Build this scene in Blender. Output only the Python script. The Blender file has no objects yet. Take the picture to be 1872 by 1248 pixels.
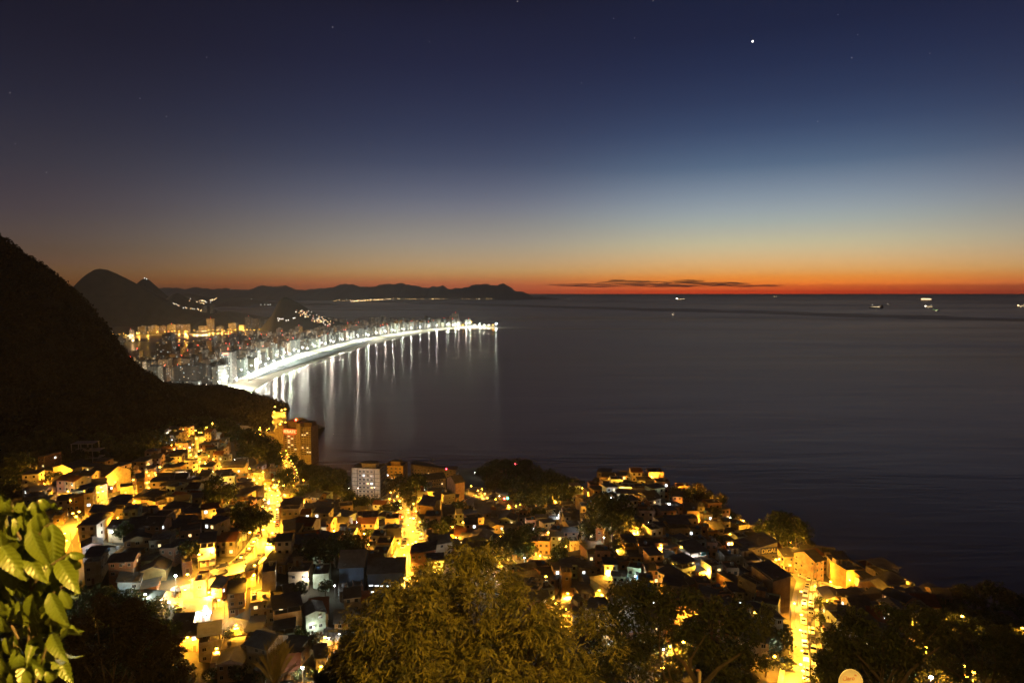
import bpy, bmesh, math, random
import numpy as np
from mathutils import Vector, Matrix
R = math.radians
rng = np.random.default_rng(11)
random.seed(11)
S = bpy.context.scene
COL = S.collection
HAZE = 4.2e-5

# ------------------------------------------------------------------ camera
CAMZ, F, CX, CY = 205.0, 1248.0, 936.0, 624.0
TH = math.atan((CY - 532.0) / F)
CT, ST = math.cos(TH), math.sin(TH)
cd = bpy.data.cameras.new('camera')
cam = bpy.data.objects.new('camera', cd)
COL.objects.link(cam)
cd.sensor_width = 36; cd.lens = 24
cd.clip_start = 0.1; cd.clip_end = 400000
cam.location = (0, 0, CAMZ)
cam.rotation_euler = (math.pi / 2 - TH, 0, 0)
S.camera = cam
cd.dof.use_dof = True; cd.dof.focus_distance = 350; cd.dof.aperture_fstop = 3.2


def ray(px, py):
    """direction of a photo pixel with forward (world y) component 1"""
    u = (np.asarray(px, float) - CX) / F
    v = -(np.asarray(py, float) - CY) / F
    y = CT + v * ST
    return u / y, (-ST + v * CT) / y


def at(px, py, Y):
    a, b = ray(px, py)
    return Vector((float(a * Y), float(Y), float(CAMZ + b * Y)))


def at_z(px, py, z):
    a, b = ray(px, py)
    Y = (z - CAMZ) / b
    return Vector((float(a * Y), float(Y), z))


def pix(p):
    """world point -> photo pixel"""
    dy, dz = p[1], p[2] - CAMZ
    w = CT * dy - ST * dz
    up = ST * dy + CT * dz
    return CX + F * p[0] / w, CY - F * up / w


# ------------------------------------------------------------------ helpers
def lin(c):
    return tuple(((x / 255) / 12.92 if x / 255 <= 0.04045 else ((x / 255 + 0.055) / 1.055) ** 2.4) for x in c)


MATS = {}


def nodes(name):
    m = bpy.data.materials.new(name)
    m.use_nodes = True
    nt = m.node_tree
    b = nt.nodes['Principled BSDF']
    return m, nt, b


def N(nt, typ, **kw):
    n = nt.nodes.new(typ)
    for k, v in kw.items():
        if k.startswith('i_'):
            n.inputs[k[2:].replace('_', ' ')].default_value = v
        else:
            setattr(n, k, v)
    return n


def surf(name, col, rough=0.85, scale=1.5, var=0.35, bump=0.0, bscale=None, rnd=0.25, dirt=(0.5, 0.45, 0.38), metal=0.0, stretch=None):
    """matt surface with uneven colour, grime patches and a per object tint"""
    if name in MATS:
        return MATS[name]
    m, nt, b = nodes(name)
    tc = N(nt, 'ShaderNodeTexCoord')
    src = tc.outputs['Object']
    if stretch:
        mp = N(nt, 'ShaderNodeMapping'); mp.inputs['Scale'].default_value = stretch
        nt.links.new(src, mp.inputs['Vector']); src = mp.outputs['Vector']
    n1 = N(nt, 'ShaderNodeTexNoise'); n1.inputs['Scale'].default_value = scale; n1.inputs['Detail'].default_value = 6
    n1.inputs['Roughness'].default_value = 0.65
    nt.links.new(src, n1.inputs['Vector'])
    mr = N(nt, 'ShaderNodeMapRange'); mr.inputs[1].default_value = 0.35; mr.inputs[2].default_value = 0.7
    nt.links.new(n1.outputs['Fac'], mr.inputs[0])
    mx = N(nt, 'ShaderNodeMix', data_type='RGBA')
    mx.inputs[6].default_value = (*col, 1)
    mx.inputs[7].default_value = (*(c * d for c, d in zip(col, dirt)), 1)
    mu = N(nt, 'ShaderNodeMath', operation='MULTIPLY'); mu.inputs[1].default_value = min(1, var * 2)
    nt.links.new(mr.outputs[0], mu.inputs[0]); nt.links.new(mu.outputs[0], mx.inputs[0])
    oi = N(nt, 'ShaderNodeObjectInfo')
    mr2 = N(nt, 'ShaderNodeMapRange'); mr2.inputs[3].default_value = 1 - rnd; mr2.inputs[4].default_value = 1 + rnd * 0.5
    nt.links.new(oi.outputs['Random'], mr2.inputs[0])
    hs = N(nt, 'ShaderNodeHueSaturation')
    nt.links.new(mr2.outputs[0], hs.inputs['Value']); nt.links.new(mx.outputs[2], hs.inputs['Color'])
    nt.links.new(hs.outputs[0], b.inputs['Base Color'])
    b.inputs['Roughness'].default_value = rough
    b.inputs['Metallic'].default_value = metal
    if bump:
        bp = N(nt, 'ShaderNodeBump'); bp.inputs['Strength'].default_value = bump; bp.inputs['Distance'].default_value = 0.1
        if bscale:
            n2 = N(nt, 'ShaderNodeTexNoise'); n2.inputs['Scale'].default_value = bscale
            nt.links.new(src, n2.inputs['Vector']); nt.links.new(n2.outputs['Fac'], bp.inputs['Height'])
        else:
            nt.links.new(n1.outputs['Fac'], bp.inputs['Height'])
        nt.links.new(bp.outputs[0], b.inputs['Normal'])
    MATS[name] = m
    return m


def glow(name, col, strength, sample=True):
    if name in MATS:
        return MATS[name]
    m, nt, b = nodes(name)
    b.inputs['Base Color'].default_value = (0.3, 0.3, 0.3, 1)
    b.inputs['Emission Color'].default_value = (*col, 1)
    b.inputs['Emission Strength'].default_value = strength
    if not sample:
        m.cycles.emission_sampling = 'NONE'
    MATS[name] = m
    return m


class MB:
    """collects verts / faces for ONE mesh object"""
    def __init__(s):
        s.v = []; s.f = []; s.m = []; s.mats = []

    def mi(s, mat):
        if mat not in s.mats:
            s.mats.append(mat)
        return s.mats.index(mat)

    def poly(s, pts, faces, mat):
        o = len(s.v); k = s.mi(mat)
        s.v.extend([tuple(p) for p in pts])
        for f in faces:
            s.f.append(tuple(i + o for i in f)); s.m.append(k)

    def box(s, c, d, mat, rz=0, taper=1.0):
        x, y, z = d[0] / 2, d[1] / 2, d[2] / 2
        ca, sa = math.cos(rz), math.sin(rz)
        P = []
        for zz, t in ((-z, 1), (z, taper)):
            for xx, yy in ((-x, -y), (x, -y), (x, y), (-x, y)):
                xx *= t; yy *= t
                P.append((c[0] + xx * ca - yy * sa, c[1] + xx * sa + yy * ca, c[2] + zz))
        s.poly(P, [(3, 2, 1, 0), (4, 5, 6, 7), (0, 1, 5, 4), (1, 2, 6, 5), (2, 3, 7, 6), (3, 0, 4, 7)], mat)

    def bb(s, x0, x1, y0, y1, z0, z1, mat):
        s.box(((x0 + x1) / 2, (y0 + y1) / 2, (z0 + z1) / 2), (abs(x1 - x0), abs(y1 - y0), abs(z1 - z0)), mat)

    def tube(s, pts, rad, mat, n=6, cap=True):
        pts = [Vector(p) for p in pts]
        if not hasattr(rad, '__len__'):
            rad = [rad] * len(pts)
        P = []; Fc = []
        for i, p in enumerate(pts):
            t = (pts[min(i + 1, len(pts) - 1)] - pts[max(i - 1, 0)]).normalized()
            a = t.cross(Vector((0.31, 0.2, 1)) if abs(t.z) < 0.95 else Vector((1, 0.1, 0))).normalized()
            b = t.cross(a)
            for k in range(n):
                q = 2 * math.pi * k / n
                P.append(p + (a * math.cos(q) + b * math.sin(q)) * rad[i])
        for i in range(len(pts) - 1):
            for k in range(n):
                Fc.append((i * n + k, i * n + (k + 1) % n, (i + 1) * n + (k + 1) % n, (i + 1) * n + k))
        if cap:
            Fc.append(tuple(range(n - 1, -1, -1))); Fc.append(tuple(range((len(pts) - 1) * n, len(pts) * n)))
        s.poly(P, Fc, mat)

    def lathe(s, prof, c, mat, n=12):
        P = []; Fc = []
        for r, z in prof:
            for k in range(n):
                q = 2 * math.pi * k / n
                P.append((c[0] + r * math.cos(q), c[1] + r * math.sin(q), c[2] + z))
        for i in range(len(prof) - 1):
            for k in range(n):
                Fc.append((i * n + k, i * n + (k + 1) % n, (i + 1) * n + (k + 1) % n, (i + 1) * n + k))
        Fc.append(tuple(range(n - 1, -1, -1))); Fc.append(tuple(range((len(prof) - 1) * n, len(prof) * n)))
        s.poly(P, Fc, mat)

    def mesh(s, name, smooth=False):
        me = bpy.data.meshes.new(name)
        me.from_pydata(s.v, [], s.f)
        for m in s.mats:
            me.materials.append(m)
        me.polygons.foreach_set('material_index', s.m)
        if smooth:
            me.polygons.foreach_set('use_smooth', [True] * len(s.f))
        me.update()
        return me

    def build(s, name, parent=None, smooth=False):
        return link(name, s.mesh(name, smooth), parent)


def link(name, data, parent=None, loc=None, rot=None, scale=None):
    o = bpy.data.objects.new(name, data)
    COL.objects.link(o)
    if parent is not None:
        o.parent = parent
    if loc is not None:
        o.location = loc
    if rot is not None:
        o.rotation_euler = rot
    if scale is not None:
        o.scale = scale
    return o


def tag(o, label=None, cat=None, group=None, kind=None):
    if label: o['label'] = label
    if cat: o['category'] = cat
    if group: o['group'] = group
    if kind: o['kind'] = kind
    return o


def thing(name, label, cat, loc=(0, 0, 0), rz=0, group=None):
    o = bpy.data.objects.new(name, None)
    o.empty_display_size = 0.5
    COL.objects.link(o)
    o.location = loc; o.rotation_euler = (0, 0, rz)
    return tag(o, label, cat, group)


def copy_tree(o, parent=None):
    c = o.copy(); COL.objects.link(c)
    if parent is not None:
        c.parent = parent
    for ch in list(o.children):
        copy_tree(ch, c)
    return c


def grid_mesh(name, V, nr, nc, mat, smooth=True):
    """V: (nr*nc,3) array of a regular sheet"""
    i = np.arange(nr - 1)[:, None] * nc + np.arange(nc - 1)[None, :]
    q = np.stack([i, i + 1, i + nc + 1, i + nc], -1).reshape(-1, 4)
    return quad_mesh(name, V, q, mat, smooth)


def quad_mesh(name, V, q, mat, smooth=True):
    me = bpy.data.meshes.new(name)
    V = np.asarray(V, np.float32); q = np.asarray(q, np.int32)
    k = q.shape[1]
    me.vertices.add(len(V)); me.vertices.foreach_set('co', V.ravel())
    me.loops.add(q.size); me.loops.foreach_set('vertex_index', q.ravel())
    me.polygons.add(len(q)); me.polygons.foreach_set('loop_start', np.arange(len(q), dtype=np.int32) * k)
    me.polygons.foreach_set('use_smooth', [smooth] * len(q))
    for m in (mat if isinstance(mat, (list, tuple)) else [mat]):
        me.materials.append(m)
    me.update(calc_edges=True); me.validate()
    return me


def vnoise(x, y, seed=0):
    """cheap smooth value noise, vectorised"""
    x = np.asarray(x, float); y = np.asarray(y, float)
    xi = np.floor(x).astype(np.int64); yi = np.floor(y).astype(np.int64)
    fx = x - xi; fy = y - yi
    fx = fx * fx * (3 - 2 * fx); fy = fy * fy * (3 - 2 * fy)

    def h(a, b):
        n = (a * 374761393 + b * 668265263 + seed * 974711) & 0xffffffff
        n = ((n ^ (n >> 13)) * 1274126177) & 0xffffffff
        return ((n ^ (n >> 16)) & 0xffff) / 65535.0
    return (h(xi, yi) * (1 - fx) + h(xi + 1, yi) * fx) * (1 - fy) + (h(xi, yi + 1) * (1 - fx) + h(xi + 1, yi + 1) * fx) * fy


def fbm(x, y, oct=4, seed=0):
    s = 0; a = 0.5
    for k in range(oct):
        s = s + a * (vnoise(x * 2 ** k, y * 2 ** k, seed + k) - 0.5)
        a *= 0.5
    return s


# ------------------------------------------------------------------ sky (world)
w = bpy.data.worlds.new('World'); S.world = w
w.use_nodes = True
nt = w.node_tree
bg = nt.nodes['Background']
SUN_AZ = 19.0      # degrees right of the view axis
sky = N(nt, 'ShaderNodeTexSky', sky_type='NISHITA')
sky.sun_disc = False
sky.sun_elevation = R(-5.0)
sky.sun_rotation = R(SUN_AZ)
tc = N(nt, 'ShaderNodeTexCoord')
sep = N(nt, 'ShaderNodeSeparateXYZ')
nt.links.new(tc.outputs['Generated'], sep.inputs[0])


def ramp(rows, px):
    """rows: (photo y, sRGB); the ramp runs over sin(elevation) 0..0.42"""
    r = N(nt, 'ShaderNodeValToRGB')
    st = []
    ry = [q[0] for q in rows][::-1]; rc = np.array([lin(q[1]) for q in rows])[::-1]
    for y in (538, 532, 530, 528, 525, 522, 519, 516, 513, 510, 506, 502, 498, 493, 487, 480, 470, 455, 440, 425, 405, 385, 360, 335, 300, 265, 230, 180, 120, 50, -100, -500):
        c = [float(np.interp(y, ry, rc[:, k])) for k in range(3)]
        a, b = ray(px, y)
        s = b / math.sqrt(1 + a * a + b * b)
        # the colours are those seen through the haze: give the sky behind it what the haze takes away
        pth = min(50e3 / max(math.sqrt(1 - s * s), .1), 435.0 / max(s, 1e-4))
        T = math.exp(-HAZE * pth)
        st.append((min(1, max(0, s / 0.42)), tuple(max(0.0005, (q - g_ * (1 - T)) / T) for q, g_ in zip(c, (0.026, 0.021, 0.023)))))
    st.sort()
    e = r.color_ramp.elements
    while len(e) < len(st):
        e.new(0.5)
    for k, (p, c) in enumerate(st):
        e[k].position = p; e[k].color = (*c, 1)
    r.color_ramp.interpolation = 'LINEAR'
    return r


mz = N(nt, 'ShaderNodeMath', operation='MULTIPLY'); mz.inputs[1].default_value = 1 / 0.42
nt.links.new(sep.outputs[2], mz.inputs[0])
rC = ramp([(540, (190, 62, 32)), (532, (197, 76, 42)), (525, (217, 97, 48)), (515, (228, 128, 54)), (505, (226, 142, 64)), (495, (221, 160, 92)), (480, (216, 172, 116)), (460, (204, 182, 140)),
           (440, (190, 182, 152)), (420, (174, 174, 160)), (400, (158, 168, 165)), (380, (146, 157, 165)), (350, (124, 139, 156)), (300, (84, 104, 130)), (250, (60, 78, 110)), (200, (46, 60, 92)), (100, (30, 40, 71)), (0, (22, 29, 55)), (-500, (14, 15, 34))], 1400)
rM = ramp([(536, (152, 74, 50)), (522, (164, 88, 60)), (515, (170, 100, 64)), (505, (178, 124, 76)), (495, (180, 142, 94)), (480, (176, 147, 111)), (460, (163, 147, 124)), (440, (151, 142, 131)), (420, (138, 134, 130)),
           (380, (112, 115, 128)), (350, (92, 98, 118)), (300, (66, 75, 100)), (250, (49, 58, 86)), (150, (33, 39, 67)), (0, (22, 26, 49)), (-500, (13, 13, 30))], 860)
rL = ramp([(536, (92, 58, 38)), (515, (97, 66, 42)), (495, (97, 71, 50)), (480, (93, 69, 56)), (460, (84, 67, 57)), (440, (81, 67, 62)), (420, (76, 65, 64)), (400, (71, 62, 65)), (380, (66, 58, 65)),
           (300, (51, 49, 61)), (200, (36, 37, 54)), (100, (27, 28, 45)), (0, (20, 21, 37)), (-500, (12, 11, 24))], 150)
for r_ in (rC, rM, rL):
    nt.links.new(mz.outputs[0], r_.inputs[0])
# azimuth from the glow, 0..1 over 60 degrees
at2 = N(nt, 'ShaderNodeMath', operation='ARCTAN2')
nt.links.new(sep.outputs[0], at2.inputs[0]); nt.links.new(sep.outputs[1], at2.inputs[1])
sub = N(nt, 'ShaderNodeMath', operation='SUBTRACT'); sub.inputs[1].default_value = R(SUN_AZ + 2)
nt.links.new(at2.outputs[0], sub.inputs[0])
ab = N(nt, 'ShaderNodeMath', operation='ABSOLUTE'); nt.links.new(sub.outputs[0], ab.inputs[0])


def rng01(a, b):
    m_ = N(nt, 'ShaderNodeMapRange', interpolation_type='SMOOTHERSTEP')
    m_.inputs[1].default_value = R(a); m_.inputs[2].default_value = R(b)
    nt.links.new(ab.outputs[0], m_.inputs[0])
    return m_


m1 = N(nt, 'ShaderNodeMix', data_type='RGBA'); m2 = N(nt, 'ShaderNodeMix', data_type='RGBA')
nt.links.new(rng01(0, 27).outputs[0], m1.inputs[0]); nt.links.new(rC.outputs[0], m1.inputs[6]); nt.links.new(rM.outputs[0], m1.inputs[7])
nt.links.new(rng01(17, 62).outputs[0], m2.inputs[0]); nt.links.new(m1.outputs[2], m2.inputs[6]); nt.links.new(rL.outputs[0], m2.inputs[7])
ad = N(nt, 'ShaderNodeMix', data_type='RGBA', blend_type='ADD'); ad.inputs[0].default_value = 0.03
nt.links.new(m2.outputs[2], ad.inputs[6]); nt.links.new(sky.outputs[0], ad.inputs[7])
nt.links.new(ad.outputs[2], bg.inputs['Color'])
bg.inputs['Strength'].default_value = 1.0
S.view_settings.view_transform = 'Standard'
S.view_settings.look = 'None'
S.view_settings.exposure = 0
S.view_settings.gamma = 1

# ------------------------------------------------------------------ sea
m = bpy.data.materials.new('sea_water'); m.use_nodes = True
nt = m.node_tree
nt.nodes.remove(nt.nodes['Principled BSDF'])
SEA = m
g = N(nt, 'ShaderNodeNewGeometry')


def wave(scale, detail):
    mp = N(nt, 'ShaderNodeMapping'); mp.inputs['Scale'].default_value = scale
    nt.links.new(g.outputs['Position'], mp.inputs['Vector'])
    n_ = N(nt, 'ShaderNodeTexNoise'); n_.inputs['Scale'].default_value = 1.0; n_.inputs['Detail'].default_value = detail; n_.inputs['Roughness'].default_value = 0.6
    n_.inputs['Distortion'].default_value = 0.4
    nt.links.new(mp.outputs[0], n_.inputs['Vector'])
    return n_.outputs['Fac']


bp = N(nt, 'ShaderNodeBump'); bp.inputs['Strength'].default_value = 0.3; bp.inputs['Distance'].default_value = 0.7
nt.links.new(wave((0.008, 0.055, 0.05), 6), bp.inputs['Height'])
bp2 = N(nt, 'ShaderNodeBump'); bp2.inputs['Strength'].default_value = 0.3; bp2.inputs['Distance'].default_value = 6.0
nt.links.new(wave((0.0016, 0.0075, 0.01), 4), bp2.inputs['Height']); nt.links.new(bp.outputs[0], bp2.inputs['Normal'])
# slicks: long calm bands where the wind does not ruffle the water
mr = N(nt, 'ShaderNodeMapRange'); mr.inputs[1].default_value = 0.42; mr.inputs[2].default_value = 0.62
mr.inputs[3].default_value = 0.205; mr.inputs[4].default_value = 0.265
nt.links.new(wave((0.00022, 0.0011, 1), 5), mr.inputs[0])
gl = N(nt, 'ShaderNodeBsdfAnisotropic', distribution='BECKMANN')
gl.inputs['Anisotropy'].default_value = 0.42
tv = N(nt, 'ShaderNodeCombineXYZ'); tv.inputs[0].default_value = 1.0      # the swell runs in from the south: slopes are steeper along it
nt.links.new(tv.outputs[0], gl.inputs['Tangent'])
gl.inputs['Color'].default_value = (0.95, 0.83, 0.76, 1)
nt.links.new(mr.outputs[0], gl.inputs['Roughness']); nt.links.new(bp2.outputs[0], gl.inputs['Normal'])
df = N(nt, 'ShaderNodeBsdfDiffuse'); df.inputs['Color'].default_value = (0.11, 0.085, 0.065, 1)
fr = N(nt, 'ShaderNodeFresnel'); fr.inputs['IOR'].default_value = 1.36
nt.links.new(bp2.outputs[0], fr.inputs['Normal'])
ms = N(nt, 'ShaderNodeMixShader')
mn = N(nt, 'ShaderNodeMath', operation='MINIMUM'); mk = N(nt, 'ShaderNodeMapRange'); mk.inputs[1].default_value = 0.38; mk.inputs[2].default_value = 0.6; mk.inputs[3].default_value = 0.22; mk.inputs[4].default_value = 0.35
nt.links.new(wave((0.00013, 0.0011, 1), 5), mk.inputs[0]); 
# a ruffled current running across the bay: less mirror, darker water
dt = N(nt, 'ShaderNodeVectorMath', operation='DOT_PRODUCT'); dt.inputs[1].default_value = (0.806, 0.588, 0)
nt.links.new(g.outputs['Position'], dt.inputs[0])
nb_ = N(nt, 'ShaderNodeMath', operation='MULTIPLY_ADD'); nb_.inputs[1].default_value = 1500.0
nt.links.new(wave((0.0006, 0.0022, 1), 4), nb_.inputs[0]); nt.links.new(dt.outputs['Value'], nb_.inputs[2])
sb1 = N(nt, 'ShaderNodeMath', operation='SUBTRACT'); sb1.inputs[1].default_value = 6510.0; nt.links.new(nb_.outputs[0], sb1.inputs[0])
ab1 = N(nt, 'ShaderNodeMath', operation='ABSOLUTE'); nt.links.new(sb1.outputs[0], ab1.inputs[0])
mb1 = N(nt, 'ShaderNodeMapRange', interpolation_type='SMOOTHSTEP'); mb1.inputs[1].default_value = 250.0; mb1.inputs[2].default_value = 560.0; mb1.inputs[3].default_value = 0.5; mb1.inputs[4].default_value = 1.0
nt.links.new(ab1.outputs[0], mb1.inputs[0])
ml1 = N(nt, 'ShaderNodeMath', operation='MULTIPLY'); nt.links.new(mk.outputs[0], ml1.inputs[0]); nt.links.new(mb1.outputs[0], ml1.inputs[1])
nt.links.new(ml1.outputs[0], mn.inputs[1])     # a ruffled sea never mirrors fully at a glance
nt.links.new(fr.outputs[0], mn.inputs[0]); nt.links.new(mn.outputs[0], ms.inputs[0]); nt.links.new(df.outputs[0], ms.inputs[1]); nt.links.new(gl.outputs[0], ms.inputs[2])
nt.links.new(ms.outputs[0], nt.nodes['Material Output'].inputs['Surface'])
xs = np.array([-50000, -20000, -6000, 0, 6000, 20000, 50000], float)
ys = np.array([-3000, -500, 300, 1000, 2500, 6000, 15000, 30000, 50000], float)
gx, gy = np.meshgrid(xs, ys)
sea = link('sea', grid_mesh('sea', np.stack([gx.ravel(), gy.ravel(), np.zeros(gx.size)], -1), len(ys), len(xs), SEA, False))
tag(sea, kind='structure', label='dark open sea with faint swell reaching the horizon')

# ------------------------------------------------------------------ haze: one even body of air round everything
hz = MB(); m = bpy.data.materials.new('haze_air'); m.use_nodes = True
nt = m.node_tree; nt.nodes.remove(nt.nodes['Principled BSDF'])
pv = N(nt, 'ShaderNodeVolumePrincipled')
pv.inputs['Color'].default_value = (0.86, 0.84, 0.82, 1); pv.inputs['Density'].default_value = HAZE; pv.inputs['Anisotropy'].default_value = 0.2
nt.links.new(pv.outputs[0], nt.nodes['Material Output'].inputs['Volume'])
m.cycles.homogeneous_volume = True
hz.bb(-50200, 50200, -3200, 50200, -8, 640, m)
if HAZE: tag(hz.build('haze'), kind='stuff', label='thin dusk haze over the bay')
S.cycles.volume_bounces = 0
S.cycles.light_sampling_threshold = 0.0      # keep the long faint tails of the lamp reflections
S.cycles.adaptive_threshold = 0.006
S.cycles.adaptive_min_samples = 48
# ------------------------------------------------------------------ hills
HILL_DARK = surf('hill_forest', (0.07, 0.065, 0.045), 0.95, 0.02, 0.5, bump=0.6, bscale=0.08)
HILL_NEAR = surf('hill_scrub', (0.035, 0.032, 0.022), 0.95, 0.05, 0.5, bump=0.6, bscale=0.1)
SHORE_ROCK = surf('shore_rock', (0.12, 0.085, 0.055), 0.9, 0.05, 0.5, bump=0.6, bscale=0.3)
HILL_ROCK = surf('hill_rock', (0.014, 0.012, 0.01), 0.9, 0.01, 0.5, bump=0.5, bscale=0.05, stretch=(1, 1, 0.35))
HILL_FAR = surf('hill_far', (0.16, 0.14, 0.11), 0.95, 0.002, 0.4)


def resample(pts, n):
    pts = np.array(pts, float)
    d = np.concatenate([[0], np.cumsum(np.hypot(*(pts[1:] - pts[:-1]).T))])
    t = np.linspace(0, d[-1], n)
    return np.interp(t, d, pts[:, 0]), np.interp(t, d, pts[:, 1])


HILLS = {}


def hill(name, pts, Y0, Y1, base, front, back, mat, label, n=120, rough=0.04, seed=1, jag=0.0):
    """pts: photo silhouette of the ridge; Y0..Y1 distance of its left and right end"""
    px, py = resample(pts, n)
    py = py + jag * fbm(px / 9, px * 0 + seed, 3, seed)
    Yr = np.interp(px, [px[0], px[-1]], [Y0, Y1])
    a, b_ = ray(px, py)
    X = a * Yr; Z = CAMZ + b_ * Yr
    base = np.broadcast_to(np.asarray(base, float), Z.shape) if np.ndim(base) == 0 else np.interp(px, base[0], base[1])
    ss = np.concatenate([-np.linspace(1, 0, 17) ** 1.15, np.linspace(0, 1, 8)[1:]])
    V = []
    for s in ss:
        dpt = front if s < 0 else back
        y = Yr + s * dpt * (1 + 0.35 * fbm(px / 40, px * 0 + 7, 3, seed + 5))
        k = abs(s)
        prof = 1 - k ** 1.25
        h = np.maximum(Z - base, 2)
        wob = rough * h * fbm(X / (0.12 * front + 1), y / (0.12 * front + 1), 4, seed) * 4 * min(1, k * 4) * (1 - k)
        be = base * (1 - 1.1 * s) if s > 0 else base
        V.append(np.stack([X * (y / Yr) ** 0.3, y, be - 4 * (k > .99) + (Z - be if s > 0 else h) * prof + wob], -1))
    V = np.array(V)
    o = link(name, grid_mesh(name, V.reshape(-1, 3), len(ss), n, mat))
    tag(o, kind='structure', label=label)
    HILLS[name + label[:4]] = V
    return V


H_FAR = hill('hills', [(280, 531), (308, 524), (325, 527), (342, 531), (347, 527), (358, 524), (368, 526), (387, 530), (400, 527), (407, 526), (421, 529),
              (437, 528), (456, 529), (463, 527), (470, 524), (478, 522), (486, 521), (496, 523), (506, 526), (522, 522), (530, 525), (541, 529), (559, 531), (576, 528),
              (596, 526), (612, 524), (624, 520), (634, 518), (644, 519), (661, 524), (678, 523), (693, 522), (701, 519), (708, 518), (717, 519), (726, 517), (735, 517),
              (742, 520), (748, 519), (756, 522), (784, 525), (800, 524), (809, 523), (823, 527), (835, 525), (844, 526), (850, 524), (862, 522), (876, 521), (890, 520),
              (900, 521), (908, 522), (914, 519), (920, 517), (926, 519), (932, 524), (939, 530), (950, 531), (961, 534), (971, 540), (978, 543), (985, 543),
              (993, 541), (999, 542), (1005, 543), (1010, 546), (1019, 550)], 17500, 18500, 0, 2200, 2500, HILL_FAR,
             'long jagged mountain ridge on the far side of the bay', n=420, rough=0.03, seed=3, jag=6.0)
hill('hills', [(940, 548.5), (950, 545), (966, 543.5), (980, 545), (986, 548)], 17000, 17000, 0, 500, 500, HILL_FAR, 'low dark islet at the tip of the far ridge', n=40)
H_MID = hill('hills', [(276, 548), (300, 545), (320, 540), (345, 536), (365, 541), (400, 545), (440, 543), (470, 549), (500, 556), (540, 553), (580, 556), (606, 557), (625, 562)],
             9500, 10500, 0, 900, 1500, HILL_FAR, 'low wooded hills beyond the lagoon', n=100, seed=9, jag=1.0)
hill('hills', [(236, 545), (248, 527), (254, 515), (259, 511), (265, 509), (272, 511), (279, 517), (287, 525), (297, 534), (310, 545), (328, 556), (340, 566)],
     6200, 6200, 0, 500, 500, HILL_DARK, 'steep sugarloaf peak behind the round hill', n=60, seed=4)
hill('hills', [(290, 552), (305, 545), (318, 537), (326, 535), (334, 540), (350, 548), (372, 556), (392, 568), (400, 578)],
     5600, 5600, 0, 500, 500, HILL_DARK, 'small dark knoll beside the sugarloaf peak', n=60, seed=14)
H_ROUND = hill('hills', [(90, 566), (130, 529), (140, 518), (150, 508), (160, 500), (172, 493), (184, 491), (196, 493), (206, 497), (216, 501), (228, 507), (240, 514),
              (252, 522), (264, 529), (280, 538), (298, 549), (314, 557), (334, 565), (350, 571), (366, 575), (384, 578), (394, 573), (408, 570), (420, 569),
              (430, 571), (440, 577), (452, 584), (464, 592), (476, 598)], 4100, 4300, 2, 330, 900, HILL_DARK,
              'broad round wooded hill behind the lagoon', n=160, rough=0.02, seed=5, jag=1.2)
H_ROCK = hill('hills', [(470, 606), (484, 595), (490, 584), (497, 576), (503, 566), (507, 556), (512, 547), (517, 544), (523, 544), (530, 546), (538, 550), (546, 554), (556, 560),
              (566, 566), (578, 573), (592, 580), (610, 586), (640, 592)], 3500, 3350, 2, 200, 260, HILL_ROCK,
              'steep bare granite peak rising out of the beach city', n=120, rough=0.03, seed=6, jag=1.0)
H_HEAD = hill('hills', [(262, 700), (296, 705), (312, 707), (330, 707), (345, 709), (365, 709), (382, 711), (400, 711), (410, 712), (418, 716), (426, 716), (440, 722), (452, 728),
              (466, 731), (478, 738), (488, 743), (494, 750), (499, 757), (503, 766), (506, 776)], 1180, 1100, 6, 260, 120, HILL_NEAR,
              'wooded headland between the beach and the hotel', n=120, rough=0.05, seed=7, jag=2.0)
hill('hills', [(516, 782), (524, 772), (533, 766), (545, 763), (556, 765), (566, 769), (574, 775), (580, 784)], 985, 960, 0, 60, 60, SHORE_ROCK, 'bare brown rock shelf jutting into the sea beyond the hotel', n=60, rough=0.12, seed=19, jag=2.0)
H_NEAR = hill('hills', [(-700, 210), (-420, 300), (-200, 355), (-60, 405), (0, 434), (20, 450), (40, 465), (60, 478), (80, 492), (105, 512), (124, 532), (140, 550),
              (147, 560), (150, 570), (160, 582), (174, 600), (185, 618), (200, 641), (210, 652), (225, 667), (240, 678), (255, 691), (268, 703), (280, 713),
              (294, 722), (312, 734), (337, 751), (365, 767), (400, 788)], 760, 640, ([-700, 100, 400], [120, 96, 70]), 300, 200, HILL_NEAR,
              'huge dark mountain flank on the west side of the slum', n=200, rough=0.03, seed=8, jag=2.5)

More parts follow.
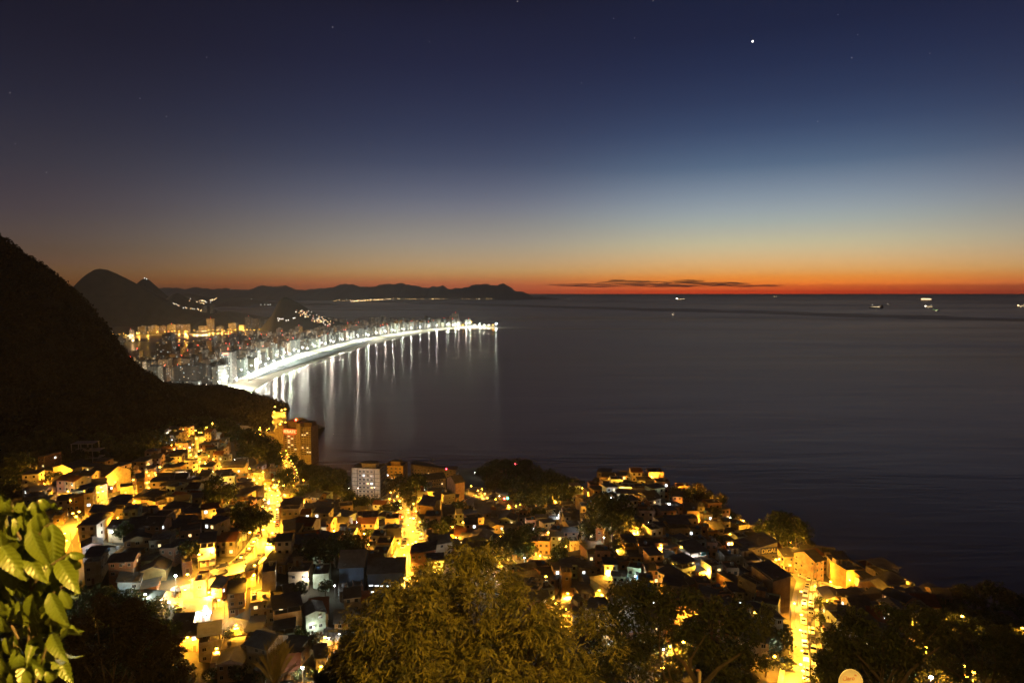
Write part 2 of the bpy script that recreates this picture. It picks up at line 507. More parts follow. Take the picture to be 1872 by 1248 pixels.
# ------------------------------------------------------------------ the hillside
CP = np.array([  # photo x, y, forward distance
    (0, 850, 400), (-300, 850, 380), (100, 860, 390), (190, 890, 335), (150, 940, 262), (180, 1020, 232), (300, 960, 262), (390, 1020, 232), (380, 1095, 214),
    (610, 1155, 204), (520, 962, 285), (770, 1032, 250), (700, 1075, 228), (785, 948, 325), (665, 912, 465), (560, 880, 560), (500, 900, 440), (1020, 930, 385),
    (1040, 1080, 245), (1200, 925, 312), (1260, 1055, 232), (1420, 1130, 202), (1480, 1075, 255), (1465, 1234, 178), (1600, 1055, 270),
    (1700, 1115, 220), (545, 852, 780), (510, 800, 960), (450, 800, 700), (340, 830, 480), (390, 790, 590), (240, 815, 520), (50, 800, 470), (900, 905, 500), (860, 870, 600), (960, 880, 640),
    (1000, 875, 660), (760, 880, 560), (1100, 888, 350), (1230, 900, 330), (1330, 950, 325), (1400, 985, 315), (1180, 1010, 255), (900, 1000, 290), (1000, 1010, 285), (1300, 1000, 280),
    (1560, 1040, 300), (1800, 1120, 240), (1872, 1130, 235), (2150, 1180, 225),
    (0, 1248, 165), (400, 1248, 182), (800, 1248, 180), (1200, 1248, 175), (1872, 1248, 165), (2200, 1248, 170), (-300, 1248, 160), (-300, 1000, 220),
    (0, 1400, 85), (936, 1400, 90), (1872, 1400, 90), (2300, 1400, 92), (0, 1700, 26), (936, 1700, 26), (1872, 1700, 28), (936, 2300, 9), (0, 2300, 9), (1900, 2300, 10),
], float)
_P = CP[:, :2] / 300.0
_L = np.log(CP[:, 2])


def _phi(r2):
    return 0.5 * r2 * np.log(np.maximum(r2, 1e-12))


def _tps():
    n = len(_P)
    K = _phi(((_P[:, None] - _P[None]) ** 2).sum(-1)) + np.eye(n) * 0.02
    Q = np.hstack([np.ones((n, 1)), _P])
    A = np.zeros((n + 3, n + 3)); A[:n, :n] = K; A[:n, n:] = Q; A[n:, :n] = Q.T
    return np.linalg.solve(A, np.concatenate([_L, np.zeros(3)]))


_W = _tps()


def dist(px, py):
    px = np.asarray(px, float); py = np.asarray(py, float)
    q = np.stack([px, py], -1) / 300.0
    d2 = ((q[..., None, :] - _P) ** 2).sum(-1)
    return np.exp(_phi(d2) @ _W[:-3] + _W[-3] + q @ _W[-2:])


def gp(px, py):
    """ground point seen at a photo pixel"""
    Y = float(dist(px, py))
    return at(px, py, Y)


TOP = np.array([(-900, 775), (300, 775), (380, 775), (450, 778), (485, 790), (505, 800), (525, 830), (545, 850), (575, 858), (620, 868), (700, 868), (800, 860), (860, 856), (900, 848), (950, 846), (990, 860),
                (1020, 880), (1050, 894), (1068, 898), (1085, 890), (1120, 884), (1180, 884), (1230, 894), (1290, 915), (1340, 945), (1400, 975), (1480, 1006), (1540, 1034),
                (1620, 1065), (1700, 1095), (1800, 1117), (1872, 1126), (2300, 1180), (2900, 1220)], float)


def topy(px):
    return np.interp(px, TOP[:, 0], TOP[:, 1])


def ground_z(x, y, it=30):
    """height of the hillside under a world point"""
    x = np.asarray(x, float); y = np.asarray(y, float)
    lo = np.full(x.shape, 700.0); hi = np.full(x.shape, 2600.0)
    for _ in range(it):
        py = (lo + hi) / 2
        v = -(py - CY) / F
        px = CX + F * (x / y) * (CT + v * ST)
        far = dist(px, py) > y
        lo = np.where(far, py, lo); hi = np.where(far, hi, py)
    a, b_ = ray(px, py)
    return CAMZ + b_ * y


def ground_at(x, y):
    return Vector((x, y, float(ground_z(x, y))))


cols = np.concatenate([np.arange(-900, -100, 40), np.arange(-100, 1980, 12), np.arange(1980, 2900, 40)]).astype(float)
rows_t = np.concatenate([np.linspace(0, 1, 64) ** 1.0])
V = []
PX = cols
tp = topy(PX)
# back of the ridge: falls to the sea behind the skyline
Yt = dist(PX, tp)
a, b_ = ray(PX, tp)
zt = CAMZ + b_ * Yt
for k in (1.0, 0.75, 0.5, 0.25):
    mend = np.where(PX < 470, 1.35, np.minimum(1.5, 0.96 * 205 / np.maximum(205 - zt, 1)))
    zend = np.where(PX < 470, np.minimum(zt - 25, 205 - (205 - zt) * 1.38), -3.0)
    mlt = 1 + (mend - 1) * k
    V.append(np.stack([a * Yt * mlt, Yt * mlt, zt + (zend - zt) * k ** 1.1 - 0.3], -1))
for t in rows_t:
    py = tp + (1250 - tp) * t
    Yd = dist(PX, py); a, b_ = ray(PX, py)
    V.append(np.stack([a * Yd, Yd, CAMZ + b_ * Yd - 0.05], -1))
for py in (1275, 1310, 1350, 1400, 1460, 1530, 1620, 1730, 1880, 2080, 2300):
    pyv = np.full(PX.shape, float(py))
    Yd = dist(PX, pyv); a, b_ = ray(PX, pyv)
    V.append(np.stack([a * Yd, Yd, CAMZ + b_ * Yd - 0.05], -1))
for yy, zz in ((5, 197.5), (2.2, 203.2), (-3, 203.3), (-25, 204)):
    aa = (PX - CX) / F
    V.append(np.stack([aa * max(9, abs(yy)), np.full(PX.shape, float(yy)), np.full(PX.shape, zz)], -1))
V = np.array(V)
EARTH = surf('hillside_earth', (0.05, 0.045, 0.03), 0.95, 0.15, 0.5, bump=0.5, bscale=0.6)
land = link('terrain', grid_mesh('terrain', V.reshape(-1, 3), V.shape[0], len(cols), EARTH))
tag(land, kind='structure', label='steep scrubby hillside falling from the viewpoint to the sea')

# ------------------------------------------------------------------ shore of the beach city
WATER_LINE = [(430, 742), (455, 722), (478, 707), (500, 695), (520, 685), (540, 677), (570, 666), (600, 655), (625, 647), (650, 640), (675, 632), (700, 625), (730, 618), (760, 612),
              (780, 608), (800, 604.5), (825, 601.5), (850, 599.3), (875, 598.2), (905, 597.6)]
AVENUE = [(395, 716), (405, 708), (425, 698), (440, 690), (460, 681), (480, 672), (500, 663), (520, 655), (540, 649), (560, 643), (580, 638), (600, 633), (620, 628), (640, 623), (670, 618),
          (700, 613), (730, 608.5), (760, 604.5), (780, 602), (800, 600), (825, 598), (850, 596.6), (875, 595.8), (905, 595.3)]
SAND = surf('beach_sand', (0.56, 0.47, 0.33), 0.95, 0.012, 0.3, bump=0.2, bscale=0.3, dirt=(0.72, 0.7, 0.66))
ASPH = surf('asphalt', (0.06, 0.058, 0.055), 0.9, 0.3, 0.3, dirt=(0.6, 0.6, 0.6))
CITYG = surf('city_ground', (0.05, 0.05, 0.048), 0.95, 0.01, 0.4)


def worldline(pts, z, n):
    P = [at_z(x, y, z) for x, y in pts]
    P = np.array([tuple(p) for p in P])
    d = np.concatenate([[0], np.cumsum(np.hypot(*(P[1:, :2] - P[:-1, :2]).T))])
    t = np.linspace(0, d[-1], n)
    return np.stack([np.interp(t, d, P[:, 0]), np.interp(t, d, P[:, 1]), np.full(n, float(z))], -1), d[-1]


wl, _ = worldline(WATER_LINE, 0.0, 160)
av, AVLEN = worldline(AVENUE, 4.0, 160)
V = []
for t in np.linspace(0, 1, 9):
    c = av * (1 - t) + wl * t
    c[:, 2] = 4.0 * (1 - t ** 1.4) - 0.9 * (t > .99) + 0.25 * fbm(c[:, 0] / 30, c[:, 1] / 30, 3, 4) * (0 < t < 1)
    if 0.6 < t <= 1:
        c[:, :2] += (6 * fbm(c[:, 1] / 90, c[:, 0] / 90, 3, 8))[:, None]
    V.append(c)
V = np.array(V)
beach = link('beach', grid_mesh('beach', V.reshape(-1, 3), 9, 160, SAND))
tag(beach, kind='structure', label='long curved sandy beach flooded with white light')
# city ground: from the avenue inland
left = np.array([(-900 + 0 * y, y) for y in av[:, 1]])
inl = np.stack([np.minimum(av[:, 0] - 400, -900 - (av[:, 1] - 1300) * 0.55), av[:, 1] * 1.02 + 60, np.full(160, 3.9)], -1)
inl[:, 0] = np.minimum(inl[:, 0], av[:, 0] - 150)
V = np.array([av * [1, 1, 0] + [0, 0, 3.95], (av * .5 + inl * .5) * [1, 1, 0] + [0, 0, 3.95], inl * [1, 1, 0] + [0, 0, 3.95], inl * [1, 1, 0] + [-1800, 0, 3.95]])
# far edge stretched behind the point
cg = link('ground', grid_mesh('ground', V.reshape(-1, 3), 4, 160, CITYG, False))
tag(cg, kind='structure', label='flat built up ground of the beach city')
inl2, _ = worldline([(905, 595.4), (860, 592.5), (800, 590.5), (700, 588.5), (600, 587), (480, 588), (350, 590), (200, 590), (60, 590)], 3.0, 120)
frt = inl2.copy(); frt[:, 1] = np.interp(frt[:, 0], av[:, 0], av[:, 1], left=1500) - 5
far = np.array([inl2, frt])
far[1, :, 2] = 3.0
far[1, 0] = far[0, 0] + np.array([0, -40, 0])
cg2 = link('ground', grid_mesh('ground', far.reshape(-1, 3), 2, 120, CITYG, False))
tag(cg2, kind='structure', label='far part of the city ground reaching the other shore')
# avenue
V = []
nrm = np.gradient(av[:, :2], axis=0); nrm /= np.linalg.norm(nrm, axis=1)[:, None]; nrm = np.stack([-nrm[:, 1], nrm[:, 0]], -1)
for off in (0, 22):
    c = av.copy(); c[:, :2] += nrm * off; c[:, 2] = 4.12
    V.append(c)
avo = link('road', grid_mesh('road', np.array(V).reshape(-1, 3), 2, 160, ASPH, False))
tag(avo, kind='structure', label='beachfront avenue along the lit sand')
# lagoon
LAG = [(205, 646), (214, 638), (228, 630), (236, 622), (250, 614.5), (290, 612), (330, 610.5), (370, 609), (400, 606.5), (430, 602.5), (438, 601.5),
       (436, 606), (428, 612), (415, 621), (395, 627), (372, 633), (340, 641), (300, 648), (250, 654)]
mb = MB()
mb.poly([at_z(x, y, 4.3) for x, y in LAG], [tuple(range(len(LAG)))], SEA)
lag = mb.build('lake')
tag(lag, kind='structure', label='still lagoon mirroring the yellow shore lamps')
# ------------------------------------------------------------------ labels: collected here, written at the end
LAB = []


def want(o, stem, cat, p, group=None, key=None):
    """remember a thing whose label still needs telling apart from its look-alikes"""
    x, y = pix(p)
    o['category'] = cat
    if group: o['group'] = group
    LAB.append([o, stem, x, y, key])
    return o


# ------------------------------------------------------------------ facades of the distant city
def facade(name, col, lit=0.10, band=False, cw=3.2, strength=2.0):
    m, nt, b = nodes(name)
    tc = N(nt, 'ShaderNodeTexCoord'); so = N(nt, 'ShaderNodeSeparateXYZ'); sn = N(nt, 'ShaderNodeSeparateXYZ')
    nt.links.new(tc.outputs['Object'], so.inputs[0]); nt.links.new(tc.outputs['Normal'], sn.inputs[0])

    def M(op, a, bb=None):
        n = N(nt, 'ShaderNodeMath', operation=op)
        for k, v in enumerate((a, bb)):
            if v is None: continue
            if isinstance(v, (int, float)): n.inputs[k].default_value = v
            else: nt.links.new(v, n.inputs[k])
        return n.outputs[0]
    nx = M('ABSOLUTE', sn.outputs[0]); isx = M('GREATER_THAN', nx, 0.5)
    mu = N(nt, 'ShaderNodeMix', data_type='FLOAT')
    nt.links.new(isx, mu.inputs[0]); nt.links.new(so.outputs[0], mu.inputs[2]); nt.links.new(so.outputs[1], mu.inputs[3])
    u = M('DIVIDE', mu.outputs[0], cw); v = M('DIVIDE', so.outputs[2], 3.0)
    fu = M('FRACT', u); fv = M('FRACT', v); cu = M('FLOOR', u); cv = M('FLOOR', v)
    wall = M('LESS_THAN', M('ABSOLUTE', sn.outputs[2]), 0.5)
    mask = M('MULTIPLY', M('MULTIPLY', M('GREATER_THAN', fv, 0.34), M('LESS_THAN', fv, 0.78)), wall)
    if not band:
        mask = M('MULTIPLY', mask, M('MULTIPLY', M('GREATER_THAN', fu, 0.2), M('LESS_THAN', fu, 0.8)))
    oi = N(nt, 'ShaderNodeObjectInfo')
    cx = N(nt, 'ShaderNodeCombineXYZ')
    nt.links.new(M('ADD', cu, M('MULTIPLY', oi.outputs['Random'], 517.0)), cx.inputs[0]); nt.links.new(cv, cx.inputs[1]); nt.links.new(M('MULTIPLY', isx, 7.0), cx.inputs[2])
    wn = N(nt, 'ShaderNodeTexWhiteNoise', noise_dimensions='3D'); nt.links.new(cx.outputs[0], wn.inputs['Vector'])
    on = M('MULTIPLY', M('LESS_THAN', wn.outputs['Value'], lit), mask)
    # wall colour with stains
    n1 = N(nt, 'ShaderNodeTexNoise'); n1.inputs['Scale'].default_value = 0.15; n1.inputs['Detail'].default_value = 5
    nt.links.new(tc.outputs['Object'], n1.inputs['Vector'])
    mr = N(nt, 'ShaderNodeMapRange'); mr.inputs[1].default_value = 0.3; mr.inputs[2].default_value = 0.75; mr.inputs[3].default_value = 1.1; mr.inputs[4].default_value = 0.65
    nt.links.new(n1.outputs['Fac'], mr.inputs[0])
    mr2 = N(nt, 'ShaderNodeMapRange'); mr2.inputs[3].default_value = 0.65; mr2.inputs[4].default_value = 1.15
    nt.links.new(oi.outputs['Random'], mr2.inputs[0])
    hs = N(nt, 'ShaderNodeHueSaturation'); hs.inputs['Color'].default_value = (*col, 1)
    nt.links.new(M('MULTIPLY', mr.outputs[0], mr2.outputs[0]), hs.inputs['Value'])
    mx = N(nt, 'ShaderNodeMix', data_type='RGBA'); mx.inputs[7].default_value = (0.03, 0.032, 0.035, 1)
    nt.links.new(mask, mx.inputs[0]); nt.links.new(hs.outputs[0], mx.inputs[6])
    nt.links.new(mx.outputs[2], b.inputs['Base Color'])
    cr = N(nt, 'ShaderNodeValToRGB')
    e = cr.color_ramp.elements
    e[0].color = (1, 0.62, 0.25, 1); e[1].color = (0.75, 0.95, 1, 1); e[1].position = 0.9
    e2 = e.new(0.55); e2.color = (1, 0.86, 0.6, 1)
    sc = N(nt, 'ShaderNodeSeparateColor'); nt.links.new(wn.outputs['Color'], sc.inputs[0])
    nt.links.new(sc.outputs[1], cr.inputs[0]); nt.links.new(cr.outputs[0], b.inputs['Emission Color'])
    nt.links.new(M('MULTIPLY', on, M('ADD', M('MULTIPLY', sc.outputs[2], strength), 0.4)), b.inputs['Emission Strength'])
    b.inputs['Roughness'].default_value = 0.8
    m.cycles.emission_sampling = 'NONE'
    MATS[name] = m
    return m


FAC = [('white', facade('facade_white', (0.42, 0.39, 0.34), 0.06)), ('grey', facade('facade_grey', (0.25, 0.235, 0.21), 0.06)),
       ('beige', facade('facade_beige', (0.38, 0.31, 0.22), 0.06)), ('brown', facade('facade_brown', (0.24, 0.17, 0.12), 0.06)),
       ('white-banded', facade('facade_bands', (0.4, 0.37, 0.32), 0.07, True, 4.0)), ('dark', facade('facade_dark', (0.13, 0.12, 0.11), 0.06))]
FACD = dict(FAC)
ROOFM = surf('flat_roof', (0.16, 0.15, 0.14), 0.95, 0.3, 0.5)
RED_GLOW = glow('red_beacon', (1, 0.06, 0.03), 30, False)
TIN = surf('steel_paint', (0.22, 0.22, 0.21), 0.5, 1, 0.3)


def block_mesh(mb, wd, dp, h, fac, r, c=(0, 0, 0), rz=0):
    mb.box((c[0], c[1], c[2] + h / 2 - 1), (wd, dp, h + 2), fac, rz)
    mb.box((c[0], c[1], c[2] + h + 0.25), (wd + 0.5, dp + 0.5, 0.5), ROOFM, rz)
    k = r.random()
    if k < 0.8:
        pw, pd, ph = wd * (0.3 + 0.3 * r.random()), dp * (0.35 + 0.3 * r.random()), 2.6 + 2.5 * r.random()
        ox = (r.random() - .5) * (wd - pw) * .8
        mb.box((c[0] + ox * math.cos(rz), c[1] + ox * math.sin(rz), c[2] + h + 0.5 + ph / 2), (pw, pd, ph), fac if k < 0.5 else ROOFM, rz)
    if k > 0.35:
        ox = (r.random() - .5) * wd * .6
        mb.box((c[0] + ox * math.cos(rz), c[1] + ox * math.sin(rz) + dp * .2, c[2] + h + 1.4), (2.2, 2.2, 1.8), ROOFM, rz)


LAGP = LAG


def inside(poly, x, y):
    c = False
    j = len(poly) - 1
    for i in range(len(poly)):
        if (poly[i][1] > y) != (poly[j][1] > y) and x < (poly[j][0] - poly[i][0]) * (y - poly[i][1]) / (poly[j][1] - poly[i][1]) + poly[i][0]:
            c = not c
        j = i
    return c


NEARX = [(0, 434), (60, 478), (105, 512), (140, 550), (150, 570), (185, 618), (210, 652), (255, 691), (300, 722), (400, 790)]


def behind_mountain(x, y):
    return x < np.interp(y, [p[1] for p in NEARX], [p[0] for p in NEARX])


# the named towers: photo x0, x1, top, base, facade, depth m, stem
TOWERS = [(298, 315, 611, 664, 'dark', 24, 'tallest dark tower standing before the lagoon', True), (286, 298, 627, 663, 'dark', 20, 'dark slab touching the left side of the tallest tower', False),
          (403, 425, 644, 700, 'white', 26, 'pale striped tower with a red roof sign beside the near beach', True), (318, 358, 669, 700, 'brown', 18, 'wide brown slab with stacked balconies behind the headland', False),
          (358, 371, 666, 692, 'grey', 18, 'grey tower at the right end of the wide brown slab', False), (388, 398, 670, 702, 'beige', 18, 'slim beige block left of the striped tower', False),
          (399, 411, 668, 704, 'white-banded', 18, 'banded balcony block at the foot of the striped tower', False), (312, 362, 698, 707, 'white-banded', 16, 'long low lit school block just above the headland trees', False),
          (239, 252, 651, 668, 'white-banded', 20, 'pale balcony block touching the dark mountain edge', False), (254, 266, 655, 674, 'beige', 20, 'beige balcony block by the dark mountain edge', False),
          (276, 292, 645, 656, 'white-banded', 22, 'low office block with lit bands left of the tallest tower', False),
          (641, 659, 597, 616, 'beige', 30, 'yellowish tower rising over the middle of the beachfront', True), (529, 541, 622, 643, 'white', 22, 'bright white tower behind the avenue with a red beacon', True),
          (565, 583, 620, 638, 'white-banded', 22, 'broad banded block behind the bend of the avenue', False), (474, 489, 621, 637, 'grey', 22, 'square grey block inland of the near beach', False),
          (511, 520, 622, 640, 'brown', 22, 'narrow brown block left of the white tower', False), (492, 508, 616, 638, 'brown', 24, 'bulky brown block under the granite peak', False),
          (505, 516, 593, 605, 'brown', 30, 'lone brown block at the foot of the granite peak', False),
          (427, 447, 657, 682, 'grey', 24, 'grey twin block right of the striped tower', False), (449, 466, 655, 676, 'beige', 24, 'beige block with vertical fins behind the avenue', False),
          (826, 838, 573, 592, 'grey', 40, 'tall dark block crowning the far end of the city', True), (545, 557, 575, 592, 'brown', 40, 'hillside block on the right flank of the granite peak', False),
          (252, 266, 597, 610, 'beige', 30, 'leftmost orange lit slab on the far lagoon shore', False), (271, 285, 596, 610, 'beige', 30, 'second orange lit slab from the left on the far lagoon shore', False),
          (292, 304, 596, 609, 'brown', 30, 'third orange lit slab from the left on the far lagoon shore', False), (306, 316, 594, 609, 'beige', 30, 'fourth orange lit slab from the left on the far lagoon shore', True),
          (318, 330, 593, 608, 'brown', 30, 'fifth orange lit slab from the left on the far lagoon shore', False), (331, 343, 593, 608, 'brown', 30, 'sixth orange lit slab from the left on the far lagoon shore', False),
          (363, 376, 596, 607, 'beige', 30, 'low pale block beside the tall lagoon tower', False), (378, 388, 583, 605, 'beige', 30, 'tall slim tower on the far lagoon shore', True),
          (396, 405, 597, 605, 'white-banded', 30, 'small bright block right of the tall lagoon tower', False), (418, 432, 591, 605, 'beige', 30, 'stepped orange block at the right end of the lagoon', False),
          (437, 446, 594, 606, 'beige', 30, 'orange block between the lagoon and the granite peak', False), (448, 458, 580, 600, 'brown', 30, 'brown hillside tower left of the granite peak', True),
          (460, 473, 582, 600, 'brown', 30, 'pair of brown hillside blocks under the granite peak', False), (384, 389, 557, 572, 'grey', 30, 'pale hotel tower rising behind the low hill', False),
          (369, 375, 558, 570, 'brown', 30, 'brown tower behind the low hill', False)]
r = random.Random(5)
occ = []
CITY = []
for x0, x1, yt, yb, fc, dp, stem, bea in TOWERS:
    z0 = 4.0
    p = at_z((x0 + x1) / 2, yb, z0)
    if yb < 580:
        p = at((x0 + x1) / 2, yb, 4900)
        z0 = p.z
    Y = p.y
    wd = (x1 - x0) / F * Y; top = at((x0 + x1) / 2, yt, Y); h = top.z - z0
    mb = MB(); block_mesh(mb, wd, dp, h, FACD[fc], r)
    o = mb.build('apartment_block'); o.location = (p.x, Y + dp / 2, z0)
    if bea:
        bm_ = MB(); bm_.tube([(0, 0, h + 1), (0, 0, h + 6)], 0.15, TIN); bm_.lathe([(0.2, 0), (.6, .5), (.6, .9), (0.2, 1.2)], (0, 0, h + 6), RED_GLOW, 8)
        bm_.build('beacon', o)
    if 'red roof sign' in stem:
        s_ = MB(); s_.box((0, -dp / 2 - 0.4, h - 3), (wd * 0.45, 0.5, 3.0), glow('red_sign', (1, 0.16, 0.06), 6, False)); s_.build('sign', o)
        s_ = MB()
        for k in range(5):
            s_.box((-wd * .3 + k * wd * .15, -dp / 2 - 0.3, h / 2 - 4), (1.6, 0.6, h - 14), FACD['dark'])
        s_.build('fins', o)
    want(o, stem, 'building', (p.x, Y, z0 + h * .6), 'blocks of the beach city')
    occ.append((p.x, Y + dp / 2, wd * 0.5 + 5))
    if yb > 660:
        occ.append((p.x, Y - 25, wd * 0.4))
# rows behind the avenue
nrm_av = nrm
cands = []
offs = [46, 96, 150, 205, 265, 330, 400, 475, 560, 650, 750, 860, 980, 1110, 1250, 1400, 1560]
for k, off in enumerate(offs):
    s = 0.0
    L = AVLEN
    while s < L - 120:
        wd = r.uniform(15, 26) if k == 0 else r.uniform(16, 34)
        i = min(158, int(s / L * 159)); 
        p = av[i].copy(); n_ = nrm_av[i]
        x, y = p[0] + n_[0] * (off + r.uniform(-8, 8)), p[1] + n_[1] * (off + r.uniform(-8, 8))
        tang = math.atan2(-n_[0], n_[1])
        h = r.choice([24, 30, 33, 36, 36, 39, 42]) if k == 0 else r.choice([12, 18, 24, 30, 33, 36, 39, 45])
        if k > 5 and r.random() < .3: h *= 0.6
        cands.append((x, y, wd, r.uniform(13, 22), h, math.atan2(n_[1], n_[0]) + math.pi / 2, k))
        s += wd * r.uniform(1.0, 1.35) + (0 if k == 0 else r.uniform(3, 25))
keep = []
for c in cands:
    px, py = pix((c[0], c[1], 4)); tx, ty = pix((c[0], c[1], 4 + c[4]))
    if behind_mountain(px + 4, ty): continue
    if inside(LAGP, px, py) or inside(LAGP, px, py - 3): continue
    if py > 712 or py < 589.5 and px < 840: continue
    if px < 520 and py < 612 + (470 - px) * 0.02 and px < 480: continue
    if px > 860: continue
    if py < 600 and px < 470: continue
    # granite peak footprint
    if abs(px - 530) < 52 and c[1] > 3050 and c[1] < 3900: continue
    if any((c[0] - q[0]) ** 2 + (c[1] - q[1]) ** 2 < (q[2] + c[2] * .45) ** 2 for q in occ): continue
    occ.append((c[0], c[1], c[2] * 0.42))
    keep.append(c)
keep.sort(key=lambda c: -c[4] / c[1] * (1.6 if c[6] == 0 else 1.0))
NIND = 210
far_mb = MB()
for q, c in enumerate(keep):
    x, y, wd, dp, h, rz, k = c
    fc = r.choice(['white', 'white', 'grey', 'beige', 'beige', 'brown', 'white-banded', 'white-banded', 'dark'] if k == 0 else ['white', 'grey', 'grey', 'beige', 'beige', 'brown', 'brown', 'white-banded', 'dark'])
    if q < NIND:
        mb = MB(); block_mesh(mb, wd, dp, h, FACD[fc], r)
        o = mb.build('apartment_block'); o.location = (x, y, 4); o.rotation_euler = (0, 0, rz)
        bea = r.random() < 0.3
        if bea:
            bm_ = MB(); bm_.tube([(0, 0, h + .5), (0, 0, h + 5)], 0.15, TIN); bm_.lathe([(0.2, 0), (.45, .4), (.45, .8), (0.2, 1.2)], (0, 0, h + 5), RED_GLOW, 8)
            bm_.build('beacon', o)
        size = 'tall' if h >= 36 else 'mid-height' if h >= 24 else 'low'
        want(o, f"{size} {fc} block" + (' with a red beacon' if bea else '') + (' fronting the beach avenue' if k == 0 else ' inland'), 'building', (x, y, 4 + h * .7), 'blocks of the beach city', 'city')
    else:
        block_mesh(far_mb, wd, dp, h, FACD[fc], r, (x, y, 4), rz)
if far_mb.v:
    o = far_mb.build('distant_buildings'); tag(o, kind='stuff', label='small distant blocks filling the beach city behind the nearer ones')
print('city', len(keep), 'individual', min(NIND, len(keep)))

# ------------------------------------------------------------------ lamps
COOL, WARM, SOD, GRN = (0.93, 1.0, 0.88), (1.0, 0.86, 0.62), (1.0, 0.43, 0.03), (0.75, 1.0, 0.8)
POLE = surf('lamp_pole', (0.2, 0.2, 0.19), 0.6, 1, 0.3)
LIGHTS = {}


def light_data(kind, col, power, rad, spot=False):
    key = (kind, col, power, rad, spot)
    if key not in LIGHTS:
        l = bpy.data.lights.new(kind, 'SPOT' if spot or kind == 'street_bulb' and power < 30000 else 'POINT')
        if l.type == 'SPOT':        # cobra heads throw their light down
            l.spot_size = R(158) if not spot else R(172); l.spot_blend = 0.35
        l.color = col; l.energy = power; l.shadow_soft_size = rad
        LIGHTS[key] = l
    return LIGHTS[key]


_lampmesh = {}


def lamp_meshes(kind, h, hr, col, em):
    key = (kind, h, hr, col, em)
    if key in _lampmesh:
        return _lampmesh[key]
    a = MB(); b_ = MB(); c = MB()
    gm = glow('lamp_' + '_'.join(str(round(x, 2)) for x in col) + f'_{em}', col, em, False)
    if kind == 'mast':       # tall beach mast with a ring of floodlights
        a.tube([(0, 0, 0), (0, 0, h * .5), (0, 0, h)], [0.3, 0.24, 0.16], POLE, 8)
        a.tube([(-hr, 0, h), (hr, 0, h)], 0.1, POLE, 6)
        a.tube([(0, -hr, h), (0, hr, h)], 0.1, POLE, 6)
        for q in range(6):
            an = q * math.pi / 3
            b_.lathe([(0.1, -.55 * hr), (0.42 * hr, -.3 * hr), (0.42 * hr, .2 * hr), (0.1, .45 * hr)], (math.cos(an) * hr * .75, math.sin(an) * hr * .75, h - .2), gm, 8)
    elif kind == 'street':   # pole, curved arm, cobra head
        a.tube([(0, 0, -.5), (0, 0, h * .5), (0, 0, h * .93)], [0.11, 0.09, 0.07], POLE, 7)
        c.tube([(0, 0, h * .93), (0, -0.35, h * .99), (0, -1.0, h + .05), (0, -1.7, h + .02)], [0.06, .05, .05, .05], POLE, 6)
        b_.lathe([(0.08, .10), (hr * .75, .02), (hr, -.12), (hr * .75, -.28), (0.08, -.36)], (0, -1.75, h), gm, 10)
    elif kind == 'globe':
        a.tube([(0, 0, -.5), (0, 0, h - hr)], [0.07, 0.05], POLE, 7)
        b_.lathe([(0.05, -hr), (hr * .7, -hr * .7), (hr, 0), (hr * .7, hr * .7), (0.05, hr)], (0, 0, h), gm, 10)
    elif kind == 'flood':    # short post with a tilted square floodlight
        a.tube([(0, 0, -.5), (0, 0, h)], [0.06, 0.05], POLE, 6)
        a.bb(-hr * 1.1, hr * 1.1, -.02, .22, h - hr * .8, h + hr * .8, POLE)
        b_.bb(-hr, hr, -.10, -.025, h - hr * .7, h + hr * .7, gm)
    _lampmesh[key] = (a.mesh('pole'), b_.mesh('lamp_head', True), c.mesh('arm') if c.v else None)
    return _lampmesh[key]


NAMEOF = {'mast': 'floodlight_mast', 'street': 'street_lamp', 'globe': 'globe_lamp', 'flood': 'floodlight'}


def lamp(kind, p, h, hr, col, em, power, stem, group, rz=0, rad=0.4, key=None, aim=None):
    pole, head, arm = lamp_meshes(kind, h, hr, col, em)
    o = thing({'avenue lamps': 'avenue_lamp', 'lamps around the lagoon': 'shore_lamp'}.get(group, NAMEOF[kind]), None, None, p, rz)
    link('pole', pole, o); link('lamp_head', head, o)
    if arm: link('arm', arm, o)
    if power:
        ld = link('bulb', light_data(kind + '_bulb', col, power, rad, aim is not None), o)
        if aim is not None:
            ld.rotation_euler = Vector(aim).to_track_quat('-Z', 'Y').to_euler()
            l2 = link('bulb', light_data(kind + '_spill', col, round(power * .38), rad), o); l2.location = ld.location + Vector((0, 0, -2.2 * rad))      # what spills back over the avenue
        ld.location = (0, -1.75, h - .75 - rad) if kind == 'street' else (0, 0, h - 1.2 * hr - rad - .2) if kind == 'mast' else (0, 0, h + hr + rad + .05) if kind == 'globe' else (0, -.45 - rad, h)
    want(o, stem, 'lamp', (p[0], p[1], p[2] + h), group, key)
    return o


# beach floodlight masts, alternating with lower avenue lamps
L = AVLEN; s = 10.0; q = 0
while s < L - 60:
    i = min(158, int(s / L * 159)); p = av[i]; n_ = nrm_av[i]
    col = r.choice([COOL, COOL, (0.95, 1.0, 0.92), GRN, (1, .93, .8)])
    off = -6 - (q % 2) * 26
    lamp('mast', (p[0] + n_[0] * off, p[1] + n_[1] * off, 3.9 if q % 2 == 0 else 3.2), 21, 1.5, col, 26, 200000 * r.choice([.25, .4, .7, 1.2, 2.2]), 'tall floodlight mast burning white at the edge of the sand', 'floodlight masts along the beach', rad=1.0, key='beach')
    if q % 2 == 0:
        j = min(158, i + 2); p = av[j]; n_ = nrm_av[j]
        lamp('street', (p[0] + n_[0] * 24, p[1] + n_[1] * 24, 4.1), 11, 1.1, r.choice([WARM, COOL, WARM, (1, .7, .4)]), 20, 16000, 'avenue lamp between the beach and the first row of blocks', 'avenue lamps', rad=.6, key='beach')
    s += 50 + r.uniform(-9, 9); q += 1
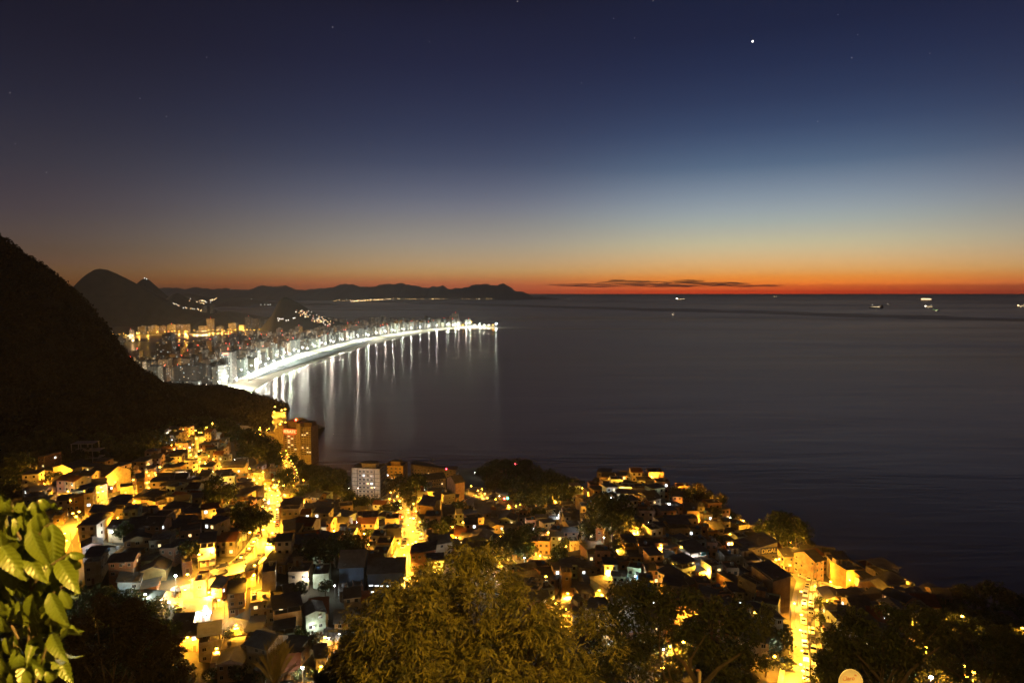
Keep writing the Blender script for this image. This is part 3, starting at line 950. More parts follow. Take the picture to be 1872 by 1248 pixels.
# lamps at the far point
PT = [(868, 594.5, WARM, 40e3), (876.5, 594, COOL, 90e3), (885.5, 593.5, COOL, 110e3), (893.5, 593.5, (1, .95, .8), 60e3), (901, 595, SOD, 60e3), (907, 591.5, (0.8, 1, .97), 420e3), (855, 586.5, SOD, 50e3), (862, 588, SOD, 40e3),
      (832.5, 587.8, WARM, 20e3), (846, 598, SOD, 12e3), (838, 597.5, SOD, 12e3), (828, 598, WARM, 60e3), (833, 598, WARM, 50e3)]
for x, y, col, pw in PT:
    g_ = at_z(x, 597.0 if y > 590 or x > 900 else 594.0, 4.0)
    t_ = at(x, y, g_.y)
    big = pw > 200e3
    lamp('mast', g_, max(10, t_.z - 4), 3.4 if big else 2.2, col, 60 if big else 30, pw, 'great white floodlight at the tip of the point' if big else
         ('orange lamp on the point' if col == SOD else 'pale lamp on the point'), 'lamps of the far point', rad=1.2, key='point')
# lagoon shore lamps
LG = [(208, 613), (213, 615), (219, 613), (226, 611.5), (231, 614), (235, 615.5), (243, 615.5), (241, 612), (251, 610.5), (255, 610), (271, 609), (288, 608), (302, 608), (315, 607.5), (320, 607), (328, 606.5),
      (338, 607), (340, 606), (343, 607.5), (355, 606), (361, 607.5), (371, 607), (377, 606.5), (382, 604.5), (390, 604), (398, 605), (406, 604), (411, 606), (417, 603), (422, 603.5), (431, 604),
      (438, 607), (441, 603), (446, 605), (452, 603.5), (457, 604), (465, 605), (446, 616), (450, 614), (454, 612), (458, 610), (462, 608), (466, 605.5)]
for x, y in LG:
    strong = (x in (235, 243, 361, 371, 377))
    g_ = at_z(x, y + 3.3, 4.0)
    lamp('street', g_, 13, 2.4 if strong else 1.8, (1, .74, .4) if strong else (1, .5, .07), 40, (170e3 if strong else 95e3) * r.uniform(.7, 1.3),
         'white shore lamp by the lagoon' if strong else 'yellow shore lamp by the lagoon', 'lamps around the lagoon', rad=.8, key='lagoon')
# inner city street lamps
for k in range(170):
    i = r.randrange(5, 150); off = r.choice([71, 122, 177, 235, 297, 365, 437, 517, 605, 700, 805])
    p = av[i]; n_ = nrm_av[i]
    x, y = p[0] + n_[0] * off, p[1] + n_[1] * off
    a_, b2 = pix((x, y, 14))
    if behind_mountain(a_ + 3, b2) or inside(LAGP, a_, b2 + 3) or b2 > 705 or b2 < 596 or (abs(a_ - 530) < 55 and y > 3050): continue
    if any((x - q_[0]) ** 2 + (y - q_[1]) ** 2 < (q_[2] + 2) ** 2 for q_ in occ): continue
    lamp('street', (x, y, 4), 15, 1.2, r.choice([SOD, WARM, WARM, SOD]), 18, 55000, 'street lamp among the city blocks', 'street lamps inside the city', rad=.6, key='city')

# ------------------------------------------------------------------ lights on the far hills and the far shore: little lit houses
HOUSEW = surf('far_house_wall', (0.45, 0.4, 0.34), 0.9, 0.5, 0.3)
hcol = {'warm': glow('far_window_warm', (1, 0.6, 0.22), 9, False), 'white': glow('far_window_white', (0.95, 0.95, 0.85), 5, False), 'red': glow('far_window_red', (1, .25, .12), 4, False)}


def lit_house(x, y, Y, sz, c, stem, group):
    p = at(x, y, Y)
    mb = MB(); mb.bb(-sz / 2, sz / 2, 0, sz, -sz, sz * .8, HOUSEW); mb.bb(-sz * .62, sz * .62, -sz * .1, sz * 1.1, sz * .8, sz * .92, ROOFM)
    o = mb.build('hillside_house'); o.location = p
    mb = MB(); mb.bb(-sz * .36, sz * .36, -.06 * sz, -.01, sz * .1, sz * .55, hcol[c]); mb.build('window', o)
    want(o, stem, 'house', p, group)


for k in range(85):      # on the right flank of the granite peak
    t = r.random(); x = 548 + 60 * t + r.uniform(-8, 8); y = 566 + 26 * t + r.uniform(-2, 9)
    lit_house(x, y, 3290 - 25 * r.random(), r.uniform(2.2, 4.5), r.choice(['warm', 'warm', 'white', 'white', 'red']), 'tiny lit house on the right flank of the granite peak', 'lit houses on the granite peak')
for x, y in [(508, 582), (511, 583), (514, 583.5), (517, 583), (509, 586), (523, 586), (527, 585.5), (536, 582), (539, 581.5), (541, 570.5)]:
    lit_house(x, y, 3280, 5, 'white', 'bright white building low on the face of the granite peak', 'lit buildings under the granite peak')
for k in range(40):      # slum lights far behind the lagoon
    a_ = r.gauss(0, 1); x = 372 + 9 * a_; y = 552 + abs(a_) * -1.2 + r.uniform(-3, 4)
    if k < 8: x = 385 + k * 1.6; y = 550 - k * .7
    lit_house(x, y, 5350, r.uniform(3.5, 6), r.choice(['warm', 'warm', 'white']), 'tiny lit house scattered on the hills behind the lagoon', 'lit houses behind the lagoon')
for x, y in [(317, 554.5), (319, 556), (322, 556), (325, 558), (327, 559), (335, 563), (339, 562), (341, 563.5), (349, 564), (352, 564.5), (355, 565), (361, 564.5), (363, 566), (367, 568.5), (368, 567)]:
    lit_house(x, y, 4120, 4.5, r.choice(['warm', 'white']), 'small lit house on the round hill', 'lit houses on the round hill')
for x, y in [(477, 557), (484, 557), (490, 557), (494, 557), (422, 530), (460, 547)]:
    lit_house(x, y, 9000 if y > 540 else 17000, 8 if y > 540 else 14, 'white', 'pale light on the far hills above the bay', 'lights on the far hills')
for x, y in [(264.5, 509), (268, 510.3)]:
    lit_house(x, y, 6180, 8, 'white', 'white cable car station light on the sugarloaf summit' if x < 266 else 'dimmer white light just right of the sugarloaf summit', 'lights on the sugarloaf')
for k in range(130):      # the far town across the bay
    t = r.random()
    if k < 44:
        x = 640 + 74 * t; y = 551.3 - 4.5 * t + r.uniform(-.4, .4)
    elif k < 90:
        x = 606 + 130 * t; y = 549.5 - 3 * t + r.uniform(-1.6, 1.2)
    else:
        x = 735 + 165 * t; y = 546.5 + r.uniform(-.7, .5)
    lit_house(x, y, 13200 if k >= 70 else 12400, 14 if k < 44 else 9, 'warm' if r.random() < .85 else 'white', 'pinprick of town light along the far shore of the bay', 'town lights across the bay')
# ------------------------------------------------------------------ plants
def leafmat(name, col, col2, trans=0.25, rough=0.6, scale=0.35):
    m, nt, b = nodes(name)
    g = N(nt, 'ShaderNodeNewGeometry')
    n1 = N(nt, 'ShaderNodeTexNoise'); n1.inputs['Scale'].default_value = scale; n1.inputs['Detail'].default_value = 3
    nt.links.new(g.outputs['Position'], n1.inputs['Vector'])
    mr = N(nt, 'ShaderNodeMapRange'); mr.inputs[1].default_value = 0.35; mr.inputs[2].default_value = 0.65
    nt.links.new(n1.outputs['Fac'], mr.inputs[0])
    ad = N(nt, 'ShaderNodeMath', operation='ADD'); sb = N(nt, 'ShaderNodeMath', operation='MULTIPLY_ADD'); sb.inputs[1].default_value = 0.7; sb.inputs[2].default_value = -0.35
    nt.links.new(g.outputs['Random Per Island'], sb.inputs[0]); nt.links.new(sb.outputs[0], ad.inputs[0]); nt.links.new(mr.outputs[0], ad.inputs[1]); ad.use_clamp = True
    mx = N(nt, 'ShaderNodeMix', data_type='RGBA'); mx.inputs[6].default_value = (*col, 1); mx.inputs[7].default_value = (*col2, 1)
    nt.links.new(ad.outputs[0], mx.inputs[0]); nt.links.new(mx.outputs[2], b.inputs['Base Color'])
    b.inputs['Roughness'].default_value = rough
    b.inputs['Specular IOR Level'].default_value = 0.25
    tr = N(nt, 'ShaderNodeBsdfTranslucent'); nt.links.new(mx.outputs[2], tr.inputs[0])
    ms = N(nt, 'ShaderNodeMixShader'); ms.inputs[0].default_value = trans
    nt.links.new(b.outputs[0], ms.inputs[1]); nt.links.new(tr.outputs[0], ms.inputs[2])
    nt.links.new(ms.outputs[0], nt.nodes['Material Output'].inputs['Surface'])
    MATS[name] = m
    return m


LEAF = leafmat('leaf_green', (0.045, 0.07, 0.02), (0.085, 0.11, 0.035))
LEAF_D = leafmat('leaf_dark', (0.035, 0.05, 0.02), (0.065, 0.075, 0.03))
LEAF_B = leafmat('leaf_brown', (0.07, 0.06, 0.03), (0.11, 0.10, 0.045))
BARK = surf('bark', (0.12, 0.09, 0.06), 0.95, 4, 0.5, bump=0.6, stretch=(1, 1, 0.2))


def quads_at(C, Nn, U, sw, sl):
    """leaf quads: centres, normals, long axis, half width, half length"""
    W = np.cross(Nn, U); W /= np.linalg.norm(W, axis=1)[:, None] + 1e-9
    U = np.cross(W, Nn); U /= np.linalg.norm(U, axis=1)[:, None] + 1e-9
    sw = np.asarray(sw).reshape(-1, 1); sl = np.asarray(sl).reshape(-1, 1)
    return np.stack([C - U * sl, C + W * sw + U * sl * .1, C + U * sl, C - W * sw + U * sl * .1], 1).reshape(-1, 3)


def unit(v):
    return v / (np.linalg.norm(v, axis=-1)[..., None] + 1e-9)


def crown_points(g, n, nb, rx=1.0, rz=0.75, spread=0.62, br=(0.32, 0.55)):
    """points on the shells of nb clumps packed into an ellipsoid of radius 1"""
    c = unit(g.normal(size=(nb, 3))) * (g.random((nb, 1)) ** 0.4) * spread
    c[:, 2] = c[:, 2] * rz + 0.05
    rb = g.uniform(br[0], br[1], nb)
    k = g.integers(0, nb, n)
    d = unit(g.normal(size=(n, 3)) + [0, 0, 0.25])
    rr = rb[k] * (0.55 + 0.5 * g.random(n) ** 0.5)
    P = c[k] + d * rr[:, None] * [1, 1, rz + .1]
    return P * [rx, rx, 1], d


def crown_mesh(name, seed, n=520, nb=12, size=0.085, mat=None, rz=0.75, spread=0.62, asp=0.55):
    g = np.random.default_rng(seed)
    P, d = crown_points(g, n, nb, rz=rz, spread=spread)
    nr = unit(d + g.normal(size=(n, 3)) * 0.7)
    U = unit(g.normal(size=(n, 3)) + [0, 0, -0.4])
    sl = size * g.uniform(0.7, 1.5, n)
    Q = quads_at(P, nr, U, sl * asp, sl)
    return quad_mesh(name, Q, np.arange(4 * n).reshape(-1, 4), mat, False)


CROWNS = [crown_mesh('crown', 40 + k, 900, 11 + k, 0.085, [LEAF, LEAF_D, LEAF, LEAF_B, LEAF_D, LEAF][k], rz=[.8, .7, .6, .75, .9, .5][k]) for k in range(6)]
CROWN_LEAN = crown_mesh('crown', 60, 700, 9, 0.09, LEAF_D, rz=1.5, spread=0.6)


def trunk_mesh(seed):
    g = random.Random(seed); mb = MB()
    top = Vector((g.uniform(-.1, .1), g.uniform(-.1, .1), 0))
    mb.tube([(0, 0, -1.6), (0.02, 0, -1.0), top * .6 + Vector((0, 0, -.5)), top + Vector((0, 0, .05))], [0.10, 0.075, 0.06, 0.035], BARK, 7)
    for q in range(5):
        an = q * 1.26 + g.uniform(-.4, .4); l = g.uniform(.45, .75)
        st = Vector((0, 0, g.uniform(-.6, -.2)))
        mb.tube([st, st + Vector((math.cos(an) * l * .5, math.sin(an) * l * .5, l * .45)), st + Vector((math.cos(an) * l, math.sin(an) * l, l * .7))], [0.04, 0.025, 0.01], BARK, 5)
    return mb.mesh('trunk')


TRUNKS = [trunk_mesh(70 + k) for k in range(3)]
TREES = []


def tree(px, py, rad, k=None, stem=None, cat='tree', lift=1.15, sq=1.0, D=None):
    """px, py: middle of the crown in the photo, rad: crown radius in metres"""
    k = rnd.randrange(6) if k is None else k
    if D is None:
        D = float(dist(px, py + 10))
        for _ in range(6):
            D = float(dist(px, py + rad * lift * F / D))
    p = at(px, py, D)
    o = thing('tree', None, None, p, rnd.uniform(0, 6.28))
    o.scale = (rad, rad, rad * sq)
    link('crown', CROWNS[k], o); link('trunk', TRUNKS[k % 3], o)
    colr = ['green', 'dark green', 'green', 'brownish', 'dark green', 'flat topped green'][k]
    size = 'large' if rad > 6 else 'mid-sized' if rad > 3.6 else 'small'
    want(o, stem or f'{size} {colr} tree among the houses', cat, p, 'trees on the slum hillside', 'slum')
    TREES.append((p.x, p.y, rad))
    return o


rnd = random.Random(21)
TREE_LIST = [(226, 972, 4.6, 0), (345, 1003, 4.2, 1), (34, 846, 8.5, 1), (60, 838, 6, 3), (99, 872, 4.6, 1), (226, 868, 5, 1), (352, 870, 5, 3), (390, 884, 6, 1), (372, 893, 5, 4), (405, 905, 8, 1), (385, 912, 6, 4),
             (440, 943, 6.5, 0), (458, 938, 6.5, 3), (476, 948, 6, 1), (452, 962, 4.5, 1), (430, 798, 11, 1), (455, 802, 13, 4), (478, 806, 12, 1), (500, 818, 11, 0), (488, 830, 11, 1), (470, 828, 12, 4), (450, 826, 10, 1),
             (505, 845, 9, 4), (522, 868, 8, 1), (528, 885, 7, 4), (517, 829, 6, 5), (536, 838, 8, 0), (548, 848, 7, 3), (560, 858, 8, 1), (556, 868, 7, 3), (575, 866, 8, 1), (590, 872, 8, 4), (606, 872, 9, 1), (622, 878, 9, 1),
             (600, 888, 9, 4), (578, 886, 8, 1), (618, 896, 8, 4), (634, 905, 6.5, 1), (560, 898, 6, 1), (545, 905, 5, 1), (640, 918, 6, 1), (664, 922, 6, 4), (686, 918, 5, 1), (715, 886, 8, 3), (733, 879, 8, 3), (745, 896, 8, 1),
             (760, 886, 9, 4), (752, 910, 6, 3), (706, 935, 5, 4), (722, 928, 5, 1), (674, 973, 3.4, 2), (785, 962, 4.4, 1), (806, 967, 5, 0), (818, 958, 4.6, 4), (836, 928, 5, 1), (570, 1003, 5.4, 1), (592, 1008, 6, 4),
             (612, 1000, 6, 0), (634, 1003, 6.6, 1), (652, 1000, 5.6, 4), (640, 986, 4.6, 1), (648, 1024, 3.6, 0), (560, 1022, 3, 0), (510, 995, 3.3, 0), (438, 1062, 3, 0), (595, 1072, 3, 1), (548, 1076, 3, 4),
             (945, 985, 6.8, 1), (965, 978, 6.5, 4), (930, 1000, 6, 1), (960, 1004, 6, 0), (915, 1012, 5.5, 1), (895, 1006, 5, 4), (1024, 1008, 5, 0), (1018, 1026, 5, 1), (1036, 994, 3.4, 4), (984, 942, 5, 4), (1100, 935, 8, 1),
             (1118, 930, 9, 4), (1136, 944, 7, 1), (1120, 956, 8, 1), (1092, 950, 6, 4), (1076, 968, 5, 1), (1144, 962, 5, 4), (1172, 966, 4.6, 3), (1150, 985, 4.6, 3), (1130, 1000, 4, 1), (1277, 896, 6.2, 3), (1296, 910, 5, 3),
             (1238, 902, 4.6, 1), (1254, 905, 4.6, 4), (1320, 912, 4.4, 3), (1308, 936, 4.5, 3), (1330, 938, 3.4, 1), (1311, 990, 3.9, 1), (1405, 968, 7, 1), (1432, 962, 9, 4), (1455, 972, 8, 1), (1440, 985, 8, 4), (1478, 993, 4.4, 3),
             (1271, 1066, 2.4, 0), (1500, 1100, 2.6, 1), (1514, 1108, 2.8, 4), (1506, 1126, 2.2, 1), (890, 862, 8, 1), (908, 852, 9, 4), (925, 851, 9, 1), (953, 848, 9, 1), (966, 850, 8, 4), (944, 862, 10, 1), (980, 866, 9, 1),
             (1000, 880, 9, 4), (1018, 884, 8, 1), (1038, 889, 7, 1), (905, 876, 9, 3), (930, 886, 9, 1), (960, 890, 10, 4), (985, 896, 9, 1), (1012, 900, 9, 4), (1040, 903, 7, 1), (960, 912, 8, 1), (985, 915, 7, 4), (895, 886, 6, 3),
             (940, 906, 7, 3), (1060, 902, 4, 1), (1345, 905 + 40, 3, 1), (1710, 1098, 3.6, 3), (1745, 1085, 4.2, 3), (1765, 1082, 4, 1), (1800, 1075, 4.6, 3), (1818, 1082, 5, 1), (1840, 1092, 5, 3), (1862, 1098, 4, 1), (1785, 1098, 4, 1)]
for t in TREE_LIST:
    tree(*t)
# the mid-distance trees in the lower corners
for t in [(140, 1090, 5.0, 1), (190, 1100, 5.4, 4), (236, 1098, 5, 1), (280, 1110, 4.2, 1), (160, 1140, 5.2, 3), (215, 1150, 5.4, 1), (268, 1152, 4.8, 4), (130, 1180, 5, 1), (180, 1200, 5.2, 3), (240, 1205, 5.2, 1), (300, 1200, 4, 3),
          (110, 1230, 4.6, 4), (200, 1240, 4.6, 1), (320, 1150, 3.2, 1), (425, 1160, 3.2, 1), (548, 1160, 3.6, 0), (575, 1170, 3.4, 3), (430, 1225, 2.8, 3), (508, 1180, 2.2, 1), (615, 1215, 3, 1), (595, 1238, 2.6, 4), (340, 1240, 3, 3),
          (1420, 1190, 2.2, 1), (1400, 1215, 2.6, 4)]:
    tree(*t, stem='dark bushy tree on the slope below the viewpoint')


def forest(name, pts, rads, seed, per=70, label='', leaf=None, size=0.22):
    g = np.random.default_rng(seed)
    P = np.repeat(np.asarray(pts, float), per, 0); Rr = np.repeat(np.asarray(rads, float), per)[:, None]
    n = len(P)
    d = unit(g.normal(size=(n, 3)) + [0, -0.2, 0.5])
    lump = 1 + 0.25 * np.sin(d[:, :1] * 5 + P[:, :1]) * np.cos(d[:, 2:] * 4 + P[:, 1:2])
    C = P + d * Rr * [1, 1, .85] * lump * g.uniform(.75, 1.05, (n, 1))
    sl = (Rr[:, 0] * size) * g.uniform(.7, 1.4, n)
    Q = quads_at(C, unit(d + g.normal(size=(n, 3)) * .5), unit(g.normal(size=(n, 3))), sl * .7, sl)
    o = link(name, quad_mesh(name, Q, np.arange(4 * n).reshape(-1, 4), leaf or LEAF_D, False))
    return tag(o, kind='stuff', label=label)


def scatter(V, n, seed, r0=3, r1=6, rows=None, colr=None):
    g = np.random.default_rng(seed)
    nr, nc = V.shape[:2]
    a = g.uniform(*(rows or (0, nr - 1.001)), n); b_ = g.uniform(*(colr or (0, nc - 1.001)), n)
    i = a.astype(int); j = b_.astype(int); fa = (a - i)[:, None]; fb = (b_ - j)[:, None]
    P = (V[i, j] * (1 - fa) + V[i + 1, j] * fa) * (1 - fb) + (V[i, j + 1] * (1 - fa) + V[i + 1, j + 1] * fa) * fb
    return P + [0, 0, 0.5], g.uniform(r0, r1, n)


def keep_seen(P, Rr, y1=1300):
    px, py = pix((P[:, 0], P[:, 1], P[:, 2]))
    k = (px > -120) & (px < 2000) & (py > 300) & (py < y1)
    return P[k], Rr[k]


LEAF_NT = leafmat('leaf_scrub', (0.014, 0.013, 0.008), (0.032, 0.026, 0.016), .1, .8, .05)
P, Rr = scatter(H_NEAR, 9000, 3, 2.5, 6, rows=(2, 17.5)); P, Rr = keep_seen(P, Rr)
forest('forest', P, Rr, 5, 34, 'dark scrub and woodland clothing the mountain flank', LEAF_NT)
P, Rr = scatter(H_NEAR, 2600, 4, 1.6, 4.0, rows=(14.6, 18.4)); P, Rr = keep_seen(P, Rr)
forest('forest', P, Rr, 6, 40, 'ragged fringe of bushes along the mountain skyline', LEAF_NT)
P, Rr = scatter(H_HEAD, 1900, 7, 5, 9, rows=(1, 21)); P, Rr = keep_seen(P, Rr)
forest('forest', P, Rr, 8, 80, 'dense treetops covering the headland', LEAF_NT)
# woods on the hillside left of and above the houses, and on the small promontory
g = np.random.default_rng(12)
pts = []; rr = []
for poly, n, r0, r1 in (([(-60, 770), (300, 772), (420, 776), (440, 790), (330, 800), (300, 830), (235, 845), (130, 848), (60, 830), (-60, 860)], 420, 4, 7.5),
                        ([(870, 862), (905, 848), (955, 844), (1000, 864), (1050, 893), (1066, 905), (1040, 925), (960, 925), (930, 900), (890, 884)], 110, 4, 7),
                        ([(-60, 860), (60, 850), (40, 900), (-60, 960)], 60, 3, 6),
                        ([(560, 856), (628, 868), (630, 900), (560, 890)], 40, 4, 7),
                        ([(1640, 1085), (1700, 1097), (1800, 1117), (1900, 1130), (1900, 1180), (1700, 1140)], 60, 2, 4),
                        ([(1110, 1160), (1440, 1160), (1445, 1250), (1000, 1250)], 130, 1.2, 2.6), ([(1500, 1135), (1872, 1140), (1900, 1250), (1500, 1250)], 200, 1.2, 2.8), ([(400, 1190), (640, 1170), (660, 1250), (380, 1250)], 50, 1, 2),
                        ([(-60, 1080), (120, 1075), (330, 1130), (340, 1248), (-60, 1248)], 150, 2, 3.6)):
    xs_ = [p[0] for p in poly]; ys_ = [p[1] for p in poly]; c = 0
    while c < n:
        x, y = g.uniform(min(xs_), max(xs_)), g.uniform(min(ys_), max(ys_))
        if inside(poly, x, y):
            q = gp(x, y); pts.append((q.x, q.y, q.z + 2)); rr.append(g.uniform(r0, r1)); c += 1
forest('forest', pts, rr, 13, 110, 'dark wood on the slopes beside the slum', size=0.17)


# palms
def palm_mesh(seed, nf=14, L=2.6, up=0.4):
    g = random.Random(seed); mb = MB(); tr = MB()
    for q in range(nf):
        an = q * 2.4 + g.uniform(-.2, .2); el = g.uniform(up - .3, 1.35)
        ln = L * g.uniform(.8, 1.1); pts = []; p = Vector((0, 0, 0)); d = Vector((math.cos(an) * math.cos(el), math.sin(an) * math.cos(el), math.sin(el)))
        for s_ in range(8):
            pts.append(p.copy()); p = p + d * ln / 7; d = (d + Vector((0, 0, -.13))).normalized()
        mb.tube(pts, [.03 - .003 * t for t in range(8)], LEAF_B, 4)
        for s_ in range(1, 8):
            for sub in (0, .33, .66):
                b0 = pts[s_ - 1].lerp(pts[s_], sub); dr = (pts[s_] - pts[s_ - 1]).normalized(); sd = dr.cross(Vector((0, 0, 1))).normalized()
                for sg in (-1, 1):
                    tip = b0 + (sd * sg * .75 + dr * .55 + Vector((0, 0, -.25))).normalized() * L * .24 * (1.1 - s_ / 12)
                    w_ = dr * .035 * L / 2.6
                    mb.poly([b0 - w_, b0 + w_, tip], [(0, 1, 2)], LEAF_B)
    return mb.mesh('crown')


PALM = [palm_mesh(1), palm_mesh(2, 18, 2.6, 0.2)]
for px, py, sc, hh, D, lb in ((565, 978, 1.35, 5, None, 'palm tree with drooping fronds beside the main street'), (790, 843, 1.7, 11, None, 'lone palm standing out against the sea behind the long flat block')):
    D = float(dist(px, py + 22)); p = at(px, py, D)
    o = thing('palm_tree', None, None, p); o.scale = (sc,) * 3
    link('crown', PALM[1], o)
    mb = MB(); mb.tube([(0.1, 0, -hh / sc), (0.05, 0, -hh / sc * .5), (0, 0, 0)], [.13, .1, .08], BARK, 7); mb.build('trunk', o)
    want(o, lb, 'palm tree', p)
# ------------------------------------------------------------------ roads of the slum
ROADS = {'main street': ([(384, 786), (369, 797), (352, 815), (343, 832), (352, 842), (366, 850), (385, 862), (420, 868), (450, 872), (468, 880), (486, 893), (497, 906), (497, 930), (494, 952), (490, 980), (476, 1003), (459, 1024), (440, 1040),
                          (420, 1049), (395, 1046), (368, 1048), (345, 1062), (335, 1080), (340, 1098), (352, 1108)], 8.5),
         'hotel road': ([(478, 792), (500, 800), (512, 815), (517, 835), (524, 852), (532, 868), (536, 880), (528, 892), (512, 905), (500, 915)], 9),
         'west street': ([(283, 872), (279, 890), (262, 899), (235, 907), (205, 914), (190, 921), (172, 928), (150, 938), (138, 950), (130, 968), (122, 990), (110, 1012), (95, 1030)], 8),
         'centre street': ([(708, 912), (728, 918), (742, 930), (744, 945), (748, 962), (752, 980), (757, 996), (748, 1012), (740, 1028), (735, 1045), (745, 1060), (760, 1072)], 9),
         'curved road': ([(850, 925), (858, 916), (874, 909), (888, 904), (884, 896), (868, 893), (862, 897)], 8), 'sea road': ([(884, 896), (897, 905), (915, 911), (930, 917), (945, 925), (953, 931)], 9),
         'steep street': ([(1476, 1050), (1472, 1070), (1466, 1096), (1463, 1120), (1462, 1150), (1464, 1180), (1467, 1210), (1466, 1240), (1462, 1290)], 8.5),
         'square': ([(1455, 1062), (1480, 1070), (1505, 1080), (1528, 1090)], 11)}
ROADM = surf('street_asphalt', (0.23, 0.21, 0.175), 0.85, 0.8, 0.4, dirt=(0.65, 0.65, 0.65), bump=0.15)
KERB = surf('kerb_concrete', (0.36, 0.34, 0.31), 0.9, 1.5, 0.3)
ROADPTS = []
ROADSAMP = {}


def ribbon(c, off0, off1, lift, drop, mat, name):
    """strip along a centre line c (n,3) between two offsets, with side skirts"""
    t = np.gradient(c[:, :2], axis=0); t /= np.linalg.norm(t, axis=1)[:, None]; nn = np.stack([-t[:, 1], t[:, 0]], -1)
    a = c[:, :2] + nn * off0; b_ = c[:, :2] + nn * off1
    za = c[:, 2] + lift; 
    V = np.array([np.column_stack([a, za - drop]), np.column_stack([a, za]), np.column_stack([b_, za]), np.column_stack([b_, za - drop])])
    return grid_mesh(name, V.reshape(-1, 3), 4, len(c), mat, False)


for nm, (pl, wd) in ROADS.items():
    P = np.array([tuple(gp(x, y)) for x, y in pl])
    d = np.concatenate([[0], np.cumsum(np.linalg.norm(P[1:] - P[:-1], axis=1))]); n = max(8, int(d[-1] / 4))
    tt = np.linspace(0, d[-1], n)
    c = np.stack([np.interp(tt, d, P[:, k]) for k in range(3)], -1)
    for _ in range(3):
        c[1:-1] = (c[:-2] + 2 * c[1:-1] + c[2:]) / 4
    # roads keep level across: use the highest ground under the strip
    t = np.gradient(c[:, :2], axis=0); t /= np.linalg.norm(t, axis=1)[:, None]; nn = np.stack([-t[:, 1], t[:, 0]], -1)
    zs = [ground_z(c[:, 0] + nn[:, 0] * o_, c[:, 1] + nn[:, 1] * o_) for o_ in (-wd / 2, 0, wd / 2)]
    z = np.maximum.reduce(zs) * .5 + zs[1] * .5
    for _ in range(2):
        z[1:-1] = (z[:-2] + 2 * z[1:-1] + z[2:]) / 4
    c[:, 2] = z + 0.25
    o = link('road', ribbon(c, -wd / 2, wd / 2, 0, 4, ROADM, 'road')); tag(o, kind='structure', label=f'asphalt of the {nm}')
    for sg in (-1, 1):
        o = link('pavement', ribbon(c, sg * wd / 2, sg * (wd / 2 + 1.3), 0.13, 4, KERB, 'pavement')); tag(o, kind='structure', label=f'narrow raised pavement along the {nm}')
    ROADSAMP[nm] = (c, nn, wd)
    ROADPTS += [(q[0], q[1], wd / 2 + 1.2) for q in c]
RP = np.array(ROADPTS)

# ------------------------------------------------------------------ houses
WALLS = {k: surf('plaster_' + k.replace(' ', '_'), c, 0.9, s_, v, bump=.12, rnd=.2) for k, (c, s_, v) in {
    'white': ((0.45, 0.41, 0.34), 0.45, .5), 'cream': ((0.45, 0.36, 0.24), 0.45, .5), 'ochre': ((0.42, 0.27, 0.10), 0.45, .5), 'grey': ((0.25, 0.23, 0.2), 0.5, .5), 'pink': ((0.40, 0.27, 0.22), 0.5, .5),
    'pale blue': ((0.34, 0.42, 0.5), 0.5, .5), 'pale green': ((0.36, 0.45, 0.36), 0.5, .5), 'green': ((0.12, 0.25, 0.08), 0.5, .5), 'brown': ((0.22, 0.15, 0.1), 0.5, .5), 'blue': ((0.10, 0.15, 0.25), 0.3, .3)}.items()}


def brickmat():
    m = surf('bare_brick', (0.30, 0.125, 0.06), 0.95, 0.6, 0.35, rnd=.2)
    nt = m.node_tree; b = nt.nodes['Principled BSDF']
    src = b.inputs['Base Color'].links[0].from_socket
    tc = N(nt, 'ShaderNodeTexCoord'); so = N(nt, 'ShaderNodeSeparateXYZ'); nt.links.new(tc.outputs['Object'], so.inputs[0])
    ad = N(nt, 'ShaderNodeMath', operation='ADD'); nt.links.new(so.outputs[0], ad.inputs[0]); nt.links.new(so.outputs[1], ad.inputs[1])
    cx = N(nt, 'ShaderNodeCombineXYZ'); nt.links.new(ad.outputs[0], cx.inputs[0]); nt.links.new(so.outputs[2], cx.inputs[1])
    bt = N(nt, 'ShaderNodeTexBrick'); bt.inputs['Scale'].default_value = 1.6; bt.inputs['Mortar Size'].default_value = 0.03
    bt.inputs['Mortar'].default_value = (0.3, 0.26, 0.22, 1); nt.links.new(cx.outputs[0], bt.inputs['Vector'])
    nt.links.new(src, bt.inputs['Color1']); 
    hs = N(nt, 'ShaderNodeHueSaturation'); hs.inputs['Value'].default_value = .75; nt.links.new(src, hs.inputs['Color']); nt.links.new(hs.outputs[0], bt.inputs['Color2'])
    nt.links.new(bt.outputs['Color'], b.inputs['Base Color'])
    return m


WALLS['brick'] = brickmat()
SLAB = surf('roof_slab', (0.2, 0.185, 0.165), 0.95, 0.5, 0.5)


def wavy(name, col, scale, var=.4):
    m = surf(name, col, 0.85, 0.5, var, rnd=.3)
    nt = m.node_tree; b = nt.nodes['Principled BSDF']
    tc = N(nt, 'ShaderNodeTexCoord'); wv = N(nt, 'ShaderNodeTexWave', wave_type='BANDS', bands_direction='X'); wv.inputs['Scale'].default_value = scale
    nt.links.new(tc.outputs['Object'], wv.inputs['Vector'])
    bp = N(nt, 'ShaderNodeBump'); bp.inputs['Strength'].default_value = 0.8; bp.inputs['Distance'].default_value = 0.08
    nt.links.new(wv.outputs['Fac'], bp.inputs['Height']); nt.links.new(bp.outputs[0], b.inputs['Normal'])
    return m


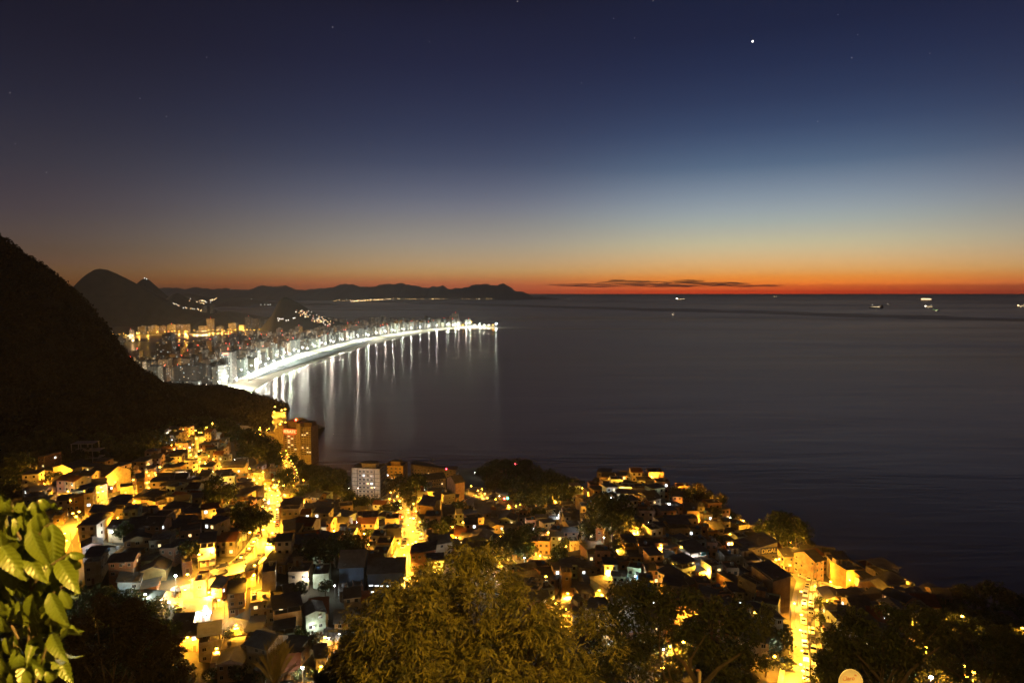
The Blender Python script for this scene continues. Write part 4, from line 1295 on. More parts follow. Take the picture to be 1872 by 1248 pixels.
TIN_R = wavy('corrugated_sheet', (0.13, 0.125, 0.12), 1.6)
TILE_R = wavy('clay_tiles', (0.23, 0.085, 0.04), 1.3)
GLASS = surf('window_glass', (0.02, 0.022, 0.025), 0.15, 1, 0.1)
FRAME = surf('window_frame', (0.45, 0.43, 0.4), 0.6, 1, 0.2)
DOORM = surf('door_wood', (0.16, 0.09, 0.05), 0.7, 2, 0.3)
BLUET = surf('water_tank_blue', (0.06, 0.16, 0.38), 0.5, 1, .2)
GREYT = surf('water_tank_grey', (0.3, 0.3, 0.3), 0.7, 1, .3)
LIT = [glow('room_light_warm', (1, 0.62, 0.25), 2.2, False), glow('room_light_white', (0.85, 0.95, 1.0), 3.0, False), glow('room_light_yellow', (1, 0.75, 0.35), 1.6, False)]


def window_mesh(pane, nm):
    """1 m x 1 m window standing in the xz plane, facing -y: frame, cross bar and pane set back"""
    mb = MB()
    for x0, x1, z0, z1 in ((-.5, .5, -.5, -.43), (-.5, .5, .43, .5), (-.5, -.44, -.43, .43), (.44, .5, -.43, .43), (-.025, .025, -.43, .43)):
        mb.bb(x0, x1, -.07, .02, z0, z1, FRAME)
    mb.bb(-.56, .56, -.14, .02, -.57, -.5, FRAME)
    mb.bb(-.44, .44, -.012, -.004, -.43, .43, pane)
    return mb.mesh(nm)


WIN = {'dark': window_mesh(GLASS, 'window'), 'lit': [window_mesh(m_, 'window') for m_ in LIT]}
mb = MB(); mb.bb(-.45, .45, -.05, .02, 0, 2.1, DOORM); mb.bb(-.52, -.45, -.08, .02, 0, 2.17, FRAME); mb.bb(.45, .52, -.08, .02, 0, 2.17, FRAME); mb.bb(-.45, .45, -.08, .02, 2.1, 2.17, FRAME); DOOR = mb.mesh('door')
mb = MB(); mb.lathe([(.5, 0), (.62, .1), (.68, .85), (.72, .9), (.55, 1.15), (.2, 1.2)], (0, 0, 0), BLUET, 12); TANKB = mb.mesh('water_tank', True)
mb = MB(); mb.lathe([(.5, 0), (.62, .1), (.68, .85), (.72, .9), (.55, 1.15), (.2, 1.2)], (0, 0, 0), GREYT, 12); TANKG = mb.mesh('water_tank', True)
RAIL = surf('railing_iron', (0.3, 0.28, 0.25), 0.6, 2, .3)
ROOFROOM = []
for k_ in ('brick', 'white', 'grey'):
    mb = MB(); mb.bb(-1.3, 1.3, -1.3, 1.3, 0, 2.15, WALLS[k_]); mb.bb(-1.6, 1.6, -1.7, 1.5, 2.16, 2.24, TIN_R); mb.bb(-.4, .4, -1.34, -1.28, 0, 1.9, DOORM); ROOFROOM.append(mb.mesh('roof_room'))
mb = MB(); mb.tube([(0, 0, 0), (0, 0, 2.6)], .03, RAIL, 5)
for z_, l_ in ((2.5, .5), (2.3, .65), (2.1, .8)): mb.tube([(-l_, 0, z_), (l_, 0, z_)], .018, RAIL, 4)
ANT = mb.mesh('antenna')
mb = MB(); mb.tube([(0, 0, -.9), (0, 0, 0)], .03, RAIL, 5)
for q_ in range(1): mb.lathe([(.02, 0), (.25, .03), (.45, .12), (.46, .14), (.25, .06), (.02, .03)], (0, 0, 0), GREYT, 12)
RDISH = mb.mesh('dish', True)
mb = MB(); mb.bb(-.42, .42, -.55, 0, -.28, .28, GREYT); mb.lathe([(.2, -.0), (.2, .01)], (0, -.28, .28), RAIL, 8); ACU = mb.mesh('air_conditioner')
mb = MB()
for x_ in (-1, 1):
    for y_ in (.03, .97):
        for q_ in (-.03, .03): mb.tube([(x_ + q_ * .4, y_, 0), (x_ + q_ * .5, y_, .9)], .012, TIN, 4)
REBAR = mb.mesh('rebar')
FOOT = []       # house footprints x, y, w, d, yaw
HOUSES = []
hr = random.Random(77)


def house(p, w, d, h, yaw, wall, roof, lit=0.10, stem=None, nwin=1.0, kind='house', cat='house', windows=True, door=True, group='houses of the slum', key='slum', tank=None, win=(1.05, 1.1), back=False, bal=None):
    """p: middle of the front wall's foot; the body runs back from it"""
    y_ = math.radians(yaw)
    o = thing(kind, None, None, p, y_)
    W = WALLS[wall]
    mb = MB(); mb.bb(-w / 2, w / 2, 0, d, -7, h, W)
    fl = max(1, round(h / 2.9))
    # concrete floor bands, plinth
    for k in range(1, fl):
        mb.bb(-w / 2 - .06, w / 2 + .06, -.06, d + .06, k * h / fl - .14, k * h / fl + .06, SLAB if wall in ('brick', 'grey') else W)
    if roof in ('slab', 'terrace'):
        t = .16; ph = .7 if roof == 'slab' else 1.0
        for a in ((-w / 2, w / 2, 0, t), (-w / 2, w / 2, d - t, d), (-w / 2, -w / 2 + t, t, d - t), (w / 2 - t, w / 2, t, d - t)):
            mb.bb(a[0], a[1], a[2], a[3], h, h + ph, W)
    if roof in ('gable', 'tile'):
        rise = .24 * d if roof == 'gable' else .28 * d
        for x in (-w / 2, w / 2):
            mb.poly([(x, 0, h), (x, d, h), (x, d / 2, h + rise - .12)], [(0, 1, 2) if x > 0 else (2, 1, 0)], W)
    if roof in ('gablefront',):
        rise = .16 * w
        mb.poly([(-w / 2, 0, h), (w / 2, 0, h), (0, 0, h + rise - .1)], [(0, 1, 2)], W); mb.poly([(-w / 2, d, h), (w / 2, d, h), (0, d, h + rise - .1)], [(2, 1, 0)], W)
    mb.build('wall', o)
    rb = MB(); e = .45
    if roof in ('slab', 'terrace'):
        rb.bb(-w / 2 + .17, w / 2 - .17, .17, d - .17, h + .02, h + .12, SLAB)
        if roof == 'terrace':
            hh = h + 2.5
            for x, y in ((-w / 2 + .3, .3), (w / 2 - .3, .3), (-w / 2 + .3, d - .3), (w / 2 - .3, d - .3), (0, .3)):
                rb.bb(x - .09, x + .09, y - .09, y + .09, h + .12, hh + .25, SLAB)
            rb.poly([(-w / 2 - e, -e, hh + .2), (w / 2 + e, -e, hh + .2), (w / 2 + e, d + .2, hh + .9), (-w / 2 - e, d + .2, hh + .9), (-w / 2 - e, -e, hh + .26), (w / 2 + e, -e, hh + .26), (w / 2 + e, d + .2, hh + .96), (-w / 2 - e, d + .2, hh + .96)],
                    [(3, 2, 1, 0), (4, 5, 6, 7), (0, 1, 5, 4), (1, 2, 6, 5), (2, 3, 7, 6), (3, 0, 4, 7)], TIN_R)
    elif roof == 'tin':
        s_ = hr.choice([-1, 1]) * .1 * w
        z = h + .35
        rb.poly([(-w / 2 - e, -e, z - s_), (w / 2 + e, -e, z + s_), (w / 2 + e, d + e, z + s_ + .3), (-w / 2 - e, d + e, z - s_ + .3)] + [(-w / 2 - e, -e, z - s_ + .07), (w / 2 + e, -e, z + s_ + .07), (w / 2 + e, d + e, z + s_ + .37), (-w / 2 - e, d + e, z - s_ + .37)],
                [(3, 2, 1, 0), (4, 5, 6, 7), (0, 1, 5, 4), (1, 2, 6, 5), (2, 3, 7, 6), (3, 0, 4, 7)], TIN_R)
        rb.bb(-w / 2 + .1, w / 2 - .1, .1, d - .1, h, h + .25 - abs(s_) * .0, SLAB)
        rb.poly([(-w / 2, .02, h), (w / 2, .02, h), (w / 2, .02, z + s_ * .95), (-w / 2, .02, z - s_ * .95)], [(0, 1, 2, 3)], W)
        for x, q in ((-w / 2 + .02, -1), (w / 2 - .02, 1)):
            rb.poly([(x, .02, h), (x, d - .02, h), (x, d - .02, z + q * s_ * .95 + .28), (x, .02, z + q * s_ * .95)], [(0, 1, 2, 3) if q > 0 else (3, 2, 1, 0)], W)
    elif roof in ('gable', 'tile'):
        M_ = TILE_R if roof == 'tile' else TIN_R
        ez = rise * e / (d / 2)
        for y0, y1 in ((-e, d / 2), (d + e, d / 2)):
            P = [(-w / 2 - e, y0, h - ez), (w / 2 + e, y0, h - ez), (w / 2 + e, y1, h + rise), (-w / 2 - e, y1, h + rise)]
            P += [(x, y, z + .1) for x, y, z in P]
            rb.poly(P, [(3, 2, 1, 0), (4, 5, 6, 7), (0, 1, 5, 4), (1, 2, 6, 5), (2, 3, 7, 6), (3, 0, 4, 7)], M_)
    elif roof == 'gablefront':
        ez = rise * e / (w / 2)
        for x0, x1 in ((-w / 2 - e, 0), (w / 2 + e, 0)):
            P = [(x0, -e, h - ez), (x1, -e, h + rise), (x1, d + e, h + rise), (x0, d + e, h - ez)]
            P += [(x, y, z + .1) for x, y, z in P]
            rb.poly(P, [(3, 2, 1, 0), (4, 5, 6, 7), (0, 1, 5, 4), (1, 2, 6, 5), (2, 3, 7, 6), (3, 0, 4, 7)], TIN_R)
    elif roof == 'barrel':
        n_ = 10; P = []
        for k in range(n_ + 1):
            a = math.pi * k / n_
            for y in (-e, d + e): P.append((-math.cos(a) * (w / 2 + e), y, h + math.sin(a) * w * .2))
        rb.poly(P, [(2 * k, 2 * k + 1, 2 * k + 3, 2 * k + 2) for k in range(n_)], TIN_R)
        rb.poly([P[2 * k] for k in range(n_ + 1)], [tuple(range(n_ + 1))], W)
        rb.poly([P[2 * k + 1] for k in range(n_ + 1)], [tuple(range(n_, -1, -1))], W)
    rb.build('roof', o)
    if windows:
        fh = h / fl
        ww, wh = win
        for k in range(fl):
            for face in (0, 1, 2):
                span = w if face == 0 else d
                nn_ = max(1, int(span / (2.2 / nwin)))
                for q in range(nn_):
                    if hr.random() > (.85 if face == 0 else .6): continue
                    if k == 0 and face == 0 and door and q == nn_ // 2: continue
                    t = (q + .5) / nn_ * span
                    loc = (-w / 2 + t, -.01, 0) if face == 0 else ((w / 2 + .01, t, 0) if face == 1 else (-w / 2 - .01, t, 0))
                    l_ = hr.random() < lit
                    link('window', hr.choice(WIN['lit']) if l_ else WIN['dark'], o, (loc[0], loc[1], k * fh + fh * .55), (0, 0, (0, math.pi / 2, -math.pi / 2)[face]), (ww * hr.uniform(.85, 1.2), 1, wh))
        if door:
            link('door', DOOR, o, (-w / 2 + (max(1, int(w / 2.7)) // 2 + .5) / max(1, int(w / 2.7)) * w, -.01, .05))
    if bal:
        bm_ = MB()
        for k in bal:
            z = k * h / fl
            bm_.bb(-w / 2, w / 2, -1.1, -.07, z - .12, z + .02, SLAB)
            bm_.bb(-w / 2, w / 2, -1.1, -1.03, z + .86, z + .93, RAIL)
            for q in range(int(w / .5) + 1):
                x = -w / 2 + min(w, q * .5)
                bm_.bb(x - .025, x + .025, -1.09, -1.04, z + .02, z + .86, RAIL)
        bm_.build('balcony', o)
    if tank is None and roof == 'slab' and hr.random() < .65 or tank:
        for q in range(tank or hr.choice([1, 1, 2])):
            link('water_tank', hr.choice([TANKB, TANKG, TANKG]), o, (hr.uniform(-w / 2 + 1, w / 2 - 1), d * hr.uniform(.4, .8), h + .12))
    if roof == 'slab' and w > 4.5 and hr.random() < .45:
        link('roof_room', ROOFROOM[hr.randrange(3)], o, (hr.choice([-1, 1]) * (w / 2 - 1.7), d - 1.7, h + .12))
    if roof in ('slab', 'tin', 'terrace') and hr.random() < .4:
        link('antenna', ANT, o, (hr.uniform(-w / 3, w / 3), hr.uniform(.5, d * .6), h + .1))
    if hr.random() < .35:
        link('dish', RDISH, o, (hr.uniform(-w / 2 + .6, w / 2 - .6), .5, h + (.7 if roof == 'slab' else .6)), (0, 0, hr.uniform(-.6, .6)))
    if windows and hr.random() < .4:
        link('air_conditioner', ACU, o, (hr.uniform(-w / 2 + .8, w / 2 - .8), -.02, h - .75))
    if roof == 'slab' and wall in ('brick', 'grey') and hr.random() < .6:
        link('rebar', REBAR, o, (0, 0, h + .7), None, (w / 2 - .2, d, 1))
    FOOT.append((p[0], p[1], w, d, y_))
    rn = {'slab': 'flat roof', 'terrace': 'roofed terrace', 'tin': 'sheet roof', 'gable': 'dark gabled roof', 'tile': 'clay tile roof', 'gablefront': 'gabled front', 'barrel': 'rounded roof'}[roof]
    fw = {1: 'single-storey', 2: 'two-storey', 3: 'three-storey', 4: 'four-storey'}.get(fl, 'tall')
    wn = 'bare brick' if wall == 'brick' else wall
    want(o, stem or f'{fw} {wn} house with {rn}', cat, (p[0], p[1], p[2] + h * .6), group, None if stem else key)
    HOUSES.append(o)
    return o


def kh(x0, x1, yt, yb, wall, roof, yaw=0, d=8.0, **kw):
    """a house read off the photo: facade from x0 to x1, eaves at yt, foot at yb"""
    D = float(dist((x0 + x1) / 2, yb))
    w = (x1 - x0) / F * D; h = (yb - yt) / F * D * 1.06
    p = at((x0 + x1) / 2, yb, D)
    if abs(yaw) > 5: w = max(3, (w - d * math.sin(math.radians(abs(yaw))) * .6))
    return house(p, w, d, h, yaw, wall, roof, **kw)


K = kh
K(66, 88, 836, 868, 'brick', 'tin', -18, 10, stem='brick tower house with a pale lamplit sheet roof below the dark wood')
K(92, 140, 856, 882, 'cream', 'gablefront', -12, 12, stem='plain cream building with a stepped gable left of the big hall', windows=False)
K(146, 206, 869, 895, 'cream', 'gable', -20, 14, stem='big cream hall with a long dark gabled roof', windows=False, kind='hall', cat='hall')
K(39, 56, 890, 908, 'white', 'tin', -10, 6, stem='small white hut with a sheet roof at the left edge of the slum')
K(42, 84, 900, 922, 'pink', 'gable', -14, 9)
K(122, 142, 912, 946, 'ochre', 'slab', -22, 9, stem='ochre corner building with rows of windows above the west street, left wing', nwin=1.3)
K(152, 174, 905, 942, 'cream', 'slab', 24, 10, stem='cream wing of the corner building above the west street', nwin=1.3)
K(101, 113, 945, 972, 'ochre', 'slab', 20, 8, stem='narrow ochre house with dark bands beside the west street', nwin=1.2)
K(141, 186, 962, 986, 'cream', 'barrel', 12, 11, stem='cream house with a rounded dark roof under the west street')
K(199, 231, 935, 958, 'cream', 'terrace', 10, 8, stem='cream house with an open roofed terrace right of the rounded roof', tank=0)
K(217, 248, 892, 916, 'cream', 'slab', 30, 8, stem='long cream house glowing beside the upper west street', nwin=1.2, bal=(1,))
K(250, 266, 884, 910, 'ochre', 'terrace', 30, 7)
K(264, 281, 866, 880, 'brick', 'terrace', 12, 6, stem='orange hut with a railed terrace at the head of the west street')
K(257, 306, 946, 972, 'white', 'slab', 0, 8, lit=.35, stem='white three-storey house with several lit windows left of the green walled house', nwin=1.1)
K(306, 322, 944, 970, 'white', 'slab', 12, 8)
K(241, 270, 912, 930, 'brown', 'slab', 10, 8)
K(301, 314, 788, 804, 'white', 'slab', 10, 8, stem='floodlit white block at the top of the slum, left one')
K(321, 337, 786, 799, 'white', 'slab', 14, 8, stem='white block with a sloping top beside the floodlit one')
K(320, 346, 812, 829, 'ochre', 'slab', 10, 9, stem='orange house with open porch at the bend of the upper street')
K(348, 359, 801, 819, 'grey', 'slab', 32, 9)
K(296, 344, 864, 878, 'white', 'slab', -3, 6, stem='long low white wall house shining beside the starry lamp', windows=False)
K(298, 311, 852, 862, 'ochre', 'terrace', -12, 6); K(314, 331, 852, 864, 'ochre', 'gablefront', 4, 7, windows=False)
K(366, 388, 868, 884, 'cream', 'gable', 18, 8, stem='cream gabled house below the upper street lamps')
K(404, 448, 858, 873, 'cream', 'terrace', 8, 9, stem='long lit house with a balcony above the junction', bal=(1,))
K(460, 486, 866, 882, 'white', 'slab', -14, 8, stem='white house with stepped parapet left of the ochre block')
K(489, 506, 858, 878, 'ochre', 'slab', 4, 10, stem='windowless ochre block above the junction', windows=False)
K(436, 455, 882, 896, 'cream', 'tin', 6, 7); K(480, 496, 882, 892, 'ochre', 'slab', 4, 6, stem='yellow hut standing in the blaze of the junction')
K(495, 510, 892, 903, 'cream', 'gable', -16, 7, stem='pale house with a gabled roof inside the bright junction')
K(294, 343, 878, 894, 'brown', 'slab', 0, 8); K(294, 340, 898, 916, 'grey', 'terrace', 3, 8)
K(312, 340, 922, 944, 'cream', 'gable', 16, 8); K(283, 312, 925, 946, 'pink', 'slab', 6, 8)
K(362, 394, 941, 956, 'green', 'slab', 14, 8, stem='green walled house roofed in the dark left of the street trees', windows=False)
K(348, 384, 967, 988, 'white', 'gable', 22, 9); K(388, 412, 955, 986, 'white', 'slab', 28, 8, lit=.2)
K(509, 532, 930, 954, 'brick', 'slab', 6, 9, stem='red brick block facing the bright main street', windows=False)
K(534, 548, 928, 948, 'ochre', 'slab', 20, 8); K(551, 569, 912, 924, 'ochre', 'tin', 8, 7); K(420, 472, 903, 916, 'brown', 'tin', 2, 10, stem='dark market shed with a row of lamps above its sign', kind='shed', cat='shed', windows=False)
K(394, 428, 924, 934, 'pale green', 'tin', 2, 8)
K(153, 188, 1032, 1068, 'white', 'terrace', 14, 8, stem='white three-storey house with open top floor beside the near leaves', lit=.15)
K(222, 245, 1014, 1030, 'ochre', 'tin', -6, 7, windows=False); K(254, 306, 1042, 1062, 'ochre', 'gablefront', 12, 10, stem='ochre garage with a broad gabled front above the dark wood', windows=False, kind='garage', cat='garage')
K(271, 314, 990, 1020, 'grey', 'slab', 14, 9, stem='grey concrete house with parapets in the dark west quarter'); K(331, 355, 1030, 1050, 'brick', 'slab', 30, 8, nwin=1.4, stem='brick house with close set windows above the bright bend')
K(362, 398, 1006, 1034, 'white', 'terrace', 20, 9, stem='large white house with a red shuttered front above the bright bend', bal=(1,))
K(332, 388, 1116, 1138, 'cream', 'gable', 18, 9); K(352, 380, 1064, 1102, 'pink', 'slab', 14, 8, stem='pink corner house at the bend of the main street, three storeys', nwin=.9)
K(384, 410, 1072, 1108, 'ochre', 'gable', -10, 8, stem='ochre house in the middle of the bright terrace row', nwin=1.2, bal=(1, 2)); K(414, 452, 1082, 1124, 'ochre', 'gable', 16, 9, stem='ochre house with a dark roof ending the bright terrace row', nwin=1.2, bal=(1,))
K(475, 508, 1048, 1080, 'white', 'slab', 16, 9, stem='bare white concrete box house with a flat roof', windows=False); K(449, 468, 1044, 1072, 'ochre', 'tin', 14, 9, windows=False)
K(486, 522, 1030, 1046, 'ochre', 'tin', 4, 9, stem='open fronted orange shed with a broad pale roof'); K(524, 556, 1030, 1046, 'grey', 'tin', 4, 9); K(526, 566, 1048, 1074, 'cream', 'slab', 6, 9); K(570, 604, 1052, 1078, 'pale green', 'slab', 10, 9, stem='pale green windowless house left of the blue hall', windows=False)
K(516, 546, 968, 1004, 'brown', 'gable', 22, 10, stem='tall brown gabled house right of the main street', windows=False); K(482, 506, 1000, 1019, 'cream', 'slab', 12, 8); K(406, 436, 984, 1000, 'cream', 'tin', 22, 8)
K(569, 594, 964, 978, 'white', 'tin', 6, 8, stem='low white lit house behind the palm'); K(573, 601, 983, 998, 'white', 'tin', 16, 7)
K(609, 638, 944, 960, 'cream', 'tin', 12, 9, nwin=1.4, stem='long cream house with a strip of windows left of the round tree'); K(634, 656, 972, 988, 'cream', 'barrel', 6, 8, stem='yellow lit shed with a rounded roof beside the round tree', windows=False)
K(454, 500, 1102, 1130, 'white', 'slab', 20, 9, stem='white house with round tanks on its roof', tank=3); K(516, 546, 1086, 1106, 'white', 'gable', 26, 8)
K(562, 604, 1120, 1146, 'ochre', 'tile', 14, 10, stem='yellow lit house with a clay tile roof'); K(609, 652, 1136, 1166, 'ochre', 'gable', 10, 9, stem='yellow lit house with a dark roof left of the great tree')
K(619, 640, 1084, 1100, 'grey', 'slab', 18, 7); K(646, 666, 1076, 1096, 'pink', 'slab', 18, 7)
# blue hall in two lengths
K(618, 668, 1036, 1078, 'blue', 'gable', 6, 14, stem='long blue hall, left length with the higher roof', kind='hall', cat='hall', windows=False)
K(670, 742, 1046, 1086, 'blue', 'gable', 6, 12, stem='long blue hall, right length with a strip of lit windows', kind='hall', cat='hall', windows=False)
bh = HOUSES[-1]
for q, (x, z) in enumerate(((-5.0, 2.1), (-3.1, 1.9), (-1.2, 1.75), (0.9, 1.6))):
    link('window', WIN['lit'][1], bh, (x, -.01, z + 1.3), (0, 0, 0), (1.5, 1, .45))
for x in (-5.6, -4.2):
    link('window', WIN['lit'][1], bh, (x - .4, -.01, 1.1), (0, 0, 0), (1.2, 1, .5))
K(750, 796, 1010, 1045, 'brick', 'tin', 2, 9, stem='red brick three-storey house with white window surrounds', nwin=1.1, lit=.03)
K(706, 736, 982, 1008, 'cream', 'gable', 12, 9, stem='lamplit cream house at the foot of the centre street'); K(692, 716, 1016, 1030, 'ochre', 'tile', 14, 8)
K(778, 830, 980, 997, 'ochre', 'slab', 2, 8, stem='long yellow wall house right of the centre street', windows=False)
K(768, 793, 926, 965, 'ochre', 'tin', 0, 14, stem='tall windowless yellow block beside the centre street', windows=False); K(795, 805, 916, 958, 'grey', 'tin', 4, 16, windows=False, stem='narrow grey slab against the yellow block')
K(806, 838, 906, 940, 'grey', 'slab', 26, 10, lit=.08, nwin=1.2, stem='grey concrete building right of the yellow block'); K(826, 856, 882, 916, 'pink', 'gable', 30, 13, stem='blank pinkish block beside the curved road', windows=False)
K(770, 820, 876, 896, 'cream', 'gable', 24, 12, nwin=1.3, stem='long cream school building with a dark roof'); K(748, 836, 858, 874, 'cream', 'tin', -8, 12, nwin=.8, stem='long flat building along the top of the cliff with a red beacon'); 
K(725, 737, 890, 914, 'white', 'gable', -14, 10); K(703, 730, 950, 976, 'cream', 'slab', 6, 8); K(660, 695, 948, 985, 'cream', 'slab', 12, 10)
K(886, 922, 936, 948, 'ochre', 'tin', -20, 8, windows=False, stem='yellow lit wall house below the sea road'); K(848, 864, 954, 968, 'white', 'tin', 4, 7); K(981, 1002, 960, 980, 'brick', 'gable', 10, 6, lit=.2)
K(1003, 1019, 942, 964, 'white', 'slab', 14, 7, stem='narrow white three-storey house left of the hillside wood'); K(1087, 1104, 968, 994, 'brick', 'slab', -14, 8, stem='brick house with a white lower floor beside the hillside wood'); K(1041, 1060, 992, 1008, 'white', 'slab', 6, 7, lit=.2); K(1064, 1080, 995, 1012, 'brown', 'slab', 6, 7, lit=.3)
K(1222, 1262, 970, 996, 'cream', 'terrace', 2, 9, stem='yellow lit house with a white terrace under a dark roof', bal=(1,)); K(1177, 1216, 912, 938, 'white', 'gable', 26, 10, stem='large floodlit white house near the top of the right hill', windows=True, lit=.3); K(1151, 1176, 918, 936, 'white', 'slab', 6, 8, lit=.6)
HT = K(1255, 1300, 1022, 1050, 'white', 'terrace', 16, 9, stem='white house with a blazing open roof terrace', nwin=1.1)
bm_ = MB(); bm_.bb(1.2, 4.2, .6, .7, 6.6, 8.0, surf('blue_awning', (0.05, 0.3, 0.5), .7, 1, .2)); bm_.build('awning', HT)
K(1317, 1348, 1018, 1045, 'white', 'slab', 22, 8); K(1168, 1199, 1002, 1036, 'brown', 'slab', -4, 9, stem='dark brown block left of the yellow lit yard'); K(1141, 1163, 1004, 1029, 'ochre', 'terrace', 4, 7, stem='yellow house with open upper floors left of the dark brown block')
K(1214, 1236, 1022, 1046, 'ochre', 'tin', -6, 7, windows=False, stem='yellow wall house blazing left of the white terrace house'); K(1292, 1326, 966, 990, 'cream', 'gable', 8, 8); K(1343, 1376, 962, 990, 'grey', 'slab', 22, 9); K(1293, 1320, 950, 962, 'cream', 'terrace', 8, 7)
DG = K(1357, 1428, 1000, 1040, 'grey', 'tin', 14, 10, stem='long grey building carrying the blue lettered sign', nwin=.8)
K(1384, 1436, 1040, 1062, 'brown', 'tin', 14, 12); K(1404, 1450, 1058, 1126, 'brown', 'tin', 12, 12, stem='huge blank brown building beside the steep street', windows=False)
K(1330, 1372, 1064, 1096, 'ochre', 'tin', 26, 8, stem='yellow row house running down to the alley lamp'); K(1221, 1262, 1056, 1090, 'cream', 'tin', 28, 8, nwin=1.3, stem='cream row house stepping down left of the alley'); K(1378, 1398, 1070, 1118, 'grey', 'slab', 26, 8, stem='narrow grey tower house by the alley lamp', lit=.15)
K(1429, 1454, 1016, 1044, 'cream', 'gable', 12, 8, stem='pale house glowing at the top of the square', nwin=1.2); K(1455, 1476, 1022, 1046, 'cream', 'gable', 10, 8, windows=False); K(1478, 1516, 1024, 1070, 'pink', 'gable', 28, 10, stem='large pink house with painted lower wall facing the square', nwin=.9)
K(1484, 1512, 1012, 1024, 'grey', 'tin', 16, 8); H_DISH = K(1542, 1586, 1044, 1080, 'ochre', 'slab', 10, 10, stem='large yellow house with satellite dishes right of the square', windows=False); K(1536, 1592, 1096, 1116, 'brown', 'gable', 4, 9, stem='brown roofed cottage with one small window by the street tree')
K(1600, 1638, 1078, 1106, 'ochre', 'gable', 30, 9, nwin=1.2, stem='yellow house with a row of dark windows on the right slope'); K(1692, 1724, 1102, 1118, 'ochre', 'gable', 24, 8, windows=False, stem='blank yellow wall house far down the right slope'); K(1648, 1690, 1090, 1106, 'brown', 'gable', 22, 9); K(1846, 1866, 1134, 1150, 'brown', 'gable', 10, 7, stem='brown hut at the right edge lit orange')
K(382, 408, 1214, 1240, 'pink', 'slab', 18, 7, stem='pink box house at the foot of the slope, bottom left'); K(448, 480, 1168, 1196, 'ochre', 'terrace', 8, 8, stem='open fronted ochre house above the near palm'); K(572, 604, 1200, 1222, 'white', 'gable', 20, 8, stem='white gable wall lit beside the starry floodlight', windows=False)
K(1027, 1045, 1050, 1096, 'ochre', 'terrace', 4, 6, stem='tall yellow tower house in the heart of the right quarter'); K(1006, 1048, 1112, 1124, 'grey', 'tin', 4, 6); K(966, 998, 1036, 1052, 'ochre', 'slab', 4, 6)
K(1070, 1096, 1068, 1080, 'ochre', 'tin', 4, 6)

# the unfinished concrete frame at the edge of the wood
D = float(dist(155, 844)); p = at(155, 846, D); o = thing('concrete_frame', 'unfinished pale concrete frame building at the edge of the dark wood', 'building', p, 0.1)
pm = MB(); sm = MB()
for z in (0, 4.6, 9.2):
    sm.bb(-8, 8 if z < 9 else 5, 0, 9, z + 2.6, z + 2.9, KERB)
for x in (-7.6, -2, 4.6):
    for y in (.3, 8.6): pm.bb(x - .22, x + .22, y - .22, y + .22, -5, 12.1, KERB)
sm.build('floor_slab', o); pm.build('column', o)
FOOT.append((p[0], p[1], 16, 9, .1))


def text_mesh(fc):
    o_ = bpy.data.objects.new('tmp', fc); COL.objects.link(o_)
    dg = bpy.context.evaluated_depsgraph_get()
    me = bpy.data.meshes.new_from_object(o_.evaluated_get(dg))
    bpy.data.objects.remove(o_); me.name = 'lettering'
    return me


# ------------------------------------------------------------------ the two tall blocks and the hotel
def tower(x0, x1, yt, yb, D, d, wall, yaw, nf, nw, stem, lit, side=3, bands=True, extra=None, dz=0):
    w = (x1 - x0) / F * D; h = (yb - yt) / F * D
    p = at((x0 + x1) / 2, yb, D)
    y_ = math.radians(yaw); o = thing('apartment_building', None, None, p, y_)
    mb = MB(); W = WALLS[wall]; mb.bb(-w / 2, w / 2, 0, d, -8, h, W); mb.bb(-w / 2 + .3, w / 2 - .3, -.0 + .3, d - .3, h, h + .15, SLAB)
    for a in ((-w / 2, w / 2, 0, .3), (-w / 2, w / 2, d - .3, d), (-w / 2, -w / 2 + .3, .3, d - .3), (w / 2 - .3, w / 2, .3, d - .3)): mb.bb(*a, h, h + 1.0, W)
    mb.build('wall', o)
    fh = h / nf
    bm_ = MB()
    if bands:
        for k in range(1, nf, bands): bm_.bb(-w / 2 - .15, w / 2 + .15, -.15, d + .15, k * fh - .2, k * fh + .15, SLAB)
        for x in (-w / 2 + .1, -w * .30, w * .30, w / 2 - .1): bm_.bb(x - .35, x + .35, -.2, 0, -1, h, SLAB)
        bm_.build('concrete_band', o)
    hb = MB(); hb.bb(-w * .22, w * .28, d * .3, d * .75, h + .15, h + 3.2, W); hb.bb(-w * .25, w * .31, d * .27, d * .78, h + 3.2, h + 3.45, SLAB); hb.build('roof_house', o)
    for k in range(nf):
        for q in range(nw):
            x = -w * .27 + (q + .5) / nw * w * .54 if bands else -w * .45 + (q + .5) / nw * w * .9
            l_ = hr.random() < lit
            link('window', hr.choice(WIN['lit']) if l_ else WIN['dark'], o, (x, -.01, (k + .52) * fh), None, (w * .54 / nw * .62 if bands else w * .9 / nw * .5, 1, fh * .5))
        for q in range(side):
            y = (q + .5) / side * d
            for sg, face in ((1, math.pi / 2), (-1, -math.pi / 2)):
                if sg * yaw > 0 or abs(yaw) < 2 and sg < 0 or sg * yaw == 0 or True:
                    if sg == (1 if yaw >= 0 else -1) or False:
                        link('window', WIN['lit'][0] if hr.random() < lit else WIN['dark'], o, (sg * (w / 2 + .01), y, (k + .52) * fh), (0, 0, face), (1.3, 1, fh * .5))
    want(o, stem, 'apartment building', (p[0], p[1], p[2] + h * .6))
    FOOT.append((p[0], p[1], w, d, y_))
    return o, w, h


tower(642, 697, 856, 916, 465, 15, 'white', -8, 8, 4, 'eight-storey white apartment block with concrete bands at the edge of the sea', .09, side=4)
tower(702, 738, 852, 884, 540, 14, 'ochre', -6, 5, 4, 'yellow lit apartment block behind the white banded one', .06, side=2, bands=0)
